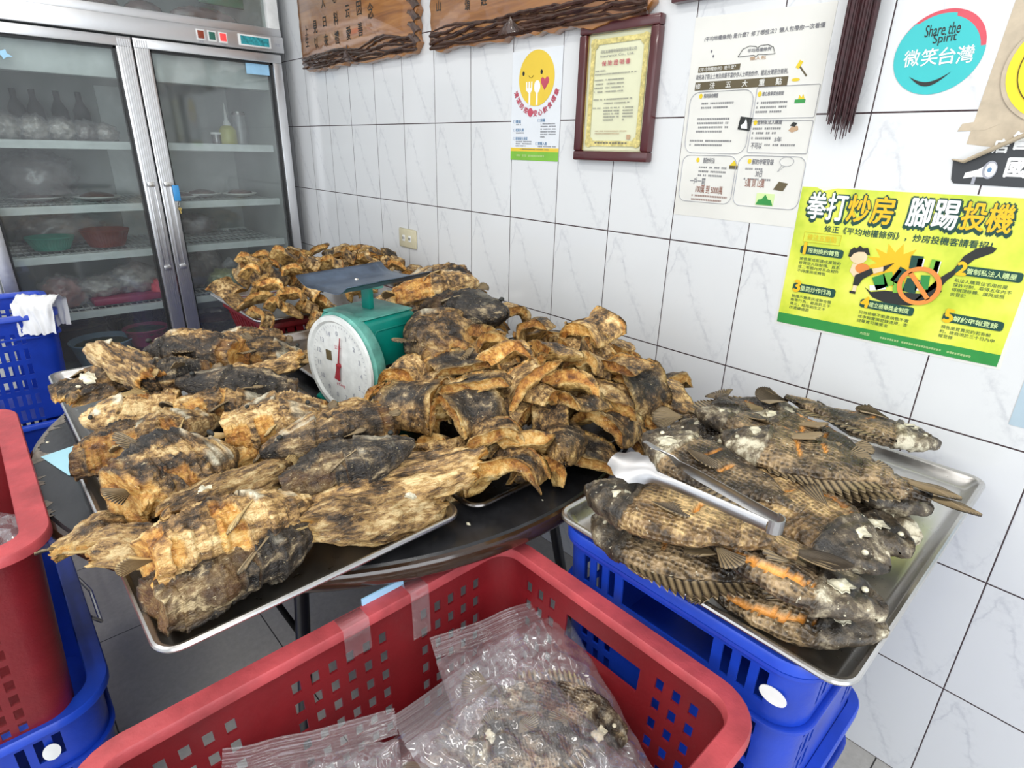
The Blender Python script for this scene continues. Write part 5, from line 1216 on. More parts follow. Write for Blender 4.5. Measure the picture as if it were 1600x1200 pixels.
mb.build('dial_marks', 'pgrey', sc_)
for k, s in enumerate(('0', '1', '2', '3', '4', '5', '6', '7', '8', '9', '10', '11', '12', '13', '14')):
    a = math.radians(90 - k * 24); x, z = .012 + .076 * math.cos(a), .108 + .076 * math.sin(a); fit_text('dial_number', s, x - .008, z - .0055, x + .008, z + .0055, 'pgrey', YF, sc_, .01, True)
fit_text('dial_print', '公斤', .0, .146, .024, .156, 'rose', YF, sc_); fit_text('dial_print', '15kg', -.002, .056, .026, .064, 'rose', YF, sc_)
MB().prism([(-.034, .114), (-.014, .114), (-.014, .138), (-.034, .138)], YF - .0004, YF).build('square_mark', 'olive', sc_)
def off_c(pts, a, cx, cz): c, s = math.cos(a), math.sin(a); return [(cx + x * c - z * s, cz + x * s + z * c) for x, z in pts]
nd = MB().prism(off_c([(-.0008, .07), (.0008, .07), (.0022, .006), (.0065, 0), (.006, -.014), (.0095, -.036), (-.0095, -.036), (-.006, -.014), (-.0065, 0), (-.0022, .006)], math.radians(-12), .012, .108), YF - .004, YF - .0025).build('needle', 'needle', sc_); nd['label'] = 'dark red pointer'
MB().lathe([(.0, 0), (.006, 0), (.006, .006), (0, .0075)], 20).build('needle_hub', 'needle', sc_, loc=(.012, YF + .001, .108), rot=(math.radians(90), 0, 0))
MB().box(-.014, .014, -.007, .007, .2205, .280).build('column', 'green', sc_, bevel=.002)
MB().box(-.045, .045, -.012, .012, .273, .281).build('plate_support', 'greenw', sc_, bevel=.002)
# plate: sheet with two edges curled up
V = []; F = []; NX, NY = 24, 10
for s in (0, 1):
    for i in range(NX + 1):
        for j in range(NY + 1):
            u = -1 + 2 * i / NX; v = -1 + 2 * j / NY; cu = max(0, abs(u) - .55) / .45
            V.append((u * .090, v * .122, .281 + .020 * cu ** 1.6 + .0015 * mn.noise(Vector((u * 3, v * 3, 0))) + (.0016 if s == 0 else 0)))
W = (NX + 1) * (NY + 1)
for s in (0, 1):
    for i in range(NX):
        for j in range(NY):
            q = (s * W + i * (NY + 1) + j, s * W + (i + 1) * (NY + 1) + j, s * W + (i + 1) * (NY + 1) + j + 1, s * W + i * (NY + 1) + j + 1); F.append(q if s == 0 else q[::-1])
for i in range(NX):
    for j in (0, NY): q = (i * (NY + 1) + j, (i + 1) * (NY + 1) + j, W + (i + 1) * (NY + 1) + j, W + i * (NY + 1) + j); F.append(q)
for j in range(NY):
    for i in (0, NX): q = (i * (NY + 1) + j, i * (NY + 1) + j + 1, W + i * (NY + 1) + j + 1, W + i * (NY + 1) + j); F.append(q)
pl = link('weighing_plate', mesh('weighing_plate', V, F, 'platter'), sc_); pl['label'] = 'blue-grey metal plate with curled edges'
for x in (-.035, .035): MB().lathe([(.0, .2862), (.004, .2855), (.0055, .2825)], 14, c=(x, 0), caps=False).build('rivet', 'wire', sc_, smooth=True)
fit2 = None

# ---------------------------------------------------------------- tongs
tg = thing('tongs', 'steel serving tongs with scalloped ends lying on the whole fish', 'tongs', (2.640, -.722, .946), math.radians(176.5))
def tong_arm(s):
    V = []; F = []; N = 26
    for i in range(N + 1):
        f = i / N; x = .005 + f * .205; y = s * (.010 + .022 * f); wd = .0075 if f < .70 else .0075 + .015 * math.sin(math.pi * min(1, (f - .70) / .33)) ** .8
        if f > .96: wd *= .8
        sc = .0016 * math.cos(f * 70) if f > .72 else 0; dz = -.004 * f
        for k in range(7):
            g = -1 + 2 * k / 6; V.append((x, y + s * (.0035 * (1 - g * g)) - s * .0006 * 0, dz + g * (wd + sc)))
        for k in range(7):
            g = 1 - 2 * k / 6; V.append((x, y + s * (.0035 * (1 - g * g)) - s * .0012, dz + g * (wd + sc)))
    for i in range(N):
        for k in range(14): F.append((i * 14 + k, i * 14 + (k + 1) % 14, (i + 1) * 14 + (k + 1) % 14, (i + 1) * 14 + k))
    F.append(tuple(range(14))[::-1]); F.append(tuple(N * 14 + k for k in range(14)))
    # tilt the blade so its face turns upward
    a = s * math.radians(58); c_, s_ = math.cos(a), math.sin(a); out = []
    for x, y, z in V:
        f = min(1, max(0, (x - .12) / .06)); cy = s * (.010 + .022 * (x - .005) / .205); yy, zz = y - cy, z; aa = a * f; c_, s_ = math.cos(aa), math.sin(aa)
        out.append((x, cy + yy * c_ - zz * s_, yy * s_ + zz * c_))
    return out, F
for s in (1, -1):
    V, F = tong_arm(s); mb = MB().add(V, F); mb.build('arm', 'tong', tg, smooth=True)
mb = MB(); V = []; F = []
for i in range(13):
    a = math.radians(90 + 180 * i / 12)
    for r in (.0112, .0100):
        for z in (-.0085, .0085): V.append((.004 + r * 1.1 * math.cos(a), r * math.sin(a), z))
for i in range(12):
    b = i * 4
    for q in ((0, 1, 5, 4), (2, 6, 7, 3), (0, 4, 6, 2), (1, 3, 7, 5)): F.append(tuple(b + k for k in q))
F += [(0, 2, 3, 1), (48, 49, 51, 50)]
mb.add(V, F).build('spring_bend', 'tong', tg)
tg.rotation_euler[1] = math.radians(-1)

# ---------------------------------------------------------------- bags of fish in the red crate
def bag(label, loc, rot, L, Wd, h, seed, zipper=True, group=None, bend=0.0):
    t = tag(link('plastic_bag', None, None, loc, rot), label, 'bag', group)
    V = []; F = []; N, K = 64, 52
    for s in (1, -1):
        for i in range(N + 1):
            for j in range(K + 1):
                u = -1 + 2 * i / N; v = -1 + 2 * j / K
                e = max(0, (1 - abs(u) ** 3.2)) ** .6 * max(0, (1 - abs(v) ** 3.2)) ** .6
                rid = 1 - abs(mn.fractal(Vector((u * 2.2 + seed, v * 2.6, s * 3.0)), .8, 2.1, 3)) * 2.2
                z = s * h * e * (0.80 + .20 * mn.noise(Vector((u * 1.5, v * 1.5, seed + s)))) + s * e * .009 * rid + .004 * mn.noise(Vector((u * 9, v * 9, seed)))
                z += bend * u * u * .04 + s * .0004
                V.append((u * L / 2 * (1 - .04 * abs(v)), v * Wd / 2 * (1 + .03 * mn.noise(Vector((u * 3, seed, 0)))), z))
    W = (N + 1) * (K + 1)
    for s in (0, 1):
        for i in range(N):
            for j in range(K):
                q = (s * W + i * (K + 1) + j, s * W + (i + 1) * (K + 1) + j, s * W + (i + 1) * (K + 1) + j + 1, s * W + i * (K + 1) + j + 1); F.append(q if s == 0 else q[::-1])
    link('film', mesh('film', V, F, 'bag'), t)
    if zipper:
        mb = MB(); V = []; F = []
        for i in range(25):
            for j in range(41):
                a = i / 24; v = -1 + 2 * j / 40
                V.append((L / 2 - .004 + a * .034, v * Wd / 2 * 1.0, .0022 * math.sin(a * 5 * 2 * math.pi) + .012 * mn.noise(Vector((a * .6, v * 1.6, seed))) + bend * .04 + a * .012))
        for i in range(24):
            for j in range(40): F.append((i * 41 + j, (i + 1) * 41 + j, (i + 1) * 41 + j + 1, i * 41 + j + 1))
        z = link('zip_strip', mesh('zip_strip', V, F, 'bag'), t); z['label'] = 'ribbed zip strip along the bag mouth'
    return t
GBG = 'clear zip bags of fish in the foreground red crate'
bag('clear zip bag of fish lying on top, its zip strip towards the table', (2.495, -.940, .602), (math.radians(3), math.radians(-10), math.radians(181)), .25, .225, .032, 3, group=GBG)
bag('clear bag with a fish head whose beak points to the blue crates', (2.430, -.865, .572), (math.radians(-6), math.radians(-8), math.radians(160)), .29, .225, .034, 8, group=GBG)
bag('clear zip bag of fish at the left side of the foreground crate', (2.405, -1.185, .575), (math.radians(4), math.radians(-8), math.radians(157)), .25, .215, .034, 12, group=GBG)
bag('clear bag of fish nearest the bottom right of the photo in the red crate', (2.56, -1.13, .550), (0, math.radians(4), math.radians(-60)), .25, .22, .034, 15, group=GBG)
bag('clear bag lying on the bottom of the foreground red crate, far half', (2.44, -.93, .485), (0, 0, math.radians(90)), .32, .34, .055, 21, zipper=False, group=GBG)
bag('clear bag lying on the bottom of the foreground red crate, near half', (2.44, -1.18, .475), (0, 0, math.radians(90)), .26, .34, .055, 25, zipper=False, group=GBG)
GF = 'raw-looking fish sealed in clear bags'
for (loc, rot, s, lab, sd) in [
    ((2.452, -.862, .592), (math.radians(14), math.radians(2), math.radians(28)), .86, 'greyish brown fish with pale beak, inside the bag by the crate handle', 2),
    ((2.47, -.905, .598), (math.radians(-10), math.radians(-3), math.radians(-118)), .80, 'brown frosted fish inside the topmost zip bag', 4),
    ((2.505, -.985, .600), (math.radians(172), math.radians(3), math.radians(-30)), .74, 'second brown fish inside the topmost zip bag, nearer the camera', 1),
    ((2.39, -1.185, .575), (math.radians(12), math.radians(4), math.radians(70)), .80, 'tan fish inside the zip bag at the crate left side', 3),
    ((2.54, -1.11, .556), (math.radians(-12), 0, math.radians(-50)), .8, 'dark striped fish inside the bag nearest the bottom of the photo', 5),
    ((2.36, -.90, .49), (0, 0, math.radians(80)), .9, 'fish in the far bottom bag of the foreground crate, left one', 2),
    ((2.48, -.93, .49), (0, 0, math.radians(-95)), .9, 'fish in the far bottom bag of the foreground crate, right one', 4),
    ((2.42, -1.17, .48), (0, 0, math.radians(10)), .9, 'fish in the near bottom bag of the foreground crate', 1)]:
    o = make_tilapia(loc, rot, s, 'rawfish', lab, sd, GF, name='bagged_fish')
o = bag('clear plastic bag inside the red crate at the left edge of the photo', (1.60, -1.50, .655), (0, math.radians(-8), math.radians(30)), .34, .30, .06, 31, zipper=False)
# clear tape and tag on the crate rim
def strip(name, pts, mat, label, cat):
    V = []; F = []
    for p, q in pts: V += [p, q]
    n = len(V); F = [(2 * i, 2 * i + 1, 2 * i + 3, 2 * i + 2) for i in range(len(pts) - 1)]
    return tag(link(name, mesh(name, V, F, mat)), label, cat)
for yy, wd, dn, lab in ((-.945, .032, .085, 'clear tape folded over the foreground crate rim beside the blue tag'), (-1.055, .040, .05, 'clear tape folded over the foreground crate rim, left of the other tape')):
    strip('clear_tape', [((2.207, yy, .66), (2.207, yy + wd, .66)), ((2.2055, yy, .7035), (2.2055, yy + wd, .7035)), ((2.232, yy, .7035), (2.232, yy + wd, .7035)), ((2.2335, yy, .68), (2.2335, yy + wd, .68)), ((2.2345, yy, .70 - dn), (2.2345, yy + wd, .70 - dn))], 'bag', lab, 'tape')
o = MB().box(-.0015, .0015, -.035, .035, -.02, .02).build('tag_card', 'fishy'); o.location = (2.2035, -.975, .693); tag(o, 'light blue card edge taped to the outside of the foreground crate rim', 'card')

# ---------------------------------------------------------------- wall items
def flat(parent, name, poly, y, mat, th=.0004): return MB().prism(poly, y, min(y + th, -.0001)).build(name, mat, parent)
def R4(x0, x1, z0, z1): return [(x0, z0), (x1, z0), (x1, z1), (x0, z1)]
def linework(poly, r, y, name, mat, parent, closed=True): return MB().tube([(x, y, z) for x, z in poly], r, 4, closed, flat=.4).build(name, mat, parent)
def glyph_rows(parent, name, x0, x1, ztop, rows, h, gap, mat, y, seed=0, cw=None, last=.6):
    """rows of print too small to read in the photograph: broken dashes"""
    rnd = random.Random(seed); mb = MB(); cw = cw or h * 1.05
    for r in range(rows):
        z = ztop - r * (h + gap); x = x0; xe = x1 if r < rows - 1 else x0 + (x1 - x0) * last
        while x < xe:
            w_ = cw * rnd.uniform(.7, .9)
            if rnd.random() > .07:
                for q in range(3):
                    a = z - h * (q + .12) / 3; mb.add([(x, y, a), (x + w_, y, a), (x + w_, y, a - h * .17), (x, y, a - h * .17)], [(0, 3, 2, 1)])
                xx = x + w_ * rnd.uniform(.2, .6); mb.add([(xx, y, z), (xx + w_ * .16, y, z), (xx + w_ * .16, y, z - h), (xx, y, z - h)], [(0, 3, 2, 1)])
            x += cw
    return mb.build(name, mat, parent)

# round-faced hygiene poster
ps = thing('poster', 'tall white poster with yellow smiling face, fork and spoon', 'poster', (0, 0, 0))
flat(ps, 'sheet', R4(1.397, 1.600, 1.296, 1.589), -.0008, 'pwhite', .0008)
flat(ps, 'smiling_disc', ell(1.5, 1.5155, .072, .072, 48), -.0018, 'smile')
for x in (1.447, 1.521): flat(ps, 'disc_eye', ell(x, 1.5305, .0045, .006, 16), -.0024, 'ink')
linework([(1.470, 1.5235), (1.475, 1.5185), (1.482, 1.518), (1.489, 1.5235)], .0012, -.0022, 'disc_mouth', 'ink', ps, False)
flat(ps, 'heart', [(1.535, 1.484), (1.520, 1.503), (1.519, 1.512), (1.524, 1.517), (1.531, 1.515), (1.535, 1.510), (1.540, 1.516), (1.547, 1.517), (1.552, 1.511), (1.550, 1.502)], -.0024, 'rose')
flat(ps, 'fork', [(1.471, 1.446), (1.471, 1.478), (1.460, 1.486), (1.459, 1.508), (1.4635, 1.508), (1.4645, 1.491), (1.469, 1.491), (1.4695, 1.508), (1.4745, 1.508), (1.475, 1.491), (1.4795, 1.491), (1.4805, 1.508), (1.485, 1.508), (1.484, 1.486), (1.4775, 1.478), (1.4775, 1.446)], -.0024, 'wht')
flat(ps, 'spoon', [(1.5015, 1.446), (1.5015, 1.478)] + [(1.505 + .0125 * math.cos(math.radians(a)), 1.494 + .0165 * math.sin(math.radians(a))) for a in range(255, -80, -20)] + [(1.5085, 1.478), (1.5085, 1.446)], -.0024, 'wht')
for k, ch in enumerate('清潔防疫‧安心飲食標章'):
    a = math.radians(205 + k * 13.0); r_ = .0905; x, z = 1.5 + r_ * math.cos(a), 1.5155 + r_ * math.sin(a)
    fit_text('slogan', ch, x - .0085, z - .0085, x + .0085, z + .0085, 'rose', -.0016, ps, .03, True, rot=a + math.pi / 2)
for (x, z, s, w_) in ((1.408, 1.408, '體溫', .022), (1.408, 1.385, '從業人員', .036), (1.408, 1.361, '環境衛生清潔', .052), (1.512, 1.410, '用餐', .020), (1.506, 1.348, '實聯入座', .036)):
    linework(R4(x, x + .007, z - .008, z - .001), .0005, -.0014, 'tick_box', 'bluep', ps); fit_text('poster_heading', s, x + .010, z - .0088, x + .010 + w_, z, 'bluep', -.0014, ps, .015)
glyph_rows(ps, 'small_print', 1.419, 1.452, 1.397, 1, .0035, .002, 'grey', -.0014, 1); glyph_rows(ps, 'small_print', 1.419, 1.478, 1.374, 1, .0035, .002, 'grey', -.0014, 2); glyph_rows(ps, 'small_print', 1.419, 1.488, 1.350, 3, .0035, .0025, 'grey', -.0014, 3)
glyph_rows(ps, 'small_print', 1.524, 1.584, 1.398, 6, .0035, .0035, 'grey', -.0014, 4, last=.25); glyph_rows(ps, 'small_print', 1.516, 1.588, 1.337, 1, .0035, .002, 'grey', -.0014, 5, last=1)
flat(ps, 'orange_band', R4(1.397, 1.600, 1.321, 1.331), -.0014, 'smile'); flat(ps, 'green_band', R4(1.397, 1.600, 1.296, 1.321), -.0014, 'grn2')
glyph_rows(ps, 'small_print', 1.44, 1.56, 1.3285, 1, .003, .002, 'grey', -.002, 6, last=1); glyph_rows(ps, 'band_print', 1.425, 1.55, 1.312, 1, .006, .002, 'lime', -.002, 7, last=1)

# framed certificate
ct = thing('framed_certificate', 'cream certificate with gold border in a maroon frame', 'certificate', (0, 0, 0))
x0, x1, z0, z1 = 1.676, 1.920, 1.303, 1.624
mb = MB()
for (a, b, c, d) in ((x0, x1, z1 - .024, z1), (x0, x1, z0, z0 + .024), (x0, x0 + .024, z0 + .024, z1 - .024), (x1 - .024, x1, z0 + .024, z1 - .024)): mb.box(a, b, -.024, 0, c, d)
mb.build('frame', 'frame', ct, bevel=.004)
linework(R4(x0 + .026, x1 - .026, z0 + .026, z1 - .026), .0014, -.015, 'gilt_line', 'brass', ct)
flat(ct, 'certificate_sheet', R4(x0 + .024, x1 - .024, z0 + .024, z1 - .024), -.010, 'cream', .002)
mb = MB(); rn = random.Random(2)
for (a, b, c, d) in ((x0 + .034, x1 - .034, z1 - .048, z1 - .036), (x0 + .034, x1 - .034, z0 + .036, z0 + .049), (x0 + .034, x0 + .047, z0 + .05, z1 - .05), (x1 - .047, x1 - .034, z0 + .05, z1 - .05)): mb.box(a, b, -.0125, -.012, c, d)
for cx, cz in ((x0 + .044, z0 + .046), (x1 - .044, z0 + .046), (x0 + .044, z1 - .046), (x1 - .044, z1 - .046)): mb.prism(ell(cx, cz, .013, .013, 12), -.0126, -.012)
mb.build('gold_border', 'goldp', ct)
YC = -.0132
fit_text('company_name', '旺旺友聯產物保險股份有限公司', 1.742, 1.555, 1.852, 1.563, 'grey', YC, ct); fit_text('company_name', 'Insurance Co., Ltd.', 1.742, 1.546, 1.846, 1.552, 'grey', YC, ct)
fit_text('title', '保 險 證 明 書', 1.748, 1.527, 1.836, 1.539, 'rose', YC, ct, .01)
glyph_rows(ct, 'small_print', 1.728, 1.760, 1.518, 1, .0032, .002, 'grey', YC, 1, last=1); glyph_rows(ct, 'small_print', 1.728, 1.856, 1.510, 1, .0032, .002, 'grey', YC, 2, last=1)
glyph_rows(ct, 'small_print', 1.728, 1.755, 1.497, 4, .0035, .0055, 'grey', YC, 3, last=1); glyph_rows(ct, 'small_print', 1.764, 1.822, 1.497, 4, .0035, .0055, 'grey', YC, 4, last=1)
glyph_rows(ct, 'small_print', 1.728, 1.755, 1.452, 1, .0035, .0055, 'grey', YC, 5, last=1); glyph_rows(ct, 'small_print', 1.764, 1.850, 1.452, 2, .0035, .0055, 'grey', YC, 6, last=.9)
glyph_rows(ct, 'small_print', 1.728, 1.755, 1.432, 1, .0035, .0055, 'grey', YC, 7, last=1); glyph_rows(ct, 'small_print', 1.764, 1.815, 1.432, 5, .0035, .0035, 'grey', YC, 8); glyph_rows(ct, 'small_print', 1.826, 1.856, 1.432, 5, .0035, .0035, 'grey', YC, 9, last=.2)
glyph_rows(ct, 'red_print', 1.740, 1.842, 1.377, 2, .003, .003, 'tan', YC, 10, last=.8); glyph_rows(ct, 'date_print', 1.740, 1.850, 1.349, 1, .004, .003, 'grey', YC, 11, cw=.010, last=1)
flat(ct, 'red_seal', R4(1.845, 1.856, 1.356, 1.367), YC, 'tan')

# law leaflet
lw = thing('poster', 'large aged white sheet of printed panels and small drawings', 'poster', (0, 0, 0))
flat(lw, 'sheet', [(2.002, 1.186), (2.300, 1.184), (2.299, 1.598), (2.05, 1.604), (1.998, 1.606)], -.0008, 'paper', .0008)
YL = -.0016
for s, a, b, c, d, m in LAW_TEXT:
    if d - b < .006 and len(s) > 6: d = b + .0095
    if c - a > .2: b, d = b - .002, b + .0085
    if m == 'paper': continue
    fit_text('printed_line' if len(s) > 12 else 'heading_print', s, a, b, c, max(d, b + .007), m, YL, lw, .012)
flat(lw, 'olive_bar', R4(2.021, 2.121, 1.4955, 1.507), YL, 'olive'); flat(lw, 'olive_bar', R4(2.018, 2.230, 1.4595, 1.4765), YL, 'olive')
fit_text('bar_print', '《平均地權條例》是什麼？', 2.024, 1.4975, 2.112, 1.505, 'paper', YL - .0007, lw, .01)
for s, a in zip('修法五大重點', (2.020, 2.055, 2.094, 2.132, 2.170, 2.206)): fit_text('bar_print', s, a, 1.4615, a + .0125, 1.4745, 'paper', YL - .0007, lw, .02, True)
for (a, b, c, d, r_) in ((2.010, 2.163, 1.328, 1.456, .022), (2.168, 2.297, 1.399, 1.459, .003), (2.168, 2.297, 1.331, 1.394, .003), (2.010, 2.147, 1.220, 1.323, .018), (2.152, 2.299, 1.220, 1.325, .018)):
    linework(rpoly(a, b, c, d, r_), .0011, YL, 'panel_outline', 'pgrey', lw)
for x, z in ((2.036, 1.4475), (2.175, 1.446), (2.176, 1.391), (2.050, 1.3125), (2.177, 1.3135)): flat(lw, 'egg_bullet', ell(x, z, .0042, .0052, 14), YL, 'gold2')
for (a, b, z, r_, sd) in ((2.040, 2.115, 1.434, 2, 1), (2.035, 2.110, 1.402, 4, 2), (2.022, 2.125, 1.356, 2, 3), (2.172, 2.235, 1.431, 3, 4), (2.172, 2.232, 1.381, 2, 5), (2.172, 2.222, 1.362, 1, 6), (2.204, 2.280, 1.349, 1, 7), (2.055, 2.125, 1.299, 3, 8), (2.045, 2.135, 1.236, 2, 9), (2.170, 2.215, 1.300, 1, 10), (2.170, 2.240, 1.279, 1, 12)):
    glyph_rows(lw, 'small_print', a, b, z, r_, .0042, .0045, 'brown' if sd == 9 else 'grey', YL, sd, last=.85)
bk = [(2.113, 1.520), (2.122, 1.534), (2.136, 1.5385), (2.150, 1.5365), (2.154, 1.533), (2.160, 1.537), (2.176, 1.5375), (2.188, 1.532), (2.194, 1.5195), (2.176, 1.5195), (2.158, 1.5215), (2.154, 1.5175), (2.148, 1.5205), (2.130, 1.5200)]
linework(bk, .0013, YL, 'book_drawing', 'ink', lw)
flat(lw, 'gavel_drawing', off_c([(-.007, -.004), (.007, -.004), (.007, .004), (-.007, .004)], 1.1, 2.248, 1.496), YL, 'gold2'); flat(lw, 'gavel_drawing', off_c([(-.0015, -.024), (.0015, -.024), (.0015, 0), (-.0015, 0)], .75, 2.250, 1.492), YL, 'olive'); flat(lw, 'gavel_drawing', ell(2.246, 1.469, .0085, .003, 16), YL, 'gold2')
flat(lw, 'dark_card_drawing', off_c([(-.014, -.013), (.014, -.013), (.014, .013), (-.014, .013)], -.12, 2.153, 1.389), YL - .0009, 'ink'); flat(lw, 'white_figure_drawing', [(2.146, 1.380), (2.160, 1.379), (2.158, 1.390), (2.154, 1.399), (2.151, 1.390), (2.144, 1.386)], YL - .0016, 'wht')
flat(lw, 'town_drawing', R4(2.252, 2.273, 1.426, 1.433), YL, 'grn'); flat(lw, 'town_drawing', [(2.258, 1.433), (2.260, 1.441), (2.264, 1.436), (2.267, 1.442), (2.271, 1.433)], YL, 'gold2')
flat(lw, 'hand_drawing', [(2.250, 1.375), (2.258, 1.371), (2.270, 1.376), (2.268, 1.383), (2.257, 1.384)], YL, 'tan'); flat(lw, 'hand_drawing', [(2.252, 1.384), (2.262, 1.382), (2.266, 1.389), (2.257, 1.391)], YL - .0006, 'ink')
flat(lw, 'hat_drawing', [(2.240, 1.258), (2.262, 1.256), (2.270, 1.272), (2.250, 1.275)], YL, 'olive'); flat(lw, 'house_drawing', R4(2.131, 2.151, 1.296, 1.303), YL, 'olive'); flat(lw, 'house_drawing', [(2.131, 1.303), (2.141, 1.314), (2.151, 1.303)], YL, 'gold2')
flat(lw, 'hill_drawing', R4(2.206, 2.246, 1.224, 1.249), YL, 'lime'); flat(lw, 'hill_drawing', [(2.207, 1.225), (2.212, 1.236), (2.219, 1.237), (2.226, 1.247), (2.233, 1.237), (2.240, 1.236), (2.245, 1.225)], YL - .0006, 'grn')
linework(ell(2.259, 1.315, .015, .009, 24) , .0007, YL, 'speech_bubble', 'pgrey', lw); linework([(2.250, 1.308), (2.243, 1.294), (2.256, 1.306)], .0007, YL, 'speech_bubble', 'pgrey', lw, False)
for k, (x, z) in enumerate(((2.048, 1.536), (2.054, 1.526))): flat(lw, 'question_mark_drawing', ell(x, z, .002, .003, 8), YL, 'grey')

# lime-yellow leaflet
yp = thing('poster', 'lime-yellow landscape poster with bold white and amber lettering', 'poster', (0, 0, 0))
flat(yp, 'backing', [(2.299, .974), (2.709, .979), (2.705, 1.2), (2.712, 1.272), (2.296, 1.270)], -.0006, 'paper', .0006)
flat(yp, 'sheet', [(2.303, .979), (2.703, .984), (2.705, 1.270), (2.37, 1.268), (2.345, 1.262), (2.330, 1.268), (2.301, 1.268)], -.0012, 'yel', .0006)
YY = -.0018
flat(yp, 'green_band', [(2.3033, .979), (2.703, .984), (2.7033, 1.006), (2.3033, 1.001)], YY, 'grn')
fit_text('band_print', '內政部', 2.475, .990, 2.492, .996, 'lime', YY - .0006, yp); glyph_rows(yp, 'band_print', 2.512, 2.66, .994, 1, .004, .002, 'lime', YY - .0006, 3, last=1)
for s, a, b, c, d, m in YEL_TEXT:
    if m in ('white', 'amber'):
        if s == '！': continue
        fit_text('title_shadow', s, a - .002, b - .006, c + .002, d - .002, 'dkgreen', YY, yp, .07)
        fit_text('title_outline', s, a - .0015, b - .003, c + .0015, d + .0015, 'dkgreen', YY - .0006, yp, .07)
        fit_text('title_print', s, a, b, c, d, 'wht' if m == 'white' else 'amber', YY - .0012, yp, .028)
    elif m == 'ink': fit_text('subtitle_print', s, a - .003, 1.182, c, 1.196, 'dkgreen', YY, yp, .02)
    elif m == 'gold':
        linework(R4(2.325, 2.398, 1.159, 1.179), .0008, YY, 'gold_box', 'gold2', yp); fit_text('box_print', s, 2.332, 1.163, 2.390, 1.175, 'gold2', YY, yp, .02)
for (n, a, b, c, d, s, rows_, lines) in (('1', 2.323, 2.409, 1.134, 1.151, '限制換約轉售', (2.325, 2.409, 1.127, 4), 1), ('3', 2.323, 2.411, 1.053, 1.071, '重罰炒作行為', (2.325, 2.409, 1.047, 4), 1), ('4', 2.461, 2.556, 1.045, 1.062, '建立檢舉獎金制度', (2.463, 2.553, 1.039, 3), 1), ('2', 2.601, 2.697, 1.134, 1.151, '管制私法人購屋', (2.603, 2.690, 1.128, 4), 1), ('5', 2.603, 2.694, 1.047, 1.064, '解約申報登錄', (2.605, 2.690, 1.041, 3), 1)):
    flat(yp, 'heading_bar', rpoly(a, b, c, d, .005), YY - .0008, 'dkgreen'); fit_text('bar_number', n, a + .002, c, a + .016, d + .006, 'amber', YY - .0015, yp, .05, True); fit_text('heading_print', s, a + .017, c + .0035, b - .008, d - .0035, 'lime', YY - .0015, yp, .015)
paras = {0: ['預售屋或新建成屋簽約', '後買受人除配偶、直系', '或二等親內旁系血親外', '不得讓與或轉售'], 1: ['散播不實資訊或聯合壟', '斷等行為，最高罰五千', '萬元，經限期改正不', '改連續處罰'], 2: ['民眾檢舉不動產銷售不實', '或申報實價登錄違規，查', '證屬實可獲獎金'], 3: ['私法人購買住宅用房屋', '採許可制，取得五年內不', '得辦理移轉、讓與或預', '告登記'], 4: ['預售屋買賣契約若有解', '約，建商須於三十日內申', '報登錄']}
for q, (a, b, z) in enumerate(((2.325, 2.408, 1.127), (2.324, 2.407, 1.046), (2.463, 2.552, 1.038), (2.604, 2.689, 1.127), (2.605, 2.688, 1.040))):
    full = max(len(s) for s in paras[q])
    for k, s in enumerate(paras[q]): fit_text('small_print', s, a, z - .0085 * k - .0068, a + (b - a) * len(s) / full, z - .0085 * k, 'dkgreen', YY, yp, .0)
# wok, houses, prohibition ring, burst and kicking boy
sun = []
for k in range(26):
    a = math.radians(k * 360 / 26); r_ = .052 if k % 2 == 0 else .030; sun.append((2.503 + r_ * math.cos(a), 1.135 + r_ * .8 * math.sin(a)))
flat(yp, 'burst_drawing', sun, YY, 'amber')
flat(yp, 'wok_drawing', [(2.463, 1.085), (2.475, 1.078), (2.500, 1.085), (2.560, 1.090), (2.585, 1.117), (2.600, 1.130), (2.605, 1.140), (2.592, 1.136), (2.578, 1.120), (2.590, 1.10), (2.575, 1.077), (2.545, 1.064), (2.510, 1.060), (2.480, 1.068)], YY - .0006, 'ink')
flat(yp, 'wok_drawing', [(2.578, 1.118), (2.586, 1.106), (2.596, 1.127), (2.607, 1.139), (2.623, 1.163), (2.646, 1.178), (2.650, 1.186), (2.640, 1.189), (2.622, 1.183), (2.607, 1.167), (2.598, 1.142)], YY - .0007, 'ink')
for (cx, cz, w_, h_, a, m) in ((2.487, 1.100, .022, .026, .5, 'grn'), (2.500, 1.108, .016, .026, .35, 'grn2'), (2.515, 1.118, .014, .030, -.4, 'dkgreen'), (2.511, 1.117, .006, .024, -.4, 'wht'), (2.538, 1.146, .020, .024, .05, 'dkgreen'), (2.545, 1.144, .011, .020, .05, 'wht'), (2.568, 1.143, .014, .024, .0, 'grn2'), (2.572, 1.142, .009, .022, .0, 'wht'), (2.520, 1.096, .018, .022, .2, 'grn2'), (2.540, 1.102, .022, .026, -.1, 'dkgreen'), (2.560, 1.112, .014, .026, .1, 'grn'), (2.551, 1.104, .008, .018, .1, 'wht'), (2.485, 1.089, .028, .010, .25, 'wht')):
    flat(yp, 'house_drawing', off_c([(-w_ / 2, -h_ / 2), (w_ / 2, -h_ / 2), (w_ / 2, h_ / 2), (-w_ / 2, h_ / 2)], a, cx, cz), YY - .0012, m)
mb = MB(); o1, o2 = ell(2.553, 1.104, .036, .036, 40), ell(2.553, 1.104, .028, .028, 40)
for k in range(40): mb.add([(o1[k][0], YY - .0024, o1[k][1]), (o1[(k + 1) % 40][0], YY - .0024, o1[(k + 1) % 40][1]), (o2[(k + 1) % 40][0], YY - .0024, o2[(k + 1) % 40][1]), (o2[k][0], YY - .0024, o2[k][1])], [(3, 2, 1, 0)])
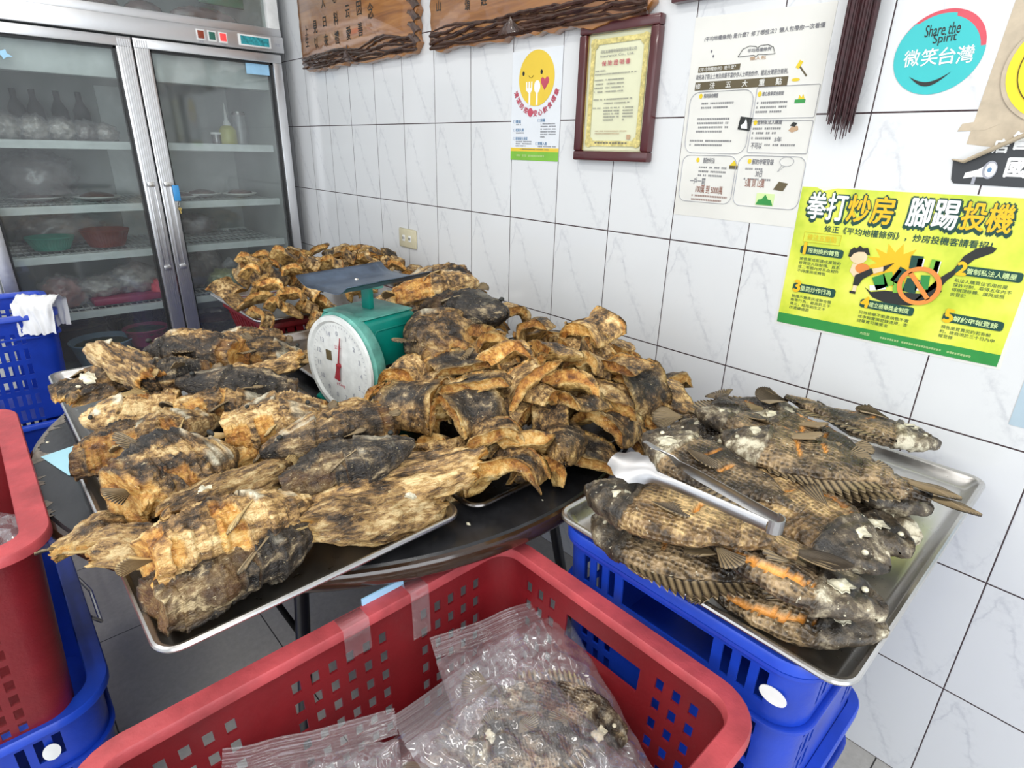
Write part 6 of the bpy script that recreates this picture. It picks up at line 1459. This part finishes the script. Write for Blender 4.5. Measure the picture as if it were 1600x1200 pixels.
mb.prism(off_c([(-.030, -.0038), (.030, -.0038), (.030, .0038), (-.030, .0038)], math.radians(-48), 2.553, 1.104), YY - .0024, YY - .0020); mb.build('prohibition_ring', 'orange', yp)
flat(yp, 'boy_drawing', ell(2.438, 1.142, .016, .013, 20), YY - .0006, 'skin')
flat(yp, 'boy_hair', [(2.419, 1.141), (2.420, 1.153), (2.426, 1.160), (2.431, 1.158), (2.436, 1.164), (2.443, 1.160), (2.451, 1.162), (2.455, 1.154), (2.458, 1.148), (2.452, 1.149), (2.447, 1.153), (2.436, 1.152), (2.428, 1.148), (2.424, 1.140)], YY - .0012, 'ink')
flat(yp, 'boy_drawing', [(2.430, 1.128), (2.446, 1.130), (2.452, 1.118), (2.450, 1.104), (2.438, 1.102), (2.428, 1.112)], YY - .0006, 'skin'); flat(yp, 'boy_glove', ell(2.450, 1.121, .013, .010, 20), YY - .0012, 'orange')
flat(yp, 'boy_trousers', [(2.440, 1.106), (2.466, 1.124), (2.471, 1.114), (2.455, 1.100), (2.450, 1.086), (2.440, 1.086)], YY - .0015, 'ink'); flat(yp, 'boy_drawing', [(2.468, 1.123), (2.486, 1.130), (2.488, 1.122), (2.472, 1.114)], YY - .0012, 'skin'); flat(yp, 'boy_shoe', [(2.486, 1.131), (2.503, 1.140), (2.488, 1.120)], YY - .0015, 'ink')
flat(yp, 'boy_drawing', R4(2.441, 2.448, 1.074, 1.086), YY - .0009, 'skin'); flat(yp, 'boy_shoe', R4(2.437, 2.448, 1.069, 1.074), YY - .0012, 'ink')

# turquoise round sticker
tq = thing('round_sticker', 'turquoise round sticker with white brush lettering and a black smile', 'sticker', (0, 0, 0))
flat(tq, 'backing', ell(2.484, 1.498, .066, .064, 48), -.0006, 'pinkred', .0006)
pts = [(x, z) for x, z in ell(2.484, 1.496, .0665, .064, 60)]
cutp = []
for x, z in pts:
    if x > 2.500 and z > 1.505: x, z = x - .006, z - .007
    elif z > 1.545: z -= .004
    cutp.append((x, z))
flat(tq, 'vinyl', cutp, -.0012, 'turq', .0006)
fit_text('script_print', 'Share the', 2.457, 1.523, 2.508, 1.541, 'ink', -.0018, tq, .006, rot=.04); fit_text('script_print', 'Spirit', 2.472, 1.508, 2.506, 1.526, 'ink', -.0018, tq, .006, rot=.06)
for s, a in zip('微笑台灣', (2.434, 2.461, 2.487, 2.513)): fit_text('brush_print', s, a, 1.478, a + .024, 1.504, 'wht', -.0018, tq, .012, rot=.08)
flat(tq, 'smile_mark', [(2.449 + .062 * k / 16, 1.462 - .012 * math.sin(math.pi * k / 16) + .004 * k / 16) for k in range(17)] + [(2.449 + .062 * k / 16, 1.462 - .019 * math.sin(math.pi * k / 16) + .004 * k / 16) for k in range(15, 0, -1)], -.0018, 'ink')
# yellow round sticker, tape, black sign
yc = thing('round_sticker', 'yellow round sticker with a dark ring at the right edge of the photo', 'sticker', (0, 0, 0))
flat(yc, 'backing', ell(2.672, 1.462, .089, .082, 48), -.0030, 'tape', .0005); flat(yc, 'vinyl', ell(2.674, 1.464, .085, .079, 48), -.0036, 'yvin', .0005); linework(ell(2.674, 1.464, .070, .065, 48), .0022, -.0038, 'ring_print', 'olive', yc)
o = flat(None, 'brown_tape', [(2.573, 1.580), (2.640, 1.592), (2.66, 1.34), (2.562, 1.352)], -.0004, 'tape', .0004); tag(o, 'wide strip of translucent brown tape beneath the yellow round sticker', 'tape')
o = flat(None, 'brown_tape', [(2.544, 1.372), (2.582, 1.374), (2.60, 1.383), (2.592, 1.392), (2.548, 1.384)], -.0009, 'tape', .0004); tag(o, 'short horizontal tab of brown tape left of the peeling sign', 'tape')
bs = thing('peeling_sign', 'black sign with white characters and a megaphone, upper edge peeling', 'sign', (0, 0, 0))
flat(bs, 'sheet', [(2.560, 1.288), (2.555, 1.294), (2.550, 1.326), (2.566, 1.322), (2.66, 1.378), (2.80, 1.40), (2.80, 1.284)], -.0016, 'blackv', .0008)
MB().tube([(2.549, -.004, 1.327), (2.567, -.009, 1.324), (2.60, -.012, 1.343), (2.64, -.014, 1.366), (2.70, -.014, 1.392)], [.002, .005, .006, .006, .006], 10, flat=.6).build('curled_edge', 'tape', bs, smooth=True)
fit_text('sign_print', '店', 2.601, 1.339, 2.622, 1.360, 'wht', -.0024, bs, .04, True); fit_text('sign_print', '管', 2.624, 1.344, 2.650, 1.372, 'wht', -.0024, bs, .04, True); fit_text('sign_print', '國', 2.627, 1.302, 2.655, 1.331, 'wht', -.0024, bs, .04, True)
flat(bs, 'megaphone_drawing', [(2.572, 1.297), (2.573, 1.306), (2.590, 1.312), (2.604, 1.324), (2.606, 1.300), (2.590, 1.300)], -.0024, 'wht'); flat(bs, 'megaphone_drawing', ell(2.606, 1.312, .010, .0145, 24), -.003, 'pgrey'); flat(bs, 'megaphone_drawing', ell(2.607, 1.312, .0075, .0115, 24), -.0036, 'wht'); flat(bs, 'megaphone_drawing', ell(2.606, 1.312, .003, .004, 12), -.0042, 'bluep'); flat(bs, 'megaphone_drawing', R4(2.585, 2.590, 1.288, 1.300), -.0024, 'pgrey')
# pale card low on the right
bc = thing('wall_card', 'pale blue card at the far right edge, below the lime poster', 'card', (0, 0, 0))
flat(bc, 'sheet', [(2.7465, .886), (2.93, .886), (2.93, 1.10), (2.7455, 1.10)], -.0010, 'bluepap', .001); fit_text('blue_print', 'ｃ', 2.772, .900, 2.782, .910, 'bluep', -.0018, bc, .02)
# outlet
ot = thing('wall_outlet', 'beige double wall outlet plate between tiles', 'outlet', (.8, 0, .986))
MB().box(-.061, .061, -.009, 0, -.037, .037).build('plate', 'beige', ot, bevel=.006)
for x in (-.022, .022): MB().box(x - .009, x + .009, -.0115, -.009, -.012, .012).build('socket', 'white', ot, bevel=.002); MB().box(x - .006, x - .003, -.0122, -.0114, -.005, .005).box(x + .003, x + .006, -.0122, -.0114, -.005, .005).build('socket_slot', 'ink', ot)
# dark picture frame peeking in
pf = thing('picture_frame', 'dark maroon picture frame just peeking in at the top edge', 'frame', (0, 0, 0))
MB().box(1.942, 2.18, -.022, 0, 1.637, 1.657).box(1.942, 1.962, -.022, 0, 1.657, 1.84).box(2.16, 2.18, -.022, 0, 1.657, 1.84).box(1.942, 2.18, -.022, 0, 1.84, 1.86).build('frame', 'frame', pf, bevel=.003); flat(pf, 'picture', R4(1.96, 2.162, 1.655, 1.842), -.008, 'paper', .001)
# tassel
ts = thing('tassel', 'long dark maroon tassel hanging in front of the tiles', 'tassel', (0, 0, 0)); rn = random.Random(6); mb = MB()
for k in range(85):
    x = 2.333 + .048 * rn.random(); y = -.016 - .020 * rn.random(); e = 1.392 - .014 * rn.random() - (.028 * rn.random() ** 3 if 2.345 < x < 2.378 else 0) + .004
    mb.tube([(x * .92 + 2.357 * .08, y, 1.75), (x + rn.uniform(-.001, .001), y, 1.58), (x + rn.uniform(-.0015, .0015), y, 1.47), (x + rn.uniform(-.003, .003), y, e)], [.0026, .0026, .0024, .0008], 5)
mb.build('threads', 'maroon', ts, smooth=True); MB().tube([(2.357, -.026, 1.752), (2.357, -.026, 1.775), (2.357, -.026, 1.80)], [.024, .026, .012], 16).build('knot', 'maroon', ts, smooth=True)
MB().tube([(2.357, -.026, 1.80), (2.357, -.004, 1.83)], .0025, 6).build('hanging_cord', 'maroon', ts)

# carved plaques
def plaque(label, x0, x1, zb, zt, seed, chars, left_jag, right_jag):
    t = thing('wooden_plaque', label, 'plaque', (0, 0, 0)); rnd = random.Random(seed)
    def side(x, s, n=16, a=.010):
        out = []
        for k in range(n + 1): z = zb + .04 + (zt - zb - .04) * k / n; out.append((x + s * (a * (k % 2) + rnd.uniform(0, a)), z))
        return out
    N = 60; bot = []
    for k in range(N + 1):
        f = k / N; x = x0 + (x1 - x0) * f; bot.append((x, zb + .010 * mn.noise(Vector((x * 9, seed, 0))) + .008 * mn.noise(Vector((x * 30, seed, 4))) + .012 * (1 if abs(f - .45) < .03 else 0) + .028 * max(0, (abs(f - .5) - .46) / .04)))
    L_, R_ = side(x0, 1 if left_jag else .3), side(x1, -1 if right_jag else -.3)
    poly = bot + R_ + [(x1, zt), (x0, zt)] + L_[::-1]
    MB().prism(poly, -.030, -.001).build('board', 'wood', t, bevel=.003)
    # carved dark border strands along the lower edge
    for q in range(9):
        ph = rnd.uniform(0, 6.28); am = rnd.uniform(.006, .016); base = zb + .010 + .006 * q
        pts = []; rad = []
        for k in range(70):
            f = k / 69; x = x0 + .012 + (x1 - x0 - .024) * f
            env = .55 + .45 * math.sin(f * 7 + seed); z = base * 1.0 + am * math.sin(f * 13 + ph) * env + .004 * mn.noise(Vector((x * 40, q, seed)))
            z = max(z, zb + .008); pts.append((x, -.031 - .003 * math.sin(q * 2 + f * 9), z)); rad.append(max(.0012, .0055 * (.4 + .6 * abs(math.sin(f * 9 + ph)))))
        MB().tube(pts, rad, 6).build('carved_edge', 'carve', t, smooth=True)
    for cxx in (x0 + (x1 - x0) * .46,):
        for k in range(13):
            a = math.radians(35 + k * 9.5); l_ = rnd.uniform(.035, .075); b = Vector((cxx + (k - 6) * .009, -.032, zb + .014)); MB().tube([b, b + Vector((math.cos(a) * l_ * .5, -.004, math.sin(a) * l_ * .45)), b + Vector((math.cos(a) * l_, 0, math.sin(a) * l_ * .75))], [.006, .004, .0006], 6).build('carved_edge', 'carve', t, smooth=True)
    if right_jag:
        for k in range(7):
            z = zb + .05 + k * .035; MB().tube([(x1 - .012, -.022, z - .02), (x1 - .024, -.030, z), (x1 - .044, -.033, z + .006), (x1 - .055, -.033, z + .002)], [.014, .013, .006, .001], 8).build('carved_edge', 'carve', t, smooth=True)
    for ch, x, z, h in chars: fit_text('carved_character', ch, x - h * .4, z - h / 2, x + h * .4, z + h / 2, 'ink', -.0310, t, .012)
    return t
plaque('smaller varnished wooden plaque above the fridge corner, columns of characters', .050, .952, 1.622, 2.02, 3,
       [('念', .657, 1.782, .05), ('因', .575, 1.800, .045), ('善', .575, 1.732, .045), ('云', .487, 1.80, .042), ('愛', .484, 1.728, .045), ('料', .390, 1.788, .045), ('禮', .388, 1.724, .045), ('日', .292, 1.788, .035), ('來', .292, 1.722, .045), ('見', .205, 1.780, .045), ('以', .203, 1.722, .04), ('上', .12, 1.775, .035), ('生', .118, 1.735, .04), ('念', .657, 1.86, .05), ('用', .575, 1.866, .045), ('食', .487, 1.868, .045), ('心', .390, 1.86, .04), ('人', .292, 1.856, .04)], False, True)
plaque('long varnished wooden plaque at the top centre with carved dark lower edge', 1.018, 1.897, 1.618, 2.02, 7,
       [('山', 1.076, 1.742, .030), ('頌', 1.222, 1.726, .030), ('經', 1.300, 1.732, .034), ('來', 1.388, 1.735, .034), ('福', 1.076, 1.80, .05), ('喜', 1.26, 1.81, .06), ('財', 1.42, 1.81, .06)], True, False)

# ---------------------------------------------------------------- glass-door fridge
fg = thing('display_fridge', 'tall two-door aluminium display fridge in the left corner', 'fridge', (0, 0, 0))
XF, XB, Y0, Y1 = -.10, -.80, -1.255, -.055
MB().box(XB, XF - .055, Y1 - .05, Y1, .06, 2.08).box(XB, XF - .055, Y0, Y0 + .05, .06, 2.08).box(XB, XB + .04, Y0, Y1, .06, 2.08).box(XB, XF - .055, Y0, Y1, .06, .32).box(XB, XF - .06, Y0, Y1, 1.665, 1.78).box(XB, XF - .055, Y0, Y1, 2.06, 2.10).build('cabinet', 'frint', fg)
MB().box(XB, XF - .05, Y0 - .003, Y0 + .0, .05, 2.10).box(XB, XF - .05, Y1, Y1 + .003, .05, 2.10).build('side_skin', 'alu', fg)
MB().box(XF - .02, XF, Y0 - .005, Y1 + .005, .05, .262).build('kick_panel', 'alu', fg, bevel=.003)
for sx in (XB + .05, XF - .10):
    for sy in (Y0 + .06, Y1 - .06): MB().lathe([(.0, 0), (.022, 0), (.016, .02), (.016, .062), (0, .062)], 16, c=(sx, sy)).build('foot', 'rubber', fg)
hp = MB().box(XF - .06, XF + .012, Y0 - .005, Y1 + .008, 1.704, 1.768).build('header_panel', 'alu', fg, bevel=.003)
MB().box(XF - .06, XF + .002, Y0 - .005, Y1 + .006, 1.768, 1.800).build('header_ledge', 'alu', fg, bevel=.004)
for y, m in ((-.396, 'brnled'), (-.352, 'grnled'), (-.308, 'redled')):
    MB().box(XF + .012, XF + .015, y - .017, y + .017, 1.716, 1.756).build('lamp_bezel', 'white', fg, bevel=.001); MB().box(XF + .0145, XF + .0175, y - .012, y + .012, 1.723, 1.751).build('indicator_lamp', m, fg, bevel=.001)
MB().box(XF + .012, XF + .0155, -.245, -.105, 1.716, 1.760).build('display_bezel', 'white', fg, bevel=.001); MB().box(XF + .015, XF + .0165, -.236, -.114, 1.722, 1.754).build('temperature_display', 'tealled', fg)
def ftext(name, s, y0, y1, z0, z1, mat, x, parent):
    """lettering on a face looking towards +x"""
    o = fit_text(name, s, y0, z0, y1, z1, mat, 0, parent); me = o.data; co = np.empty(len(me.vertices) * 3); me.vertices.foreach_get('co', co); co = co.reshape(-1, 3)
    me.vertices.foreach_set('co', np.stack([np.full(len(co), x), co[:, 0], co[:, 2]], 1).ravel()); me.update(); return o
ftext('panel_print', '電源', -.405, -.387, 1.708, 1.714, 'pgrey', XF + .0128, fg); ftext('panel_print', '運轉', -.318, -.298, 1.708, 1.714, 'pgrey', XF + .0128, fg); ftext('panel_print', '溫控', -.088, -.064, 1.730, 1.740, 'pgrey', XF + .0128, fg)
def door(y0, y1, hinge, hy):
    d = link('door', None, fg); xs0, xs1 = XF - .045, XF
    sl = .040 if hinge == 'r' else .052; sr = .052 if hinge == 'r' else .040   # widths at low-y / high-y stile
    wl, wr = (.055, .040) if hinge == 'r' else (.045, .055)
    zt, zb = 1.698, .272; mb = MB()
    mb.box(xs0, xs1, y0, y1, zt - .035, zt).box(xs0, xs1, y0, y1, zb, zb + .055).box(xs0, xs1, y0, y0 + wl, zb + .055, zt - .035).box(xs0, xs1, y1 - wr, y1, zb + .055, zt - .035)
    mb.build('door_frame', 'alu', d, bevel=.002)
    g = MB()
    a, b, c, e = y0 + wl, y1 - wr, zb + .055, zt - .035
    g.box(xs0 - .008, xs0 + .030, a - .002, a + .008, c, e).box(xs0 - .008, xs0 + .030, b - .008, b + .002, c, e).box(xs0 - .008, xs0 + .030, a, b, e - .008, e + .002).box(xs0 - .008, xs0 + .030, a, b, c - .002, c + .008); g.build('gasket', 'rubber', d)
    MB().box(xs0 + .014, xs0 + .019, a + .006, b - .006, c + .006, e - .006).build('glass_pane', 'glass', d)
    # recessed grip: two slim rails with end brackets
    h = MB().box(xs1, xs1 + .010, hy - .014, hy - .009, .80, 1.16).box(xs1, xs1 + .010, hy + .009, hy + .014, .80, 1.16).box(xs1, xs1 + .011, hy - .014, hy + .014, 1.145, 1.165).box(xs1, xs1 + .011, hy - .014, hy + .014, .795, .815).build('door_handle', 'alu', d, bevel=.001)
    MB().lathe([(.0, .0), (.009, 0), (.009, .005), (.0, .006)], 16).build('lock', 'wire', d, loc=(xs1 + .010, hy, 1.155), rot=(0, math.radians(90), 0))
    return d
dr = door(-.648, -.060, 'r', -.620); dl = door(-1.250, -.654, 'l', -.682)
# fluted strips at the meeting stiles
for y0, par in ((-.706, dl), (-.648, dr)):
    mb = MB()
    for k in range(6): mb.box(XF, XF + .002, y0 + .005 + k * .0078, y0 + .009 + k * .0078, .30, 1.69)
    mb.build('fluted_strip', 'alu', par)
# upper compartment frame and glass
MB().box(XF - .06, XF - .005, Y1 - .045, Y1 + .006, 1.800, 2.10).box(XF - .06, XF - .005, Y0 - .005, Y0 + .045, 1.800, 2.10).box(XF - .06, XF - .005, Y0, Y1, 2.06, 2.10).build('upper_frame', 'white', fg, bevel=.003)
MB().box(XF - .034, XF - .030, Y0 + .045, Y1 - .045, 1.80, 2.06).build('upper_glass', 'glass', fg)
MB().box(XF - .125, XF - .060, -1.205, -.105, 1.552, 1.664).build('lamp_cover', 'shelf', fg, bevel=.006)
for z in (1.318, 1.073, .878, .636):
    s = MB().box(XF - .118, XF - .098, -1.204, -.106, z - .030, z)
    s.box(XB + .06, XB + .07, -1.204, -.106, z - .012, z)
    for k in range(44): yy = -1.195 + k * .0248; s.box(XB + .06, XF - .11, yy - .0018, yy + .0018, z - .008, z - .004)
    for k in range(5): xx = XB + .16 + k * .11; s.box(xx - .003, xx + .003, -1.204, -.106, z - .013, z - .008)
    s.build('shelf', 'shelf', fg)
MB().box(XB + .04, XB + .05, -.70, -.60, .34, 1.56).build('back_duct', 'shelf', fg)
def atx(o, label, cat, group=None): return tag(o, label, cat, group)
# stickers and key tag on the doors
o = MB().box(XF - .024, XF - .0235, -.215, -.112, 1.612, 1.655).build('door_sticker', 'fishy'); atx(o, 'small blue and white sticker at the top corner of the right fridge door', 'sticker')
o = MB().box(XB + .72, XB + .721, -.222, -.125, 1.560, 1.60).build('notice_strip', 'pwhite'); o.location = (.0, 0, 0); bpy.data.objects.remove(o)
st = thing('door_sticker', 'light blue pointed sticker with a star tip on the left fridge door', 'sticker', (XF + .001, 0, 0))
V = [(-1.245, 1.665), (-1.15, 1.655), (-1.085, 1.615), (-1.066, 1.606), (-1.052, 1.612), (-1.050, 1.600), (-1.036, 1.590), (-1.052, 1.588), (-1.064, 1.580), (-1.068, 1.592), (-1.10, 1.592), (-1.13, 1.555), (-1.20, 1.535), (-1.245, 1.538)]
n = len(V); me = mesh('vinyl', [(0, y, z) for y, z in V] + [(.0008, y, z) for y, z in V], [tuple(range(n))[::-1], tuple(range(n, 2 * n))] + [(i, (i + 1) % n, (i + 1) % n + n, i + n) for i in range(n)], 'fishy', False); link('vinyl', me, st)
kt = thing('key_tag', 'blue plastic key tag with a small brass key hanging from the fridge lock', 'key tag', (XF + .012, -.594, 0))
MB().box(0, .005, -.013, .013, 1.085, 1.150).build('tag', 'bluetag', kt, bevel=.003); MB().tube([(.003, 0, 1.088), (.003, .004, 1.075), (.003, 0, 1.062), (.003, -.004, 1.075)], .0012, 6, True).build('ring', 'wire', kt, smooth=True); MB().lathe([(.0, 0), (.007, 0), (.007, .002), (0, .002)], 12).box(-.003, .02, -.0025, .0025, 0, .002).build('key', 'brass', kt, loc=(.003, .002, 1.052), rot=(0, math.radians(70), 0)); MB().tube([(-.001, -.024, 1.156), (.002, -.01, 1.160), (.002, 0, 1.148)], .0012, 6).build('cord', 'wire', kt)

# contents
def bowl(name, label, y, z, r, h, mat, fill=None, x=-.38, cat='bowl', group=None, rib=0):
    t = thing(name, label, cat, (x, y, z), 0, group)
    MB().lathe([(.0, .0), (r * .72, .0), (r * .97, h * .9), (r * 1.05, h), (r * 1.02, h + .004), (r * .95, h * .93), (r * .70, .006), (0, .006)], 40).build('shell', mat, t, smooth=True)
    if rib:
        mb = MB()
        for k in range(44):
            a = 2 * math.pi * k / 44; mb.tube([(r * .73 * math.cos(a), r * .73 * math.sin(a), .004), (r * .985 * math.cos(a), r * .985 * math.sin(a), h * .92)], .002, 4)
        mb.build('ribs', mat, t)
    if fill:
        me = ball('filling', r * .90, fill, sz=.20, amp=.16, freq=60, seed=r * 90, sub=4); link('filling', me, t, (0, 0, h * .80))
    return t
GFR = 'food inside the display fridge'
bowl('plastic_basket', 'green oval plastic basket on the fridge shelf at left', -1.045, .880, .085, .052, 'grnbk', None, cat='basket', rib=1)
bowl('plastic_basket', 'brown-red plastic basket on the fridge shelf beside the green one', -.842, .880, .092, .070, 'brbk', None, cat='basket', rib=1)
bowl('basin', 'blue-grey basin of dark greens at the bottom of the fridge', -.955, .325, .125, .135, 'blueb', 'herb', x=-.36, cat='basin')
bowl('bowl', 'upper magenta bowl of chopped herbs at the bottom of the fridge', -.775, .415, .092, .078, 'pinkb', 'herb', x=-.33, group='magenta bowls in the fridge')
bowl('bowl', 'lower magenta bowl under the other, at the fridge bottom', -.775, .325, .096, .080, 'pinkb', None, x=-.33, group='magenta bowls in the fridge')
bowl('pot', 'wide dark pot in the deep left bottom of the fridge', -1.02, .325, .135, .16, 'rubber', 'meat', x=-.62, cat='pot')
bowl('pot', 'big dark steel pot behind the magenta bowls', -.76, .325, .15, .235, 'panD', 'meat', x=-.60, cat='pot')
bowl('pot', 'shallow steel pot at the bottom right of the fridge', -.44, .325, .155, .155, 'panD', 'meat', x=-.42, cat='pot')
def pack(name, label, loc, r, sx, sy, sz, mat, cat='food bag', amp=.22, seed=1, film_=False, neck=None, group=GFR):
    t = tag(link(name, None, None, loc), label, cat, group)
    me = ball('contents', r, mat, sx, sy, sz, amp, 45, seed, 4)
    for v in me.vertices: v.co.z = max(v.co.z, -r * sz * .72)
    link('contents', me, t, (0, 0, r * sz * .72))
    if film_:
        me = ball('wrapper', r * 1.16, 'whtbag' if film_ != 'clear' else 'bag', sx, sy, sz, amp, 45, seed, 4)
        for v in me.vertices: v.co += v.co.normalized() * .006 * mn.noise(v.co * 60)
        for v in me.vertices: v.co.z = max(v.co.z, -r * sz * .70)
        link('wrapper', me, t, (0, 0, r * sz * .72))
    if neck: MB().tube([(0, 0, r * sz * 1.5), (.0, neck * .2, r * sz * 1.5 + abs(neck) * .5), (.0, neck, r * sz * 1.5 + abs(neck) * .9)], [.010, .016, .030], 12).build('tied_neck', 'whtbag', t, smooth=True)
    return t
pack('food_bag', 'red and white printed meat package standing on the lower fridge shelf', (-.34, -1.055, .636), .080, .55, .95, .95, 'redpk', seed=3, film_=1)
pack('food_bag', 'pale bag of food on the lower fridge shelf, left middle', (-.36, -.900, .668), .065, 1.0, 1.25, .75, 'pale', seed=5, film_=1)
pack('food_bag', 'larger wrapped bag of pale fish on the lower fridge shelf', (-.38, -.765, .668), .078, 1.0, 1.3, .85, 'pale', seed=7, film_=1)
o = MB().box(-.50, -.26, -.96, -.68, .6365, .668).build('meat_tray', 'pinkb', bevel=.008); tag(o, 'flat dark maroon tray under the pale bags in the fridge', 'tray')
pack('food_bag', 'pink and white knotted bag near the fridge door middle', (-.30, -.715 + .03, .636), .040, .9, .85, 1.25, 'pinkpk', seed=9, neck=.03)
pack('food_bag', 'round bag of yellow-green food at the lower shelf, right side', (-.33, -.385, .636), .066, 1.0, 1.15, .85, 'choy', seed=11, film_='clear', neck=.05)
pack('food_bag', 'purplish meat bag at the lower shelf behind the right door', (-.45, -.515, .636), .075, .9, .95, 1.1, 'meat', seed=13, film_=1)
pack('food_bag', 'tan bag behind the yellow-green one in the fridge', (-.60, -.385, .636), .080, .8, .9, 1.2, 'pale', seed=15, film_=1)
pack('food_bag', 'red topped bag at the back of the lower shelf, right door', (-.62, -.56, .636), .07, .8, .8, 1.3, 'redpk', seed=16)
for k, (y, r, lab, m, sd) in enumerate(((-1.10, .062, 'pale bag with green label at far left of the top fridge shelf', 'pale', 1), (-1.005, .058, 'pale crumpled bag second from left on the top fridge shelf', 'pale', 2), (-.915, .055, 'grey-white bag in the middle of the top fridge shelf', 'pale', 3), (-.835, .050, 'brownish bag right of the middle on the top fridge shelf', 'meat', 4), (-.765, .045, 'small pale bag near the door stile on the top fridge shelf', 'pale', 5))):
    pack('food_bag', lab, (-.34, y, 1.318), r, 1.0, .95, .85, m, seed=20 + sd, film_=1)
for k, (y, h, lab) in enumerate(((-1.02, .20, 'leftmost dark bottle at the back of the top fridge shelf'), (-.955, .20, 'second dark bottle at the back of the top fridge shelf'), (-.87, .20, 'third dark bottle at the back of the top fridge shelf'), (-.79, .20, 'dark bottle nearest the door stile at the back of the top shelf'))):
    o = MB().lathe([(.0, 0), (.030, 0), (.032, .01), (.032, h * .62), (.012, h * .82), (.012, h), (0, h)], 20).build('bottle', 'rubber', smooth=True); o.location = (-.62, y, 1.3185); tag(o, lab, 'bottle', 'dark bottles at the back of the fridge')
bt = thing('squeeze_bottle', 'yellow oil squeeze bottle with long white nozzle in the fridge', 'bottle', (-.44, -.228, 1.3185))
MB().lathe([(.0, 0), (.038, 0), (.040, .008), (.040, .062), (.028, .080), (.014, .086), (0, .086)], 28).build('bottle_body', 'oil', bt, smooth=True); MB().lathe([(.0, .083), (.018, .083), (.016, .096), (.009, .108), (.0015, .185), (0, .185)], 20).build('nozzle', 'white', bt, smooth=True)
jr = thing('jar', 'small jar with pale lid left of the squeeze bottle', 'jar', (-.44, -.285, 1.3185)); MB().lathe([(.0, 0), (.021, 0), (.021, .042), (0, .042)], 20).build('glass_body', 'panD', jr, smooth=True); MB().lathe([(.0, .0425), (.023, .0425), (.023, .052), (0, .052)], 20).build('lid', 'white', jr, smooth=True)
jr = thing('glass_jar', 'tall clear glass jar at the right end of the top fridge shelf', 'jar', (-.46, -.130 - .03, 1.3185)); MB().lathe([(.0, 0), (.030, 0), (.030, .125), (.026, .135), (.0265, .12), (.027, .004), (0, .004)], 24).build('glass_body', 'whtbag', jr, smooth=True); MB().lathe([(.0, .1355), (.031, .1355), (.031, .15), (0, .15)], 24).build('lid', 'panD', jr, smooth=True)
def plate_(label, x, y, z, r, group='plates of food on the second fridge shelf'):
    t = thing('plate', label, 'plate', (x, y, z), 0, group); MB().lathe([(.0, 0), (r * .6, 0), (r, .014), (r, .017), (r * .6, .005), (0, .005)], 36).build('dish', 'white', t, smooth=True); link('food', ball('food', r * .72, 'meat', sz=.34, amp=.18, freq=50, seed=r * 77 + y, sub=3), t, (0, 0, .012)); return t
plate_('plate of dark food at the back left behind the right fridge door', -.58, -.52, 1.073, .085); plate_('plate of dark food behind the right fridge door, centre', -.46, -.385, 1.073, .085); plate_('plate of dark food at the right behind the right fridge door', -.40, -.225, 1.073, .080); plate_('plate of dark food close to the right door stile, front', -.34, -.52, 1.073, .080)
plate_('wide plate under the dark heap in the left fridge door', -.50, -1.05, 1.073, .10); plate_('plate with dark slices by the left door stile', -.44, -.83, 1.073, .09)
pack('food_bag', 'big dark wrapped heap on the second shelf behind the left door', (-.52, -1.02, 1.095), .10, .9, 1.25, .95, 'meat', seed=31, film_=1)
pack('food_bag', 'long dark wrapped fish on the third shelf behind the left door', (-.55, -.98, .885), .085, .8, 1.7, .9, 'meat', seed=33, film_=1)
pack('food_bag', 'dim wrapped bundle on the third shelf behind the right door', (-.58, -.42, .882), .075, .9, 1.3, .7, 'meat', seed=35, film_=1)
# upper compartment
pack('food_pack', 'shiny brown pack at the upper fridge compartment, left one', (-.24, -.555, 1.781), .060, .8, 1.15, .70, 'foilbag', cat='food pack', amp=.12, seed=41, group='packs in the upper fridge compartment')
pack('food_pack', 'long shiny brown pack at the upper fridge compartment, right one', (-.24, -.320, 1.781), .078, .75, 1.75, .62, 'foilbag', cat='food pack', amp=.10, seed=43, group='packs in the upper fridge compartment')
pack('food_pack', 'dark fish-like bundle at the upper fridge compartment, far left', (-.26, -.700, 1.781), .055, .8, 1.2, .8, 'meat', cat='food pack', amp=.2, seed=45, group='packs in the upper fridge compartment')
o = MB().box(-.62, -.60, -.30, -.075, 1.90, 2.05).build('green_pack', 'gbag', bevel=.008); o.location = (.25, .0, .0); tag(o, 'green pack hanging above the brown packs in the upper fridge', 'food pack')
